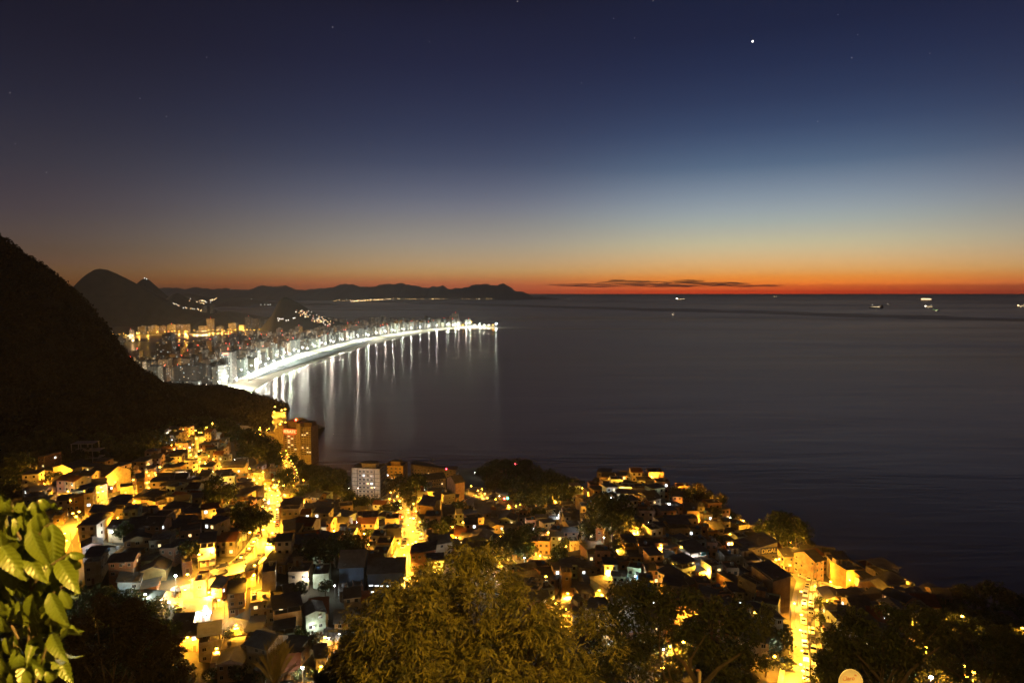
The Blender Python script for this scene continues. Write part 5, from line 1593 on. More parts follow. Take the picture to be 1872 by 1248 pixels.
# hotel: two slabs, blank shafts and a lower wing
D = 800.0; p = at(541, 852, D); o = thing('hotel', None, None, p, R(-14)); s_ = D / F
hw = WALLS['cream']; mb = MB()
h1 = 76 * s_
W1, W2, SH = 27 * s_, 20 * s_, 9 * s_
x0 = -34 * s_
mb.bb(x0, x0 + SH, 0, 20, -10, h1, hw); mb.bb(x0 + SH, x0 + SH + W1, 1.5, 18, -10, h1 - 4, hw); mb.bb(x0 + SH + W1, x0 + 2 * SH + W1, 0, 20, -10, h1 + 3, hw)
mb.bb(x0 + 2 * SH + W1, x0 + 2 * SH + W1 + W2, 1.5, 18, -10, h1 - 1, hw); mb.build('wall', o)
mb = MB(); mb.bb(x0 - 30 * s_, x0, 3, 20, -10, 58 * s_, hw); mb.bb(x0 - 16 * s_, x0 - 1, 6, 18, 58 * s_, 58 * s_ + 5, hw); mb.build('side_wing', o)
mb = MB(); mb.bb(x0 + SH + 2, x0 + SH + W1 - 2, 6, 15, h1 - 4, h1 + 4, WALLS['brown']); mb.bb(x0 + 2 * SH + W1 + 2, x0 + 2 * SH + W1 + W2 - 1, 5, 16, h1 - 1, h1 + 3.5, WALLS['brown']); mb.build('roof_house', o)
nW = 0
sm = MB()
for k in range(20):
    z = k * 2.55 + 1
    for xx, W_, lim in ((x0 + SH, W1, h1 - 12), (x0 + 2 * SH + W1, W2, h1 - 3)):
        if z + 2 < lim: sm.bb(xx + .05, xx + W_ - .05, .6, 1.5, z - .25, z + .65, hw)
sm.build('balcony', o)
hotel_lit = {(0, 13, 1), (0, 14, 1), (0, 12, 2), (0, 11, 1), (0, 10, 1), (0, 9, 2), (0, 8, 1), (0, 7, 3), (1, 18, 2), (1, 18, 3), (1, 14, 0), (1, 14, 1), (1, 15, 2), (1, 8, 0), (1, 8, 2), (1, 6, 2), (1, 6, 3)}
for k in range(5, 19):
    z = k * 2.55 + 2.0
    for blk, xx, W_, n_, lim in ((0, x0 + SH, W1, 4, h1 - 11), (1, x0 + 2 * SH + W1, W2, 4, h1 - 2)):
        if z + 1 > lim: continue
        for q in range(n_):
            if nW >= 100: continue
            nW += 1
            link('window', WIN['lit'][2] if (blk, k, q) in hotel_lit else WIN['dark'], o, (xx + (q + .5) / n_ * W_, 1.49, z + .3), None, (W_ / n_ * .72, 1, 1.35))
fc = bpy.data.curves.new('lettering', 'FONT'); fc.body = 'SHERATON'; fc.align_x = 'CENTER'; fc.size = 5.2; fc.extrude = .3; fc.space_character = 1.0
fc.materials.append(glow('red_neon', (1, 0.09, 0.03), 9, False))
t = link('lettering', text_mesh(fc), o, (x0 + SH + W1 / 2, 1.1, h1 - 9.2), (math.pi / 2, 0, 0))
ld = link('bulb', light_data('neon_bulb', (1, 0.12, 0.05), 2500, 1.5), o, (x0 + SH + W1 / 2, -2.5, h1 - 8))
bm_ = MB(); bm_.lathe([(.3, 0), (1.0, .8), (1.0, 1.6), (.2, 2.2)], (x0 + SH + W1 - 6, 10, h1 + 4), RED_GLOW, 8); bm_.build('beacon', o)
want(o, 'tall cream hotel with glowing red rooftop lettering above the bay', 'hotel', (p[0], p[1], p[2] + 35)); FOOT.append((p[0], p[1], 60, 20, R(-14)))

# sign of the lettered building
w_ = FOOT[[i for i, h_ in enumerate(HOUSES) if h_ is DG][0]][2] if True else 14
sg = thing('shop_sign', 'dark blue sign with pale capital letters on the long grey building', 'sign', DG.location, DG.rotation_euler.z)
hD = (1040 - 1000) / F * float(dist(1392, 1040)) * 1.06
mb = MB(); mb.bb(w_ / 2 - 7.6, w_ / 2 - .2, -.28, -.1, hD - 2.9, hD - .25, surf('sign_blue', (0.02, 0.03, 0.10), .5, 1, .1)); mb.build('board', sg)
fc = bpy.data.curves.new('lettering', 'FONT'); fc.body = 'DIGAL'; fc.align_x = 'CENTER'; fc.size = 2.35; fc.extrude = .06; fc.materials.append(surf('sign_letter', (0.85, 0.75, 0.4), .5, 1, .05))
link('lettering', text_mesh(fc), sg, (w_ / 2 - 3.9, -.36, hD - 2.35), (math.pi / 2, 0, 0))

# ------------------------------------------------------------------ lamp positions (photo pixel of the lamp head)
SODL = [(181, 900), (191, 920), (142, 934), (149, 941), (129, 971), (132, 985), (276, 880), (279, 890), (249, 905), (64, 871), (341, 823), (343, 831), (399, 790), (362, 844), (370, 852), (459, 876), (464, 882), (475, 887), (487, 895), (496, 902),
        (485, 916), (495, 929), (493, 940), (504, 948), (488, 967), (507, 971), (513, 832), (517, 839), (530, 861), (535, 868), (543, 878), (559, 876), (533, 887), (561, 931), (567, 947), (475, 793), (389, 866), (399, 863),
        (504, 743), (521, 747), (500, 752), (514, 749), (501, 761), (517, 770), (524, 771), (509, 775), (516, 779), (477, 784), (468, 792), (328, 866), (348, 1049), (381, 1089), (409, 1095), (391, 1050), (467, 990), (489, 966), (502, 978), (497, 990),
        (460, 1010), (446, 1018), (471, 1022), (458, 1036), (438, 1048), (426, 1054), (566, 948), (636, 974), (651, 975), (673, 989), (444, 1124), (327, 1076), (341, 1090), (707, 911), (715, 914), (743, 929), (740, 936), (752, 943), (740, 959), (747, 970),
        (751, 995), (763, 991), (778, 971), (747, 1010), (731, 1020), (857, 887), (885, 892), (891, 901), (896, 909), (903, 910), (875, 894), (930, 921), (943, 922), (952, 920), (852, 944), (844, 951), (832, 959), (910, 976), (912, 989), (983, 981), (975, 990),
        (1003, 969), (1237, 946), (1208, 991), (1243, 994), (1183, 993), (1291, 988), (1338, 985), (1336, 972), (1330, 1005), (1229, 1026), (1264, 1001), (1340, 988), (1372, 1106), (1458, 1080), (1455, 1117), (1521, 1058), (1594, 1103), (1567, 1080), (1228, 1172), (1257, 1166),
        (1403, 1188), (1310, 1079), (1473, 1207), (1482, 1223), (1657, 1111), (1747, 1120), (1760, 1222), (1780, 1217), (1750, 1207), (1866, 1140), (1685, 1172), (1790, 1239), (991, 1047), (983, 1059), (1019, 1087), (1034, 1078), (1038, 1106), (1089, 1073), (1096, 1081), (390, 1170),
        (594, 1208), (590, 1135), (640, 1150), (738, 1030), (733, 1044), (745, 1058), (1213, 1210), (30, 840), (55, 836), (118, 1012), (104, 1024), (1500, 1070), (1438, 1032), (1410, 1020), (1470, 1145), (1468, 1180)]  # the pair by the lettered sign is added to brighten it
STRONG = {(328, 866), (459, 876), (496, 902), (535, 868), (381, 1089), (409, 1095), (446, 1018), (391, 1050), (763, 991), (857, 887), (891, 901), (912, 989), (1237, 946), (1208, 991), (1243, 994), (1291, 988), (1338, 985), (1229, 1026), (1372, 1106), (1458, 1080),
          (1455, 1117), (1521, 1058), (1473, 1207), (1096, 1081), (1034, 1078), (1657, 1111), (1747, 1120), (495, 929), (636, 974), (651, 975), (341, 823), (504, 743), (514, 749), (743, 929), (751, 995)}
WHITEL = [(123, 909, 1), (276, 854, 1), (203, 961, 1), (386, 795, 2), (334, 862, 1), (306, 794, 2), (326, 790, 1.4), (420, 814, .5), (414, 831, .8), (429, 839, .8), (389, 882, 1), (424, 898, .5), (540, 916, 1.5), (178, 996, 1.5), (262, 1025, 1.5), (309, 1098, 1.2), (363, 1046, 1.5),
          (321, 1050, 2), (382, 1042, 1.5), (122, 1131, .6), (525, 1043, .6), (561, 1042, 1), (603, 978, .6), (568, 1003, .6), (583, 970, 1), (665, 1014, 1), (777, 964, .5), (756, 946, .5), (726, 922, .5), (868, 863, .3), (934, 894, 1), (913, 906, .6), (951, 967, 1.4), (993, 982, 1.4),
          (968, 944, .7), (970, 931, .7), (1078, 890, .4), (1029, 963, .8), (1042, 1021, 1.4), (1072, 1036, .8), (959, 1018, .6), (952, 1035, .6), (1223, 920, 2.2), (1202, 932, 1.6), (1144, 927, .4), (1182, 1041, 1.2), (1104, 981, .6), (1186, 953, .6), (1246, 953, .5), (1376, 1055, .8),
          (1120, 1146, 1.4), (1213, 1184, .7), (1406, 1163, .7), (1137, 1070, 1), (1161, 1051, .5), (553, 1217, 1.4), (1702, 1234, 1.4), (870, 1046, 1), (905, 1050, 1), (890, 1042, .8), (690, 1090, .5), (601, 1160, .5), (1335, 945, .4), (1642, 1213, .5), (619, 1100, .3), (572, 1092, .3), (612, 1068, .3)]
LPOS = np.array([(x, y) for x, y in SODL] + [(x, y) for x, y, _ in WHITEL], float)

# ------------------------------------------------------------------ filling in the other houses
ZONE = [(40, 880), (130, 866), (230, 868), (290, 840), (310, 800), (345, 790), (400, 788), (430, 850), (470, 862), (520, 905), (560, 915), (640, 930), (700, 940), (760, 905), (850, 932), (950, 938), (1000, 930), (1055, 912), (1085, 890), (1190, 884), (1285, 922),
        (1395, 990), (1520, 1036), (1640, 1080), (1740, 1118), (1660, 1180), (1530, 1190), (1500, 1120), (1478, 1250), (1390, 1250), (1350, 1180), (1120, 1180), (1000, 1130), (880, 1065), (760, 1080), (690, 1140), (660, 1245), (380, 1250), (320, 1150), (180, 1062), (110, 990), (60, 940)]
LG_ = np.array([tuple(gp(x, y + 7 * F / dist(x, y + 20))) for x, y in LPOS])
fx, fy, fr_ = [f[0] + math.sin(-f[4]) * f[3] / 2 * 1 for f in FOOT], [f[1] + f[3] / 2 for f in FOOT], [max(f[2], f[3]) * .5 for f in FOOT]
fr2 = random.Random(99)
RPX = np.array([pix((q[0], q[1], q[2])) for nm_ in ROADSAMP for q in ROADSAMP[nm_][0]]); RPY = np.array([q[1] for nm_ in ROADSAMP for q in ROADSAMP[nm_][0]])
tries = 0; nfill = 0
NH = 292
small_mb = MB()
cand = []


def simple_house(mb, p, w, d, h, a, wall, roof):
    ca, sa = math.cos(a), math.sin(a)

    def tr(x, y, z): return (p[0] + x * ca - y * sa, p[1] + x * sa + y * ca, p[2] + z)

    def bx(x0, x1, y0, y1, z0, z1, m_):
        c_ = tr((x0 + x1) / 2, (y0 + y1) / 2, (z0 + z1) / 2); mb.box(c_, (x1 - x0, y1 - y0, z1 - z0), m_, a)
    bx(-w / 2, w / 2, 0, d, -6, h, WALLS[wall])
    for k in range(max(1, round(h / 2.7))):
        for x in (-w * .26, w * .22):
            bx(x - .5, x + .5, -.06, .03, k * 2.7 + 1, k * 2.7 + 2.1, GLASS if fr2.random() < .88 else LIT[fr2.randrange(3)])
        bx(w / 2 - .03, w / 2 + .06, d * .4, d * .4 + 1, k * 2.7 + 1, k * 2.7 + 2.1, GLASS)
    if roof in ('gable', 'tile', 'gablefront'):
        m_ = TILE_R if roof == 'tile' else TIN_R
        for y0 in (-.4, d + .4):
            P = [tr(-w / 2 - .3, y0, h - .15), tr(w / 2 + .3, y0, h - .15), tr(w / 2 + .3, d / 2, h + d * .2), tr(-w / 2 - .3, d / 2, h + d * .2)]
            mb.poly(P + [(q_[0], q_[1], q_[2] + .1) for q_ in P], [(3, 2, 1, 0), (4, 5, 6, 7), (0, 1, 5, 4), (1, 2, 6, 5), (2, 3, 7, 6), (3, 0, 4, 7)], m_)
        for x in (-w / 2, w / 2): mb.poly([tr(x, 0, h), tr(x, d, h), tr(x, d / 2, h + d * .19)], [(0, 1, 2)], WALLS[wall])
    elif roof == 'slab':
        bx(-w / 2, w / 2, 0, .15, h, h + .7, WALLS[wall]); bx(-w / 2, -w / 2 + .15, .15, d - .15, h, h + .7, WALLS[wall]); bx(w / 2 - .15, w / 2, .15, d - .15, h, h + .7, WALLS[wall]); bx(-w / 2, w / 2, d - .15, d, h, h + .7, WALLS[wall])
        bx(-w / 2 + .16, w / 2 - .16, .16, d - .16, h + .02, h + .1, SLAB)
        c_ = tr(w * .2, d * .6, h + .1); mb.lathe([(.5, 0), (.65, .1), (.7, .9), (.3, 1.15)], c_, BLUET if fr2.random() < .4 else GREYT, 8)
    else:
        bx(-w / 2 - .4, w / 2 + .4, -.4, d + .4, h + .2, h + .3, TIN_R); bx(-w / 2 + .1, w / 2 - .1, .1, d - .1, h, h + .19, SLAB)


while tries < 45000 and len(cand) < 760:
    tries += 1
    x, y = fr2.uniform(40, 1740), fr2.uniform(785, 1248)
    if not inside(ZONE, x, y): continue
    D = float(dist(x, y))
    if D > 560: continue
    dense = x > 930 and y > 895 and x < 1360
    w = fr2.uniform(4.2, 6.8) if dense else fr2.uniform(5.0, 8.5)
    d_ = fr2.uniform(5, 7) if dense else fr2.uniform(6.5, 9)
    p = at(x, y, D)
    cxx, cyy = p.x, p.y + d_ / 2
    if np.min(np.hypot(RP[:, 0] - cxx, RP[:, 1] - cyy) - RP[:, 2]) < w * .5: continue
    if np.min(np.hypot(LG_[:, 0] - cxx, LG_[:, 1] - cyy)) < w * .5 + .6: continue
    rad = w * (.40 if dense else .44)
    if any((a - cxx) ** 2 + (b_ - cyy) ** 2 < (c_ * .8 + rad * .95) ** 2 for a, b_, c_ in zip(fx, fy, fr_)): continue
    if any((a - cxx) ** 2 + (b_ - cyy) ** 2 < (c_ * .72 + rad * .6) ** 2 for a, b_, c_ in TREES): continue
    hw_ = w * .5 / D * F; hp = 5.2 / D * F
    if fr2.random() < .85 and np.any((np.abs(RPX[:, 0] - x) < hw_ + 3) & (RPX[:, 1] < y) & (RPX[:, 1] > y - hp) & (RPY > D)): continue
    if fr2.random() < .8 and np.any((np.abs(LPOS[:, 0] - x) < hw_) & (LPOS[:, 1] < y - 2) & (LPOS[:, 1] > y - hp)): continue
    fx.append(cxx); fy.append(cyy); fr_.append(rad)
    cand.append((x, y, p, w, d_, dense))
cand.sort(key=lambda c: c[2].y / c[3])
print('fill houses', len(cand), 'keyed', len(HOUSES))
for q, (x, y, p, w, d_, dense) in enumerate(cand):
    wall = fr2.choice(['brick', 'brick', 'brick', 'grey', 'grey', 'cream', 'white', 'ochre', 'pink', 'brown', 'pale green', 'pale blue'] if dense else ['white', 'white', 'cream', 'cream', 'grey', 'brick', 'ochre', 'pink', 'brown', 'pale blue', 'pale green'])
    roof = fr2.choice(['slab', 'slab', 'slab', 'tin', 'tin', 'terrace', 'gable'] if dense else ['slab', 'slab', 'tin', 'tin', 'gable', 'gable', 'tile', 'terrace', 'gablefront'])
    fl = fr2.choice([1, 2, 2, 2, 3] if dense else [1, 1, 2, 2, 2, 3])
    if len(HOUSES) < NH:
        house(p, w, d_, fl * 2.7, fr2.choice([-22, -10, 0, 6, 12, 18, 24, 30]) + fr2.uniform(-5, 5), wall, roof, lit=.12)
    else:
        simple_house(small_mb, p, w, d_, fl * 2.7, math.radians(fr2.choice([-20, -8, 0, 8, 16, 24])), wall, roof)
if small_mb.v:
    tag(small_mb.build('distant_houses'), kind='stuff', label='remaining small houses packed among the nearer ones')


def in_house(x, y, m_=.7):
    for fxx, fyy, w, d_, a in FOOT:
        dx, dy = x - fxx, y - fyy
        lx = dx * math.cos(a) + dy * math.sin(a); ly = -dx * math.sin(a) + dy * math.cos(a)
        if -w / 2 - m_ < lx < w / 2 + m_ and -m_ < ly < d_ + m_: return True
    return False


# ------------------------------------------------------------------ lamps of the slum
lr = random.Random(31)


def place_lamp(x, y, hh):
    D = float(dist(x, y + 10))
    for _ in range(8):
        D = float(dist(x, y + hh * F / D))
    p = at(x, y, D)
    X, Y = p.x, p.y
    for k in range(14):
        if not in_house(X, Y): break
        Y -= 1.0; X = p.x * Y / p.y
    return Vector((X, Y, float(ground_z(X, Y))))


for x, y in SODL:
    st = (x, y) in STRONG
    hd = y < 800 and x > 460
    q = place_lamp(x, y, 5.6)
    if hd:      # lamps of the lookout on the headland road
        Yh = 1000 - (y - 745) * 4.5; q = at(x, y, Yh); q.z -= 7
    d2 = np.hypot(RP[:, 0] - q.x, RP[:, 1] - q.y); i = int(np.argmin(d2))
    rz = math.atan2(RP[i, 0] - q.x, -(RP[i, 1] - q.y)) if d2[i] < 14 else lr.uniform(-1, 1)
    col = SOD if not st else (1.0, 0.46, 0.04)
    lamp('street', q, 5.6 if not hd else 7.0, .42 if not hd else 1.0, col, 40, (24000 if st else 16000) * lr.uniform(.75, 1.3) * (2 if hd else 1), ('bright ' if st else '') + 'sodium street lamp' + (' on the headland road' if hd else ' among the houses'), 'sodium street lamps', rz, rad=.25, key='slum')
LK = sorted([(x, y) for x, y in SODL if y < 800 and x > 460 and y < 782], key=lambda t: t[1])
c = np.array([tuple(at(x, y, 1000 - (y - 745) * 4.5) - Vector((0, 0, 7.3))) for x, y in ((512, 744), (508, 749), (512, 755), (509, 762), (516, 770), (511, 777), (490, 786), (470, 794))])
d = np.concatenate([[0], np.cumsum(np.linalg.norm(c[1:] - c[:-1], axis=1))]); tt = np.linspace(0, d[-1], 40); c = np.stack([np.interp(tt, d, c[:, k]) for k in range(3)], -1)
o = link('road', ribbon(c, -9, 9, 0, 12, ROADM, 'road')); tag(o, kind='structure', label='lamplit lookout road winding round the headland')
# extra rows of lamps, added to brighten the busiest streets
for nm, pw in (('main street', 11000), ('hotel road', 13000), ('west street', 10000), ('centre street', 10000)):
    c, nn, wd = ROADSAMP[nm]; k = 2; sd = 1
    while k < len(c) - 2:
        q = Vector((c[k][0] + nn[k][0] * sd * (wd / 2 + .7), c[k][1] + nn[k][1] * sd * (wd / 2 + .7), c[k][2] + .12))
        if not in_house(q.x, q.y, .3):
            lamp('street', q, 6.2, .42, (1.0, 0.46, 0.035), 40, pw * lr.uniform(.8, 1.2), 'added sodium lamp lining the ' + nm, 'sodium street lamps', math.atan2(-nn[k][0] * sd, nn[k][1] * sd), rad=.25, key='slum')
        k += 4; sd = -sd
for x, y, s_ in WHITEL:
    q = place_lamp(x, y, 4.5)
    col = lr.choice([(.86, .97, 1.0), (.95, 1, .9), (.8, 1, .85), (1, .93, .8)])
    lamp('flood', q, 4.5, .34 if s_ > 1 else .2, col, 45 if s_ > 1 else 22, 2000 * s_, ('dazzling ' if s_ > 1 else 'small ') + 'white floodlight on a post between the houses', 'white floodlights', lr.uniform(-.5, .5), rad=.15, key='slum')
# small post lamps added at random spots as fill light between the houses
nal = 0
for k in range(4000):
    if nal >= 170: break
    x, y = lr.uniform(60, 1720), lr.uniform(800, 1235)
    if not inside(ZONE, x, y): continue
    q = gp(x, y)
    if in_house(q.x, q.y, 1.0) or np.min(np.hypot(LG_[:, 0] - q.x, LG_[:, 1] - q.y)) < 10: continue
    LG_ = np.vstack([LG_, [q.x, q.y, q.z]])
    q.z = float(ground_z(q.x, q.y)); wm = lr.random() < .88
    lamp('globe', q, 5.2, .22, SOD if wm else (.9, .97, 1.0), 30, (11500 if wm else 1000) * lr.uniform(.5, 1.6), ('amber' if wm else 'white') + ' globe fill lamp on a post in the alleys', 'alley fill lamps', rad=.2, key='slum')
    nal += 1
# lamps added to light the fronts of the hotel and the two apartment blocks
for k, (x, y, pw, c_) in enumerate(((505, 868, 30e3, SOD), (525, 872, 30e3, SOD), (548, 872, 20e3, SOD), (468, 846, 22e3, SOD), (655, 925, 2600, (1, .75, .55)), (685, 926, 2600, (1, .75, .55)), (638, 916, 2600, (.9, .95, 1)), (722, 896, 22e3, SOD))):
    D_ = 745.0 if k < 4 else 452.0 if k < 7 else 515.0
    q = at(x, y, D_); q.z = float(ground_z(q.x, q.y))
    lamp('globe', q, 9, .3, c_, 12, pw, 'added globe lamp lighting ' + ('the hotel' if k < 4 else 'the white apartment block' if k < 7 else 'the yellow apartment block'), 'added facade lamps', rad=.5, key='slum')
lamp('flood', HT.location + Vector((-1.4, 3.0, 6.6)), 1.6, .35, (1, .95, .9), 40, 2500, 'floodlight blazing on the open white roof terrace', 'white floodlights', 0, rad=.15)
# red and green signals by the sea
for x, y, c_, nm, pw in ((943, 847, (1, .04, .06), 'red', 6000), (922, 910, (1, .05, .05), 'red', 120), (928, 909, (.05, 1, .3), 'green', 120), (936, 861, (.2, 1, .3), 'green', 100), (816, 857, (1, .05, .08), 'red', 60)):
    q = place_lamp(x, y, 9.0) if x != 816 else at(816, 857, float(dist(816, 874)))
    if x == 816: q.z -= 9
    lamp('globe', q, 9.0, 1.15 if x == 943 else .6, c_, 40 if x == 943 else 25, pw, f'{nm} signal light on a pole ' + ('above the dark promontory' if y < 880 and x > 900 else 'beside the sea road' if x > 900 else 'over the long flat building'), 'signal lights', key='signal')
# ------------------------------------------------------------------ cars
PAINT = [surf('car_paint_' + n_, c_, .35, 1, .08, rnd=.05) for n_, c_ in (('white', (.7, .7, .68)), ('silver', (.42, .43, .44)), ('black', (.03, .03, .035)), ('red', (.35, .03, .02)), ('grey', (.16, .17, .18)))]
TYRE = surf('tyre', (.02, .02, .02), .9, 1, .1); HUB = surf('hub_cap', (.4, .4, .4), .4, 1, .1); HEADL = surf('headlight_lens', (.7, .7, .65), .2, 1, .1); TAILL = surf('tail_light', (.3, .02, .02), .3, 1, .1)


def car_proto(paint, van):
    b_ = MB()
    if van:
        prof = [(-2.3, .35), (2.25, .35), (2.3, .8), (1.9, 1.1), (1.35, 1.95), (-2.25, 2.0), (-2.35, .8)]
    else:
        prof = [(-2.05, .35), (2.05, .35), (2.1, .68), (1.95, .82), (1.0, .92), (.45, 1.4), (-1.0, 1.43), (-1.75, .98), (-2.08, .92)]
    n_ = len(prof); wd = .92 if van else .84
    P = [(x, -wd * (1 if z < 1 else .84), z) for x, z in prof] + [(x, wd * (1 if z < 1 else .84), z) for x, z in prof]
    b_.poly(P, [tuple(range(n_)), tuple(range(2 * n_ - 1, n_ - 1, -1))] + [((i + 1) % n_, i, i + n_, (i + 1) % n_ + n_) for i in range(n_)], paint)
    g_ = MB(); e = .012
    if van:
        g_.poly([(1.87, -.74, 1.18), (1.87, .74, 1.18), (1.42, .7, 1.84), (1.42, -.7, 1.84)], [(0, 1, 2, 3)], GLASS)
        for s_ in (-1, 1): g_.poly([(x, s_ * (.86 + e if z < 1.3 else .80 + e), z) for x, z in ((1.5, 1.25), (-2.0, 1.25), (-2.0, 1.75), (1.25, 1.75))], [(0, 1, 2, 3) if s_ < 0 else (3, 2, 1, 0)], GLASS)
    else:
        g_.poly([(.99 + e, -.72, .96 + e), (.99 + e, .72, .96 + e), (.5 + e, .66, 1.36 + e), (.5 + e, -.66, 1.36 + e)], [(0, 1, 2, 3)], GLASS)
        g_.poly([(-1.7 - e, -.7, 1.03 + e), (-1.7 - e, .7, 1.03 + e), (-1.06 - e, .66, 1.40 + e), (-1.06 - e, -.66, 1.40 + e)], [(3, 2, 1, 0)], GLASS)
        for s_ in (-1, 1): g_.poly([(x, s_ * (y + e), z) for x, y, z in ((.85, .80, .97), (-1.5, .80, .99), (-1.0, .72, 1.36), (.42, .72, 1.34))], [(0, 1, 2, 3) if s_ < 0 else (3, 2, 1, 0)], GLASS)
    w_ = MB()
    w_.lathe([(.30, -.1), (.32, -.06), (.32, .06), (.30, .1)], (0, 0, 0), TYRE, 12)
    w_.lathe([(.18, .1), (.17, .12), (.02, .13)], (0, 0, 0), HUB, 10)
    h_ = MB(); h_.bb(-.02, .02, -.14, .14, -.08, .08, HEADL); t_ = MB(); t_.bb(-.02, .02, -.12, .12, -.1, .1, TAILL)
    return b_.mesh('body'), g_.mesh('window'), w_.mesh('wheel'), h_.mesh('headlight'), t_.mesh('tail_light')


CARS = [(nm, car_proto(PAINT[i], False)) for i, nm in enumerate(('white', 'silver', 'black', 'red', 'grey'))]
VAN = ('white', car_proto(PAINT[0], True))


def car(x, y, z, rz, which, pitch=0.0, van=False):
    nm, (b_, g_, w_, h_, t_) = which
    kind = 'van' if van else 'parked_car'
    o = thing(kind, None, None, (x, y, z), rz); o.rotation_euler = (0, pitch, rz)
    link('body', b_, o); link('window', g_, o)
    for sx in (-1.3, 1.3):
        for sy in (-.78, .78): link('wheel', w_, o, (sx, sy, .32), (math.pi / 2 * (-1 if sy > 0 else 1), 0, 0))
    for sy in (-.6, .6): link('headlight', h_, o, (2.28 if van else 2.08, sy, .66)); link('tail_light', t_, o, (-2.33 if van else -2.07, sy, .75))
    want(o, f"{nm} {'van' if van else 'car'} parked along the kerb", 'van' if van else 'car', (x, y, z + .8), 'vehicles parked along the streets', 'slum')


cr_ = random.Random(8)
for nm, a0, a1, step, sides, skip in (('main street', .34, 1.0, 6.4, (-1, 1), .3), ('hotel road', .3, 1, 7, (1,), .4), ('west street', .05, .8, 6.5, (1,), .45), ('centre street', .1, .85, 6.2, (-1, 1), .6), ('curved road', .1, .8, 7, (1,), .4), ('sea road', .2, .9, 7, (1,), .5), ('steep street', .1, .95, 5.4, (1, 1.9), .35), ('square', .2, .95, 5, (1,), .1)):
    c, nn, wd = ROADSAMP[nm]
    d = np.concatenate([[0], np.cumsum(np.linalg.norm(c[1:] - c[:-1], axis=1))])
    for sd in sides:
        s_ = d[-1] * a0
        while s_ < d[-1] * a1:
            if cr_.random() > skip:
                p = np.array([np.interp(s_, d, c[:, k]) for k in range(3)]); i = min(len(c) - 2, int(np.searchsorted(d, s_)))
                t = c[min(len(c) - 1, i + 1)] - c[max(0, i - 1)]; q = nn[i]
                off = (wd / 2 - 1.15 if abs(sd) == 1 else wd / 2 - 3.3) * (1 if sd > 0 else -1)
                van = nm == 'steep street' and cr_.random() < .25
                fl_ = cr_.random() < .5
                pt_ = math.atan2(t[2], math.hypot(t[0], t[1]))
                car(p[0] + q[0] * off, p[1] + q[1] * off, p[2] + .02, math.atan2(t[1], t[0]) + (math.pi if fl_ else 0), VAN if van else cr_.choice(CARS if nm != 'steep street' else CARS[:3] + CARS[:1]), pt_ if fl_ else -pt_, van)
            s_ += step * cr_.uniform(.9, 1.2)

# ------------------------------------------------------------------ utility poles and sagging wires over the square
WOOD = surf('weathered_wood', (.25, .19, .12), .9, 3, .5, stretch=(1, 1, .15)); WIRE = surf('cable_black', (.03, .03, .03), .7, 1, .1)
tops = []
for x, y in ((1487, 1078), (1484, 1122), (1481, 1175), (1480, 1222)):
    g_ = gp(x, y); g_ = Vector((g_.x, g_.y, float(ground_z(g_.x, g_.y))))
    o = thing('utility_pole', None, None, g_)
    m1_ = MB(); m1_.tube([(0, 0, -1), (0, 0, 5), (0, 0, 9.5)], [.16, .14, .1], KERB, 8); m1_.build('post', o)
    m1_ = MB(); m1_.bb(-1.2, 1.2, -.06, .06, 8.7, 8.86, WOOD); m1_.bb(-.9, .9, -.06, .06, 8.0, 8.14, WOOD); m1_.build('crossarm', o)
    m1_ = MB(); m1_.lathe([(.2, 0), (.26, .1), (.26, .75), (.12, .9)], (.35, .12, 6.8), GREYT, 10); m1_.build('transformer', o)
    want(o, 'concrete utility pole with crossarms', 'utility pole', g_ + Vector((0, 0, 9)), 'utility poles on the steep street', 'slum')
    tops.append(g_)
for k in range(3):
    for q, xo in enumerate((-1.1, 0, 1.1)):
        a = tops[k] + Vector((xo, 0, 8.9)); b_ = tops[k + 1] + Vector((xo, 0, 8.9))
        m1_ = MB(); m1_.tube([a.lerp(b_, t / 8) - Vector((0, 0, 4 * 1.1 * (t / 8) * (1 - t / 8))) for t in range(9)], .035, WIRE, 4); o = m1_.build('power_line')
        want(o, 'thin black power line sagging between two utility poles', 'wire', a.lerp(b_, .5), 'power lines over the steep street', 'slum')

# satellite dishes on the yellow house
mb = MB(); mb.lathe([(.03, .0), (.5, .05), (.95, .2), (1.0, .22), (.98, .24), (.5, .1), (.02, .05)], (0, 0, 0), GREYT, 16); DISHM = mb.mesh('dish', True)
mb = MB(); mb.tube([(0, 0, -.1), (0, 0, -1.3)], .05, POLE, 6); MASTM = mb.mesh('mast')
for k, (dx, hz_, sc) in enumerate(((-.6, 3.6, .75), (.9, 3.7, 1.0), (2.2, 1.6, .6))):
    yv = H_DISH.rotation_euler.z; p = H_DISH.location + Vector((dx * math.cos(yv) + .45 * math.sin(yv), dx * math.sin(yv) - .45 * math.cos(yv), hz_))
    o = thing('satellite_dish', ('small', 'larger', 'lowest')[k] + ' round satellite dish on the front of the large yellow house', 'satellite dish', p)
    o.scale = (sc,) * 3; d_ = link('dish', DISHM, o, None, (R(62), 0, R(10))); m_ = link('mast', MASTM, o)

# ------------------------------------------------------------------ ships
SHIPS = glow('ship_light_small', (1, .8, .6), 2.5, False)
HULL = surf('ship_hull', (.12, .11, .11), .6, .05, .3); DECK = surf('ship_deck', (.4, .38, .35), .7, .05, .2)
SHIPL = glow('ship_light', (1, .72, .36), 9, False); SHIPW = glow('ship_light_white', (1, .93, .75), 9, False); SHIPG = glow('ship_light_green', (.5, 1, .3), 8, False)


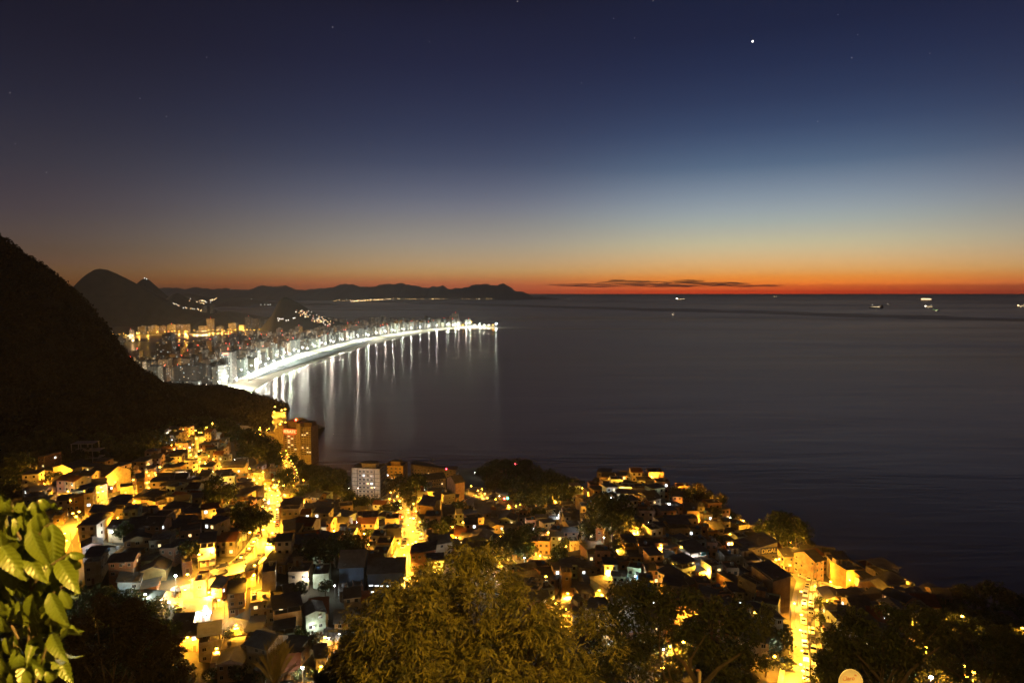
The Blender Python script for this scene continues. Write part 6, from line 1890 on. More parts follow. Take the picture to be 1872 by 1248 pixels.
def ship(px, py, wpx, kind, stem, rz=0.0):
    p = at_z(px, py, 0.0); Ln = wpx / F * p.y; s_ = Ln / 100
    o = thing('ship', None, None, p, rz)
    mb = MB(); h = 7 * s_
    P = []
    for x, hw_ in ((-50, .6), (-46, 1), (40, 1), (46, .7), (50, .08)):
        for z, f_ in ((-2, .8), (7, 1), (8.5 if x > 38 else 7.2, 1)):
            P += [(x * s_, -7 * hw_ * f_ * s_, z * s_), (x * s_, 7 * hw_ * f_ * s_, z * s_)]
    Fc = []
    for i in range(4):
        for j in range(2):
            for sd in (0, 1):
                a = i * 6 + j * 2 + sd; b_ = a + 2; c_ = a + 8; d_ = a + 6
                Fc.append((a, d_, c_, b_) if sd == 0 else (a, b_, c_, d_))
        Fc.append((i * 6 + 4, i * 6 + 10, i * 6 + 11, i * 6 + 5)); Fc.append((i * 6, i * 6 + 1, i * 6 + 7, i * 6 + 6))
    Fc += [(0, 2, 3, 1), (2, 4, 5, 3), (24, 25, 27, 26), (26, 27, 29, 28)]
    mb.poly(P, Fc, HULL); mb.build('hull', o)
    mb = MB(); lb = MB()
    if kind == 'liner':
        for k in range(4): mb.bb((-44 + k * 3) * s_, (38 - k * 5) * s_, -6 * s_, 6 * s_, (7 + k * 3) * s_, (9.7 + k * 3) * s_, DECK)
        mb.bb(-22 * s_, -14 * s_, -2 * s_, 2 * s_, 19 * s_, 25 * s_, DECK)
        for k in range(3): lb.bb((-43 + k * 3) * s_, (37 - k * 5) * s_, -6.25 * s_, -6.02 * s_, (7.9 + k * 3) * s_, (9.2 + k * 3) * s_, SHIPL)
    else:
        mb.bb(-44 * s_, -26 * s_, -6 * s_, 6 * s_, 7 * s_, 17 * s_, DECK); mb.bb(-42 * s_, -30 * s_, -7 * s_, 7 * s_, 17 * s_, 20 * s_, DECK); mb.bb(-40 * s_, -35 * s_, -2 * s_, 2 * s_, 20 * s_, 27 * s_, DECK)
        mb.tube([(30 * s_, 0, 7 * s_), (30 * s_, 0, 22 * s_)], .5 * s_, POLE, 6); mb.tube([(0, 0, 7 * s_), (0, 0, 18 * s_)], .5 * s_, POLE, 6)
        c_ = SHIPS if kind == 'small' else SHIPW if kind == 'cargo' else SHIPL if kind == 'bright' else SHIPG
        lb.bb(-44 * s_, -26 * s_, -6.4 * s_, -6.05 * s_, 9 * s_, 15 * s_, c_); lb.bb(-41 * s_, -31 * s_, -7.4 * s_, -7.05 * s_, 17.6 * s_, 19.4 * s_, c_)
        lb.lathe([(.2, -1), (1.6 * s_, 0), (.2, 1.5)], (30 * s_, 0, 22.5 * s_), c_, 8)
        if kind != 'small': lb.bb(-24 * s_, 38 * s_, -7.3 * s_, -7.05 * s_, 7.6 * s_, 8.6 * s_, SHIPL if kind != 'green' else SHIPG)
    mb.build('superstructure', o); lb.build('deck_light', o)
    ld = link('bulb', light_data('ship_bulb', (1, .85, .55), 6e4 if kind in ('bright', 'liner') else 1.2e4, 4.0), o, (-10 * s_, -14 * s_, 20 * s_))
    want(o, stem, 'ship', p, 'ships at anchor')


ship(1693, 549.5, 25, 'liner', 'long passenger ship with three rows of yellow deck lights'); ship(1602, 563, 26, 'cargo', 'anchored cargo ship lit white, leftmost of the right hand ships', math.pi); ship(1697, 561.5, 17, 'cargo', 'ship with a lamp at each end below the passenger ship', .05)
ship(1711, 567.5, 13, 'green', 'small greenish lit vessel, lowest of the three anchored together', math.pi); ship(1866, 560, 15, 'bright', 'brightest orange lit ship at the right edge of the sea'); ship(1244, 548, 19, 'cargo', 'ship with three light clusters right of the far ridge'); ship(1418, 542.8, 8, 'bright', 'single orange light of a distant ship under the red horizon')
ship(1231, 575, 6, 'small', 'tiny boat light alone in the middle of the dark sea'); ship(1625, 556, 7, 'small', 'faint pale boat between the cargo ship and the passenger ship'); ship(1040, 546.3, 4, 'small', 'tiny boat light just off the tip of the far ridge'); ship(741, 554, 4, 'small', 'tiny boat light in the bay below the far town')

# ------------------------------------------------------------------ planet and stars
def star(px, py, rad, em, stem, kind='star'):
    a, b_ = ray(px, py); D = 250000.0 / math.sqrt(1 + a * a + b_ * b_)
    mb = MB(); mb.lathe([(.05 * rad, -rad), (.7 * rad, -.7 * rad), (rad, 0), (.7 * rad, .7 * rad), (.05 * rad, rad)], (0, 0, 0), glow(f'star_{em}', (1, .97, .92), em, False), 10)
    o = mb.build(kind); o.location = (a * D, D, CAMZ + b_ * D)
    want(o, stem, kind, o.location, None if kind == 'planet' else 'stars', 'sky' if kind == 'star' else None)


star(1376, 76, 260, 9, 'bright white planet high in the blue sky', 'planet')
for k, (x, y) in enumerate([(608, 50), (946, 3), (785, 77), (1122, 34), (1532, 27), (1568, 64), (1557, 106), (1063, 152), (1116, 270), (1495, 222), (256, 180), (304, 213), (28, 263), (18, 170), (85, 315), (332, 316), (378, 105), (1194, 2), (1700, 98), (1160, 70)]):
    star(x, y, 110 if k in (0, 1, 6) else 85, 1.2 if k in (0, 1, 6, 13) else .6, 'faint white star')

# ------------------------------------------------------------------ thin cloud bank over the horizon
m, nt, b = nodes('cloud_dark')
b.inputs['Base Color'].default_value = (.10, .06, .06, 1); b.inputs['Roughness'].default_value = 1
tc = N(nt, 'ShaderNodeTexCoord'); n1 = N(nt, 'ShaderNodeTexNoise'); n1.inputs['Scale'].default_value = 0.0011; n1.inputs['Detail'].default_value = 6
mp = N(nt, 'ShaderNodeMapping'); mp.inputs['Scale'].default_value = (.35, 1, 3.2); nt.links.new(tc.outputs['Object'], mp.inputs['Vector']); nt.links.new(mp.outputs[0], n1.inputs['Vector'])
mr = N(nt, 'ShaderNodeMapRange'); mr.inputs[1].default_value = .42; mr.inputs[2].default_value = .6; mr.inputs[3].default_value = .05; mr.inputs[4].default_value = .62
nt.links.new(n1.outputs['Fac'], mr.inputs[0]); nt.links.new(mr.outputs[0], b.inputs['Alpha'])
CLOUDM = m
for k, (x0, x1, y, t) in enumerate([(1000, 1120, 520.5, 3.0), (1085, 1230, 516.5, 5.0), (1150, 1250, 521.5, 4.0), (1190, 1330, 520, 5.5), (1225, 1290, 514, 3.5), (1280, 1372, 519, 4.5), (1330, 1390, 522.5, 2.6), (1375, 1430, 522, 2.4), (1110, 1145, 512.5, 2.4), (1030, 1180, 523, 2.4)]):
    D = 62000 + k * 700; n_ = 48
    p = at((x0 + x1) / 2, y, D); hx = (x1 - x0) / 2 / F * D; hzz = t / F * D * .55
    V = []
    for i in range(9):
        v = -math.pi / 2 + math.pi * i / 8
        for j in range(n_):
            u = 2 * math.pi * j / n_
            w_ = 1 + .5 * float(fbm(np.array(math.cos(u) * 5 + k * 9), np.array(math.sin(u) * 5 + v), 3, k))
            V.append((hx * math.cos(v) * math.cos(u), hx * .5 * math.cos(v) * math.sin(u), hzz * math.sin(v) * w_ * (1 + .5 * math.sin(u * 3 + k)) + hzz * .8 * float(fbm(np.array(math.cos(u) * 4), np.array(k * 3.0), 3, 2))))
    q = [(i * n_ + j, i * n_ + (j + 1) % n_, (i + 1) * n_ + (j + 1) % n_, (i + 1) * n_ + j) for i in range(8) for j in range(n_)]
    o = link('clouds', quad_mesh('clouds', V, q, CLOUDM), None, p); tag(o, kind='structure', label='thin dark streak of cloud above the red horizon')

# ------------------------------------------------------------------ the great golden tree
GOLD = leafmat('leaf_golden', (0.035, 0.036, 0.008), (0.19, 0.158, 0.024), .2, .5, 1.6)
gg = np.random.default_rng(33)
OUT = [(612, 1248), (622, 1205), (640, 1150), (662, 1118), (690, 1098), (720, 1085), (745, 1062), (775, 1052), (800, 1048), (815, 1030), (838, 1022), (852, 1012), (880, 1012), (897, 1030), (893, 1052), (915, 1046), (938, 1062), (948, 1090), (975, 1098), (995, 1120),
       (1020, 1124), (1040, 1140), (1062, 1122), (1085, 1128), (1100, 1150), (1128, 1190), (1140, 1230), (1145, 1330), (600, 1330)]
cl = []
while len(cl) < 125:
    x, y = gg.uniform(600, 1145), gg.uniform(1010, 1320)
    if inside(OUT, x, y + 6) and inside(OUT, x - 10, y + 4) and inside(OUT, x + 10, y + 4):
        if abs(x - 850) < 26 and abs(y - 1165 - (x - 850) * .35) < 13: continue      # the gap where branches show
        e_ = ((x - 880) / 270) ** 2 + ((y - 1230) / 220) ** 2
        cl.append(at(x, y, 28.5 - 5 * math.sqrt(max(0, 1 - min(1, e_))) + gg.uniform(-1.9, 1.9)))
for x, y in [(852, 1020), (870, 1018), (886, 1024), (880, 1040), (862, 1036), (845, 1030), (770, 1056), (790, 1052), (660, 1125), (640, 1160), (628, 1200), (925, 1056), (938, 1075), (1070, 1128), (1092, 1140), (1010, 1124), (1120, 1190)]:
    cl.append(at(x, y, 27 + gg.uniform(-1, 1)))
cl = np.array([tuple(p) for p in cl]); nsp = 42; nbl = 9
P = np.repeat(cl, nsp, 0); n_ = len(P)
d = unit(gg.normal(size=(n_, 3)) * [1, 1, .8] + [0, -.25, .45])
tip = P + d * gg.uniform(.22, .72, (n_, 1))
ax = unit(d * [1, 1, .25] + gg.normal(size=(n_, 3)) * .35 + [.22, 0, -.15])       # the way each spray hangs over
B = np.repeat(tip, nbl, 0); A = np.repeat(ax, nbl, 0); k_ = np.tile(np.arange(nbl), n_)[:, None]
nb = len(B)
B = B + A * (k_ - 3) * .05 + np.array([0, 0, -1]) * ((k_ - 2) ** 2) * .0045
side = unit(np.cross(A, [0, 0, 1.0])); sg = np.where(k_ % 2 == 0, 1, -1)
U = unit(A * .75 + side * sg * .55 + gg.normal(size=(nb, 3)) * .22 + [0, 0, -.38])
ln = gg.uniform(.12, .25, nb)
Q = quads_at(B + U * ln[:, None] * .5, unit(np.cross(U, side) + gg.normal(size=(nb, 3)) * .4), U, np.full(nb, .026), ln * .62)
o = thing('tree', 'great feathery tree lit golden by a street lamp at the bottom centre', 'tree', at(880, 1300, 27))
base = Vector(o.location)
Q = Q - np.array(base)
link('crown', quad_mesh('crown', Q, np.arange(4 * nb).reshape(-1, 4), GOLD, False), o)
BARKL = surf('bark_pale', (.11, .08, .05), .9, 3, .4, bump=.4, stretch=(1, 1, .25))
tb = MB(); gz = float(ground_z(base.x, base.y)) - base.z
hub = Vector((.2, .3, gz * .45))
tb.tube([(0.3, .5, gz - .5), (.25, .4, gz * .75), hub], [.34, .28, .22], BARKL, 9)
tg = random.Random(5)
for k in range(34):
    c_ = Vector(cl[tg.randrange(len(cl))]) - base
    mid = hub.lerp(c_, .5) + Vector((tg.uniform(-.3, .3), tg.uniform(-.3, .3), tg.uniform(.1, .6)))
    tb.tube([hub, hub.lerp(mid, .55), mid, mid.lerp(c_, .6), c_], [.11, .085, .06, .04, .015], BARKL, 6)
for x0, y0, x1, y1 in ((815, 1140, 862, 1150), (838, 1160, 870, 1195), (850, 1172, 835, 1158), (862, 1165, 900, 1182), (840, 1150, 842, 1172), (980, 1215, 1010, 1212), (985, 1205, 960, 1248)):
    a = at(x0, y0, 25.2) - base; b_ = at(x1, y1, 24.8) - base
    tb.tube([a, a.lerp(b_, .5) + Vector((0, 0, .05)), b_], [.035, .028, .015], BARKL, 6)
tb.build('trunk', o)

# ------------------------------------------------------------------ broad dark trees in front, with open crowns and bare limbs
LEAF_N = leafmat('leaf_near', (0.035, 0.045, 0.015), (0.08, 0.075, 0.025), .2, .6, .5)


def near_tree(name_lab, blobs, D, root, seed, nleaf, size, mat, limbs=(), hang=.35, thick=.25, twigs=2):
    """blobs: (photo x, y, radius px); limbs: photo polylines with radii"""
    g_ = np.random.default_rng(seed)
    o = thing('tree', name_lab, 'tree', at(root[0], root[1], D)); base = Vector(o.location)
    area = np.array([b_[2] ** 2 for b_ in blobs], float); k = g_.choice(len(blobs), nleaf, p=area / area.sum())
    C = np.array([tuple(at(b_[0], b_[1], D + (b_[3] if len(b_) > 3 else 0))) for b_ in blobs]); Rr = np.array([b_[2] / F * D for b_ in blobs])
    sub = unit(g_.normal(size=(len(blobs), 9, 3))) * g_.uniform(.45, .8, (len(blobs), 9, 1))
    j = g_.integers(0, 9, nleaf)
    dd = unit(g_.normal(size=(nleaf, 3)) + [0, 0, .2])
    Pn = C[k] + (sub[k, j] + dd * g_.uniform(.18, .46, (nleaf, 1))) * Rr[k][:, None] * [1, 1, .85]
    sl = size * g_.uniform(.6, 1.5, nleaf)
    Qn = quads_at(Pn, unit(dd + g_.normal(size=(nleaf, 3)) * .8), unit(dd * [1, 1, .2] + g_.normal(size=(nleaf, 3)) * .5 + [0, 0, -hang]), sl * .34, sl) - np.array(base)
    link('crown', quad_mesh('crown', Qn, np.arange(4 * nleaf).reshape(-1, 4), mat, False), o)
    tb = MB(); gz = float(ground_z(base.x, base.y)) - base.z
    tb.tube([(0, 0, min(gz, -1) - .5), (0.05, 0, min(gz, -1) * .5), (0, 0, 0)], [thick * 1.3, thick * 1.1, thick * .9], BARKL, 8)
    for pl, r0 in limbs:
        pts = [at(x, y, D - 1.0) - base for x, y in pl]
        tb.tube([Vector((0, 0, 0))] + pts, [r0 * 1.2] + [r0 * (1 - .75 * i / max(1, len(pts) - 1)) for i in range(len(pts))], BARKL, 7)
    r_ = random.Random(seed)
    for b_ in blobs:
        c_ = at(b_[0], b_[1], D) - base
        for q in range(twigs):
            e_ = c_ + Vector((r_.uniform(-.6, .6), r_.uniform(-.5, .5), r_.uniform(-.2, .5))) * (b_[2] / F * D)
            tb.tube([Vector((0, 0, 0)), c_ * .5 + Vector((0, 0, -.1)), e_], [thick * .4, thick * .25, .02], BARKL, 5)
    tb.build('trunk', o)
    return o


near_tree('wide dark branching tree with gaps of town light, right of the golden tree', [(1110, 1120, 40), (1150, 1100, 46), (1195, 1098, 48), (1240, 1102, 46), (1275, 1118, 48), (1320, 1125, 46), (1360, 1130, 44), (1395, 1150, 32), (1400, 1120, 24), (1130, 1160, 44), (1180, 1150, 42), (1290, 1165, 40), (1340, 1175, 42),
          (1375, 1190, 34), (1150, 1210, 46), (1120, 1240, 40), (1190, 1235, 30), (1330, 1215, 36), (1370, 1232, 34), (1215, 1128, 30), (1080, 1150, 24), (1225, 1235, 26), (1262, 1196, 24), (1296, 1206, 24), (1240, 1160, 26), (1310, 1244, 22), (1185, 1190, 34), (1262, 1150, 26)], 58, (1284, 1262), 71, 13500, .20, LEAF_N,
          [([(1268, 1240), (1250, 1210), (1237, 1200), (1228, 1180)], .22), ([(1262, 1225), (1262, 1205), (1268, 1195), (1290, 1160)], .18), ([(1290, 1248), (1312, 1222), (1330, 1210), (1360, 1190)], .26), ([(1215, 1240), (1208, 1210), (1205, 1180), (1206, 1150)], .12), ([(1228, 1248), (1222, 1225), (1240, 1205)], .12)], twigs=0)
near_tree('mass of dark drooping foliage, the big tree right of the steep street', [(1520, 1190, 40), (1545, 1160, 42), (1580, 1135, 42), (1625, 1132, 40), (1668, 1138, 42), (1710, 1148, 42), (1560, 1205, 46), (1610, 1185, 46), (1650, 1190, 40), (1500, 1232, 34), (1545, 1245, 40), (1600, 1235, 46), (1660, 1240, 40), (1690, 1195, 34), (1515, 1215, 30)],
          64, (1610, 1275), 72, 10500, .22, LEAF_N, [([(1640, 1262), (1665, 1225), (1700, 1195), (1720, 1180)], .2), ([(1620, 1255), (1590, 1220), (1560, 1190)], .2)], hang=.5)
near_tree('dark tree with bare grey twigs at the right edge of the picture', [(1745, 1160, 36), (1790, 1162, 38), (1835, 1175, 40), (1872, 1190, 40), (1800, 1210, 40), (1850, 1230, 44), (1760, 1245, 34), (1715, 1180, 26), (1900, 1240, 40), (1735, 1215, 22)], 78, (1800, 1285), 73, 7500, .24, LEAF_N,
          [([(1790, 1262), (1740, 1225), (1700, 1205)], .16), ([(1812, 1262), (1820, 1210), (1812, 1180)], .14), ([(1820, 1262), (1850, 1200), (1862, 1180)], .14)], hang=.5)
near_tree('dark leafy tree left of the golden tree with lamp glints behind it', [(640, 1175, 22), (660, 1140, 20), (625, 1200, 22), (610, 1235, 26), (650, 1230, 26), (590, 1245, 22), (690, 1108, 18)], 40, (625, 1270), 74, 4200, .16, LEAF_N)
near_tree('shadowy brown tree spreading across the bottom left corner', [(120, 1160, 40), (170, 1130, 46), (225, 1125, 44), (270, 1150, 40), (150, 1210, 50), (215, 1190, 50), (270, 1205, 44), (310, 1180, 30), (120, 1250, 44), (200, 1250, 48), (280, 1250, 40), (60, 1240, 50), (320, 1230, 26)], 72, (200, 1285), 75, 15000, .24, leafmat('leaf_shadow', (0.028, 0.022, 0.012), (0.05, 0.035, 0.02), .15, .7, .4))
# small street tree by the parked cars
near_tree('small street tree with an airy crown beside the parked cars', [(1500, 1104, 12), (1516, 1100, 13), (1508, 1112, 12), (1524, 1110, 10), (1496, 1118, 9), (1514, 1124, 9), (1528, 1120, 8)], 232, (1510, 1142), 76, 1500, .34, LEAF_D, thick=.14)

# near palm with stiff upright fronds
PF = leafmat('palm_leaf', (0.13, 0.10, 0.035), (0.2, 0.15, 0.05), .2, .5, 2)
o = thing('palm_tree', 'young palm with stiff yellowish fronds fanning up at the bottom left', 'palm tree', at(503, 1256, 50)); base = Vector(o.location)
pr = random.Random(4)
for x, y in ((478, 1200), (487, 1180), (494, 1172), (500, 1168), (507, 1162), (511, 1166), (518, 1172), (524, 1176), (528, 1186), (532, 1200), (541, 1214), (470, 1214), (515, 1180), (522, 1192)):
    tipp = at(x, y, 50 + pr.uniform(-1, 1)) - base; mb = MB(); n_ = 10
    pts = [Vector((0, 0, 0)).lerp(tipp, t / n_) + Vector((0, 0, .22 * math.sin(t / n_ * 3.14))) for t in range(n_ + 1)]
    mb.tube(pts, [.035 - .003 * t for t in range(n_ + 1)], PF, 5)
    for t in range(3, n_ + 1):
        dr = (pts[t] - pts[t - 1]).normalized(); sd = dr.cross(Vector((.2, -1, .1))).normalized()
        for s_ in (-1, 1):
            for f_ in (0, .5):
                b0 = pts[t - 1].lerp(pts[t], f_); tp_ = b0 + (dr * .92 + sd * s_ * .28).normalized() * pr.uniform(.5, .75)
                mb.poly([b0 - sd * .02, b0 + sd * .02, tp_ + sd * .004, tp_ - sd * .004], [(0, 1, 2, 3)], PF)
    mb.build('frond', o)
mb = MB(); mb.tube([(0, 0, float(ground_z(base.x, base.y)) - base.z - .5), (0, 0, -1.5), (0, 0, .2)], [.22, .18, .12], BARKL, 8); mb.build('trunk', o)

# ------------------------------------------------------------------ leafy branch close on the left
m, nt, b = nodes('big_leaf')
tc = N(nt, 'ShaderNodeTexCoord'); so = N(nt, 'ShaderNodeSeparateXYZ'); nt.links.new(tc.outputs['Object'], so.inputs[0])
ab_ = N(nt, 'ShaderNodeMath', operation='ABSOLUTE'); nt.links.new(so.outputs[0], ab_.inputs[0])
dm = N(nt, 'ShaderNodeMath', operation='MULTIPLY_ADD'); dm.inputs[1].default_value = -.9; nt.links.new(ab_.outputs[0], dm.inputs[0]); nt.links.new(so.outputs[1], dm.inputs[2])
sn_ = N(nt, 'ShaderNodeMath', operation='MULTIPLY'); sn_.inputs[1].default_value = 62.0; nt.links.new(dm.outputs[0], sn_.inputs[0])
si = N(nt, 'ShaderNodeMath', operation='SINE'); nt.links.new(sn_.outputs[0], si.inputs[0])
bp = N(nt, 'ShaderNodeBump'); bp.inputs['Strength'].default_value = .16; bp.inputs['Distance'].default_value = .02; nt.links.new(si.outputs[0], bp.inputs['Height']); nt.links.new(bp.outputs[0], b.inputs['Normal'])
mr = N(nt, 'ShaderNodeMapRange'); mr.inputs[1].default_value = .0; mr.inputs[2].default_value = .03; nt.links.new(ab_.outputs[0], mr.inputs[0])
oi = N(nt, 'ShaderNodeObjectInfo'); g2 = N(nt, 'ShaderNodeNewGeometry')
n1 = N(nt, 'ShaderNodeTexNoise'); n1.inputs['Scale'].default_value = 6; nt.links.new(g2.outputs['Position'], n1.inputs['Vector'])
mx = N(nt, 'ShaderNodeMix', data_type='RGBA'); mx.inputs[6].default_value = (.042, .068, .008, 1); mx.inputs[7].default_value = (.088, .108, .012, 1); nt.links.new(n1.outputs['Fac'], mx.inputs[0])
mx2 = N(nt, 'ShaderNodeMix', data_type='RGBA'); mx2.inputs[6].default_value = (.085, .12, .03, 1); nt.links.new(mr.outputs[0], mx2.inputs[0]); nt.links.new(mx.outputs[2], mx2.inputs[7]); nt.links.new(mx2.outputs[2], b.inputs['Base Color'])
b.inputs['Roughness'].default_value = .36
tr = N(nt, 'ShaderNodeBsdfTranslucent'); nt.links.new(mx2.outputs[2], tr.inputs[0]); ms = N(nt, 'ShaderNodeMixShader'); ms.inputs[0].default_value = .25
nt.links.new(b.outputs[0], ms.inputs[1]); nt.links.new(tr.outputs[0], ms.inputs[2]); nt.links.new(ms.outputs[0], nt.nodes['Material Output'].inputs['Surface'])
BIGLEAF = m


def leaf_mesh(curl, fold, seed):
    """unit leaf: base at 0, tip at y=1, width about .44, arched down by curl"""
    nn_, mm = 13, 6; V = []; q = []
    for i in range(nn_):
        t = i / (nn_ - 1); w_ = .215 * (math.sin(math.pi * min(1, t * .97 + .02) ** .85) ** .8) * (1 - .25 * t) + .003
        a = curl * t; y = math.sin(a) / curl if abs(curl) > .01 else t; z = -(1 - math.cos(a)) / curl if abs(curl) > .01 else 0
        for j in range(mm + 1):
            s_ = j / mm * 2 - 1
            V.append((s_ * w_, y, z + abs(s_) * w_ * fold + .012 * math.sin(t * 30 + seed) * abs(s_)))
    for i in range(nn_ - 1):
        for j in range(mm): q.append((i * (mm + 1) + j, i * (mm + 1) + j + 1, (i + 1) * (mm + 1) + j + 1, (i + 1) * (mm + 1) + j))
    return quad_mesh('leaf', V, q, BIGLEAF)


LEAVES = [leaf_mesh(.9, .45, 1), leaf_mesh(1.3, .5, 2), leaf_mesh(2.0, .45, 3), leaf_mesh(.6, .65, 4)]
lf = random.Random(17)
plant = thing('leafy_plant', 'big glossy green leaves hanging close to the viewer in the lower left corner', 'plant', at(60, 1400, 2.9)); pb = Vector(plant.location)


def leaf(px, py, tx, ty, D, var=0, roll=0.0, tilt=0.0):
    a = at(px, py, D); b_ = at(tx, ty, D + tilt); v = b_ - a; L_ = v.length * 1.04
    yv = v.normalized(); zv = Vector((math.sin(roll), -math.cos(roll), .35)); xv = yv.cross(zv).normalized(); zv = xv.cross(yv)
    M_ = Matrix((xv, yv, zv)).transposed().to_4x4()
    o = link('leaf', LEAVES[var], plant); o.matrix_local = Matrix.Translation(a - pb) @ M_ @ Matrix.Diagonal((L_, L_, L_, 1))


for x, y, tx, ty, D, v, ro, ti in [(57, 967, 76, 1041, 2.7, 0, .1, -.05), (47, 985, 36, 1037, 2.75, 0, -.5, .05), (52, 1016, 63, 1055, 2.72, 1, .3, -.1), (83, 962, 87, 999, 2.7, 0, .4, 0), (20, 912, 8, 964, 2.8, 2, -.2, 0), (4, 1000, 31, 1048, 2.7, 1, .5, -.1),
                                   (108, 1026, 133, 1072, 2.75, 0, .5, -.1), (124, 1018, 150, 1068, 2.8, 1, .6, .05), (86, 1030, 101, 1078, 2.75, 1, .1, -.05), (128, 1010, 161, 1026, 2.8, 2, .2, 0), (92, 1083, 112, 1152, 2.65, 0, .15, -.05), (60, 1086, 54, 1150, 2.65, 3, -.2, 0), (112, 1078, 131, 1120, 2.7, 0, .5, 0),
                                   (95, 1158, 103, 1204, 2.6, 0, .1, -.1), (122, 1146, 136, 1196, 2.7, 1, .5, .1), (0, 1126, 8, 1180, 2.6, 1, .2, 0), (66, 1132, 62, 1176, 2.75, 3, -.3, 0), (82, 1118, 86, 1158, 2.8, 1, .2, 0), (70, 1060, 78, 1094, 2.8, 0, 0, 0), (28, 1050, 24, 1082, 2.8, 1, -.4, 0),
                                   (60, 918, 82, 960, 2.85, 1, .3, 0), (74, 912, 97, 946, 2.85, 2, .5, 0), (48, 922, 40, 955, 2.85, 1, -.4, 0), (66, 940, 70, 985, 2.75, 0, .2, 0), (32, 930, 22, 980, 2.85, 0, -.5, 0), (94, 958, 104, 1042, 2.85, 3, .8, 0), (100, 918, 96, 950, 2.9, 2, .1, 0), (10, 950, -8, 1000, 2.8, 1, -.5, 0), (22, 960, 4, 1020, 2.85, 0, -.6, 0),
                                   (30, 1180, 22, 1225, 2.8, 1, -.3, 0), (60, 1176, 48, 1210, 2.8, 1, -.4, 0), (40, 1150, 30, 1195, 2.9, 3, -.2, 0), (6, 1040, -6, 1090, 2.8, 1, -.4, 0), (40, 1050, 44, 1095, 2.9, 3, 0, 0), (58, 1040, 60, 1076, 2.95, 1, 0, 0), (20, 1100, 30, 1150, 2.95, 3, 0, 0), (-4, 1200, 10, 1248, 2.7, 1, .2, 0),
                                   (44, 1225, 60, 1262, 2.6, 0, .4, 0), (66, 1222, 100, 1250, 2.6, 1, .5, 0), (84, 1226, 112, 1262, 2.6, 2, .6, 0), (20, 1230, 26, 1275, 2.6, 1, 0, 0), (75, 1160, 70, 1196, 2.9, 1, 0, 0), (10, 1165, 18, 1205, 2.9, 3, 0, 0), (110, 990, 108, 1040, 2.95, 3, .4, 0), (46, 960, 52, 1000, 2.95, 3, 0, 0), (0, 905, 14, 945, 2.95, 1, 0, 0)]:
    leaf(x, y, tx, ty, D, v, ro, ti)
for k in range(80):      # the darker leaves deeper in the plant
    x, y = lf.uniform(-20, 120), lf.uniform(915, 1240)
    if x > 70 + 60 * math.sin((y - 900) / 110) ** 2 + 20: continue
    leaf(x, y, x + lf.uniform(-22, 30), y + lf.uniform(38, 66), lf.uniform(2.9, 3.25), lf.randrange(4), lf.uniform(-.8, .8), lf.uniform(-.1, .1))
for k in range(70):      # hanging leaves of the middle layer
    x, y = lf.uniform(-10, 112), lf.uniform(912, 1225)
    if x > 60 + 62 * math.sin((y - 900) / 105) ** 2: continue
    L2 = lf.uniform(44, 74); an_ = lf.gauss(.1, .38)
    leaf(x, y, x + math.sin(an_) * L2, y + math.cos(an_) * L2, lf.uniform(2.72, 2.95), lf.choice([0, 0, 1, 2, 3]), lf.uniform(-.6, .7), lf.uniform(-.12, .08))
sb_ = MB()
for pl in ([(40, 1420), (48, 1300), (52, 1180), (56, 1080), (58, 1000), (62, 935), (70, 915)], [(52, 1180), (80, 1130), (96, 1085), (112, 1072)], [(56, 1080), (80, 1040), (106, 1024), (128, 1010)], [(48, 1300), (70, 1230), (92, 1160)], [(56, 1020), (30, 970), (20, 915)], [(50, 1200), (20, 1140), (0, 1110)], [(58, 1000), (78, 965), (96, 955)]):
    pts = [at(x, y, 2.86) - pb for x, y in pl]; sb_.tube(pts, [.006 - .003 * i / (len(pts) - 1) for i in range(len(pts))], BARKL, 6)
sb_.tube([at(40, 1420, 2.86) - pb, at(30, 1560, 2.9) - pb, Vector((-2.4, 3.1, 198.4)) - pb], [.006, .012, .02], BARKL, 6)
sb_.build('stem', plant)

# ------------------------------------------------------------------ satellite dish and wooden post just below the viewpoint
p = at(1555, 1247, 15.6); o = thing('satellite_dish', 'round yellow lit satellite dish with red lettering at the bottom right', 'satellite dish', p)
rr_ = 24.2 / F * 15.6
DW = surf('dish_enamel', (.5, .46, .38), .5, 3, .2); RIM = surf('dish_rim', (.62, .58, .5), .4, 3, .1)
mb = MB(); mb.lathe([(.01, -.065), (rr_ * .35, -.055), (rr_ * .7, -.028), (rr_ * .97, .0), (rr_, .006), (rr_ * .98, -.012), (rr_ * .7, -.045), (.02, -.085)], (0, 0, 0), DW, 40)
d_ = mb.build('dish', o, True); d_.rotation_euler = (R(78), 0, R(6))
mb = MB(); mb.tube([(rr_ * math.cos(a / 20 * math.pi), rr_ * math.sin(a / 20 * math.pi), .004) for a in range(41)], .008, RIM, 6, False); mb.build('rim', d_, True)
RED_T = surf('red_lettering', (.35, .05, .02), .6, 1, .1)
fc = bpy.data.curves.new('lettering', 'FONT'); fc.body = 'Claro'; fc.align_x = 'CENTER'; fc.size = .135; fc.extrude = .002; fc.offset = -.002; fc.materials.append(RED_T)
t_ = link('lettering', text_mesh(fc), d_, (-.02, .045, -.03), (R(-4), 0, 0))
mb = MB()
for a, r0, r1 in ((25, .02, .045), (65, .02, .05), (105, .022, .045)):
    c_, s_ = math.cos(R(a)), math.sin(R(a)); mb.tube([(.135 + c_ * r0, .128 + s_ * r0, -.015), (.135 + c_ * r1, .128 + s_ * r1, -.012)], .006, RED_T, 6)
mb.build('emblem', d_)
mb = MB(); mb.tube([(0, .12, -.05), (0, .14, -.6), (0, .1, -2.2), (0, .1, float(ground_z(p.x, p.y)) - p.z - .3)], .028, POLE, 8); mb.build('mast', o)
p = at(1278.5, 1226, 20); o = thing('post', 'pale wooden post lit yellow in front of the branching dark tree', 'post', p)
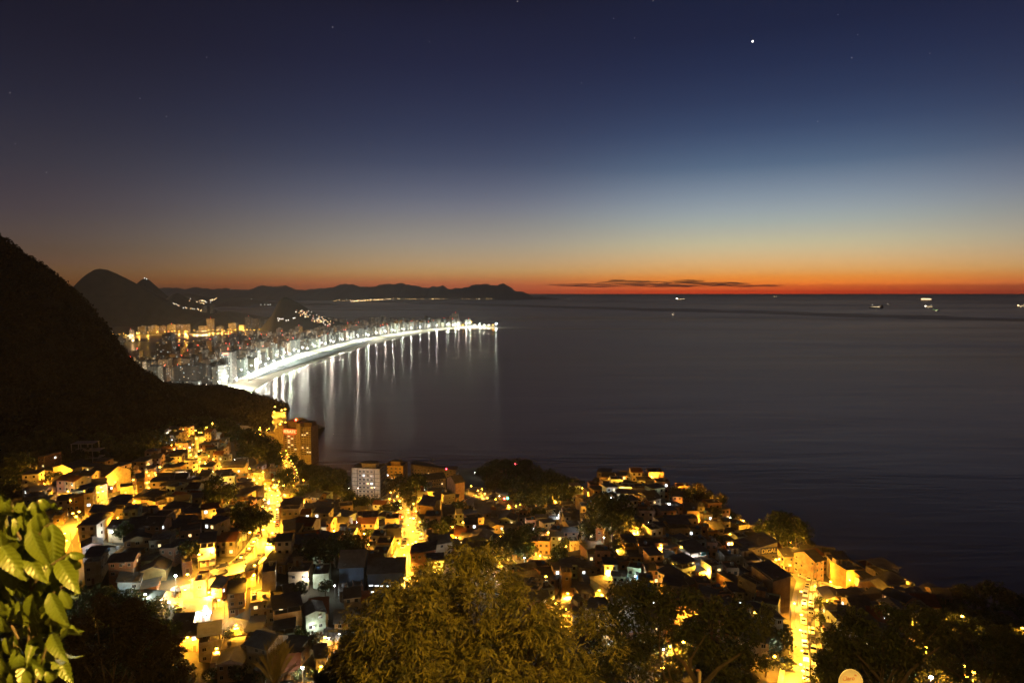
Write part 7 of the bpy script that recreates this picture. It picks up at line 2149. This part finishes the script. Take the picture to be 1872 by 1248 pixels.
mb = MB(); mb.box((0, 0, -1.2), (.085, .085, 2.4), WOOD, .2); mb.box((0, 0, (float(ground_z(p.x, p.y)) - p.z) / 2 - 1.2), (.085, .085, abs(float(ground_z(p.x, p.y)) - p.z) - 2.4), WOOD, .2); mb.build('shaft', o)
mb = MB(); mb.box((-.05, 0, .03), (.12, .05, .04), TILE_R, .2); mb.build('cap', o)

# ------------------------------------------------------------------ the street lamp beside the viewpoint that lights the golden tree, the dish and the near leaves
o = thing('street_lamp', 'street lamp beside the viewpoint', 'lamp', (9.5, -7, 203.5))
mb = MB(); mb.tube([(0, 0, -1), (0, 0, 6), (0, 0, 11)], [.13, .11, .08], POLE, 8); mb.build('pole', o)
mb = MB(); mb.tube([(0, 0, 11), (-.2, .5, 11.5), (-.5, 1.4, 11.6)], .05, POLE, 6); mb.build('arm', o)
mb = MB(); mb.lathe([(.05, .12), (.22, .05), (.3, -.08), (.2, -.14), (.03, -.16)], (-.55, 1.6, 11.6), glow('near_lamp', SOD, 40, False), 12); mb.build('lamp_head', o)
sl_ = bpy.data.lights.new('bulb', 'SPOT'); sl_.energy = 98000; sl_.color = (1, .56, .1); sl_.spot_size = R(104); sl_.spot_blend = .7; sl_.shadow_soft_size = .25
l_ = link('bulb', sl_, o, (-.55, 1.75, 11.3)); dv = Vector((-9, 31, -17.0)); l_.rotation_euler = dv.to_track_quat('-Z', 'Y').to_euler()
# ------------------------------------------------------------------ labels
LANDMARKS = [(545, 800, 'the red-lettered hotel'), (668, 880, 'the white banded apartment block'), (720, 865, 'the yellow apartment block'), (495, 900, 'the bright junction'), (340, 1080, 'the bend of the main street'), (695, 1060, 'the blue hall'), (772, 1025, 'the brick three-storey house'),
             (780, 940, 'the yellow tower block'), (750, 975, 'the centre street'), (178, 880, 'the big cream hall'), (160, 975, 'the rounded roof'), (150, 935, 'the west street'), (1392, 1005, 'the blue lettered sign'), (1280, 1030, 'the blazing roof terrace'), (1465, 1160, 'the steep street'),
             (1490, 1075, 'the square'), (900, 1140, 'the great golden tree'), (1250, 1140, 'the branching dark tree'), (1560, 1055, 'the house with dishes'), (943, 850, 'the red signal light'), (1200, 915, 'the floodlit white house'), (1110, 935, 'the hillside wood'), (1036, 1070, 'the tall yellow tower house'),
             (595, 1130, 'the clay-tiled yellow house'), (520, 980, 'the brown gabled house'), (385, 1015, 'the large white house'), (280, 1050, 'the ochre garage'), (70, 1060, 'the near leaves'), (890, 905, 'the curved road'), (1680, 1170, 'the dark tree on the right'), (1010, 890, 'the dark promontory'), (440, 815, 'the dark trees below the hotel'),
             (306, 635, 'the tallest dark tower'), (414, 670, 'the striped tower'), (338, 683, 'the wide brown slab'), (535, 632, 'the bright white tower'), (650, 608, 'the yellowish tower'), (528, 570, 'the granite peak'), (430, 715, 'the near end of the beach'), (907, 592, 'the tip of the point'), (382, 593, 'the tall lagoon tower'),
             (260, 603, 'the leftmost lagoon slab'), (185, 540, 'the round hill'), (832, 582, 'the tall block at the far end'), (574, 628, 'the broad banded block'), (690, 548, 'the far town'), (920, 530, 'the far ridge summit'), (1695, 549, 'the long lit ship'), (480, 629, 'the square grey block'), (245, 661, 'the pale balcony block')]
ORD = ['', 'second ', 'third ', 'fourth ', 'fifth ', 'sixth ', 'seventh ', 'eighth ', 'ninth ', 'tenth ', 'eleventh ', 'twelfth ']


def relation(x, y, lm):
    dx, dy = x - lm[0], y - lm[1]
    if abs(dx) > 1.2 * abs(dy): return 'right of' if dx > 0 else 'left of'
    return 'below' if dy > 0 else 'above'


groups = {}
for it in LAB:
    groups.setdefault(it[1], []).append(it)
for stem, its in groups.items():
    if len(its) == 1 and its[0][4] is None:
        its[0][0]['label'] = stem
        continue
    sub = {}
    for it in its:
        if it[4] is None and len(its) == 1:
            it[0]['label'] = stem; continue
        lm = min(LANDMARKS, key=lambda l: (l[0] - it[2]) ** 2 + 1.6 * (l[1] - it[3]) ** 2)
        sub.setdefault((lm, relation(it[2], it[3], lm)), []).append(it)
    for (lm, rel), l_ in sub.items():
        l_.sort(key=lambda it: (it[2] - lm[0]) ** 2 + (it[3] - lm[1]) ** 2)
        for k, it in enumerate(l_):
            st = stem
            if len(l_) == 1:
                lab = f'{st} {rel} {lm[2]}'
            else:
                lab = f'{st}, {ORD[k]}nearest {rel} {lm[2]}' if k < 12 else f'{st}, farther off {rel} {lm[2]}'
            for cut in (' on the headland road', ' shoulder of the round hill', ' on a post in the alleys', ' running down to the alley lamp', ' between the houses',' among the houses', ' on a post between the houses', ' burning white at the edge of the sand', ' on the slum hillside', ' between the beach and the first row of blocks', ' along the far shore of the bay', ' scattered on the hills behind the lagoon', ' of town light',
                        ' with open porch', ' on the right flank of the granite peak', ' below the viewpoint', ' fronting the beach avenue', ' with a red beacon', ' on the granite peak', ' on the far hills above the bay', ' tiny', ' small', ' scattered on the hills'):
                if len(lab.split()) > 16: lab = lab.replace(cut, '')
            if len(lab.split()) > 16:
                for pre in (' on ', ' in ', ' among ', ' beside ', ' below ', ' along ', ' lighting ', ' lining '):
                    if pre in stem:
                        lab = lab.replace(stem, stem[:stem.index(pre)]); break
            if len(lab.split()) > 16: print('LONG', lab)
            it[0]['label'] = lab
for it in LAB:
    if 'label' not in it[0]: it[0]['label'] = it[1]
# identical leftovers form a group
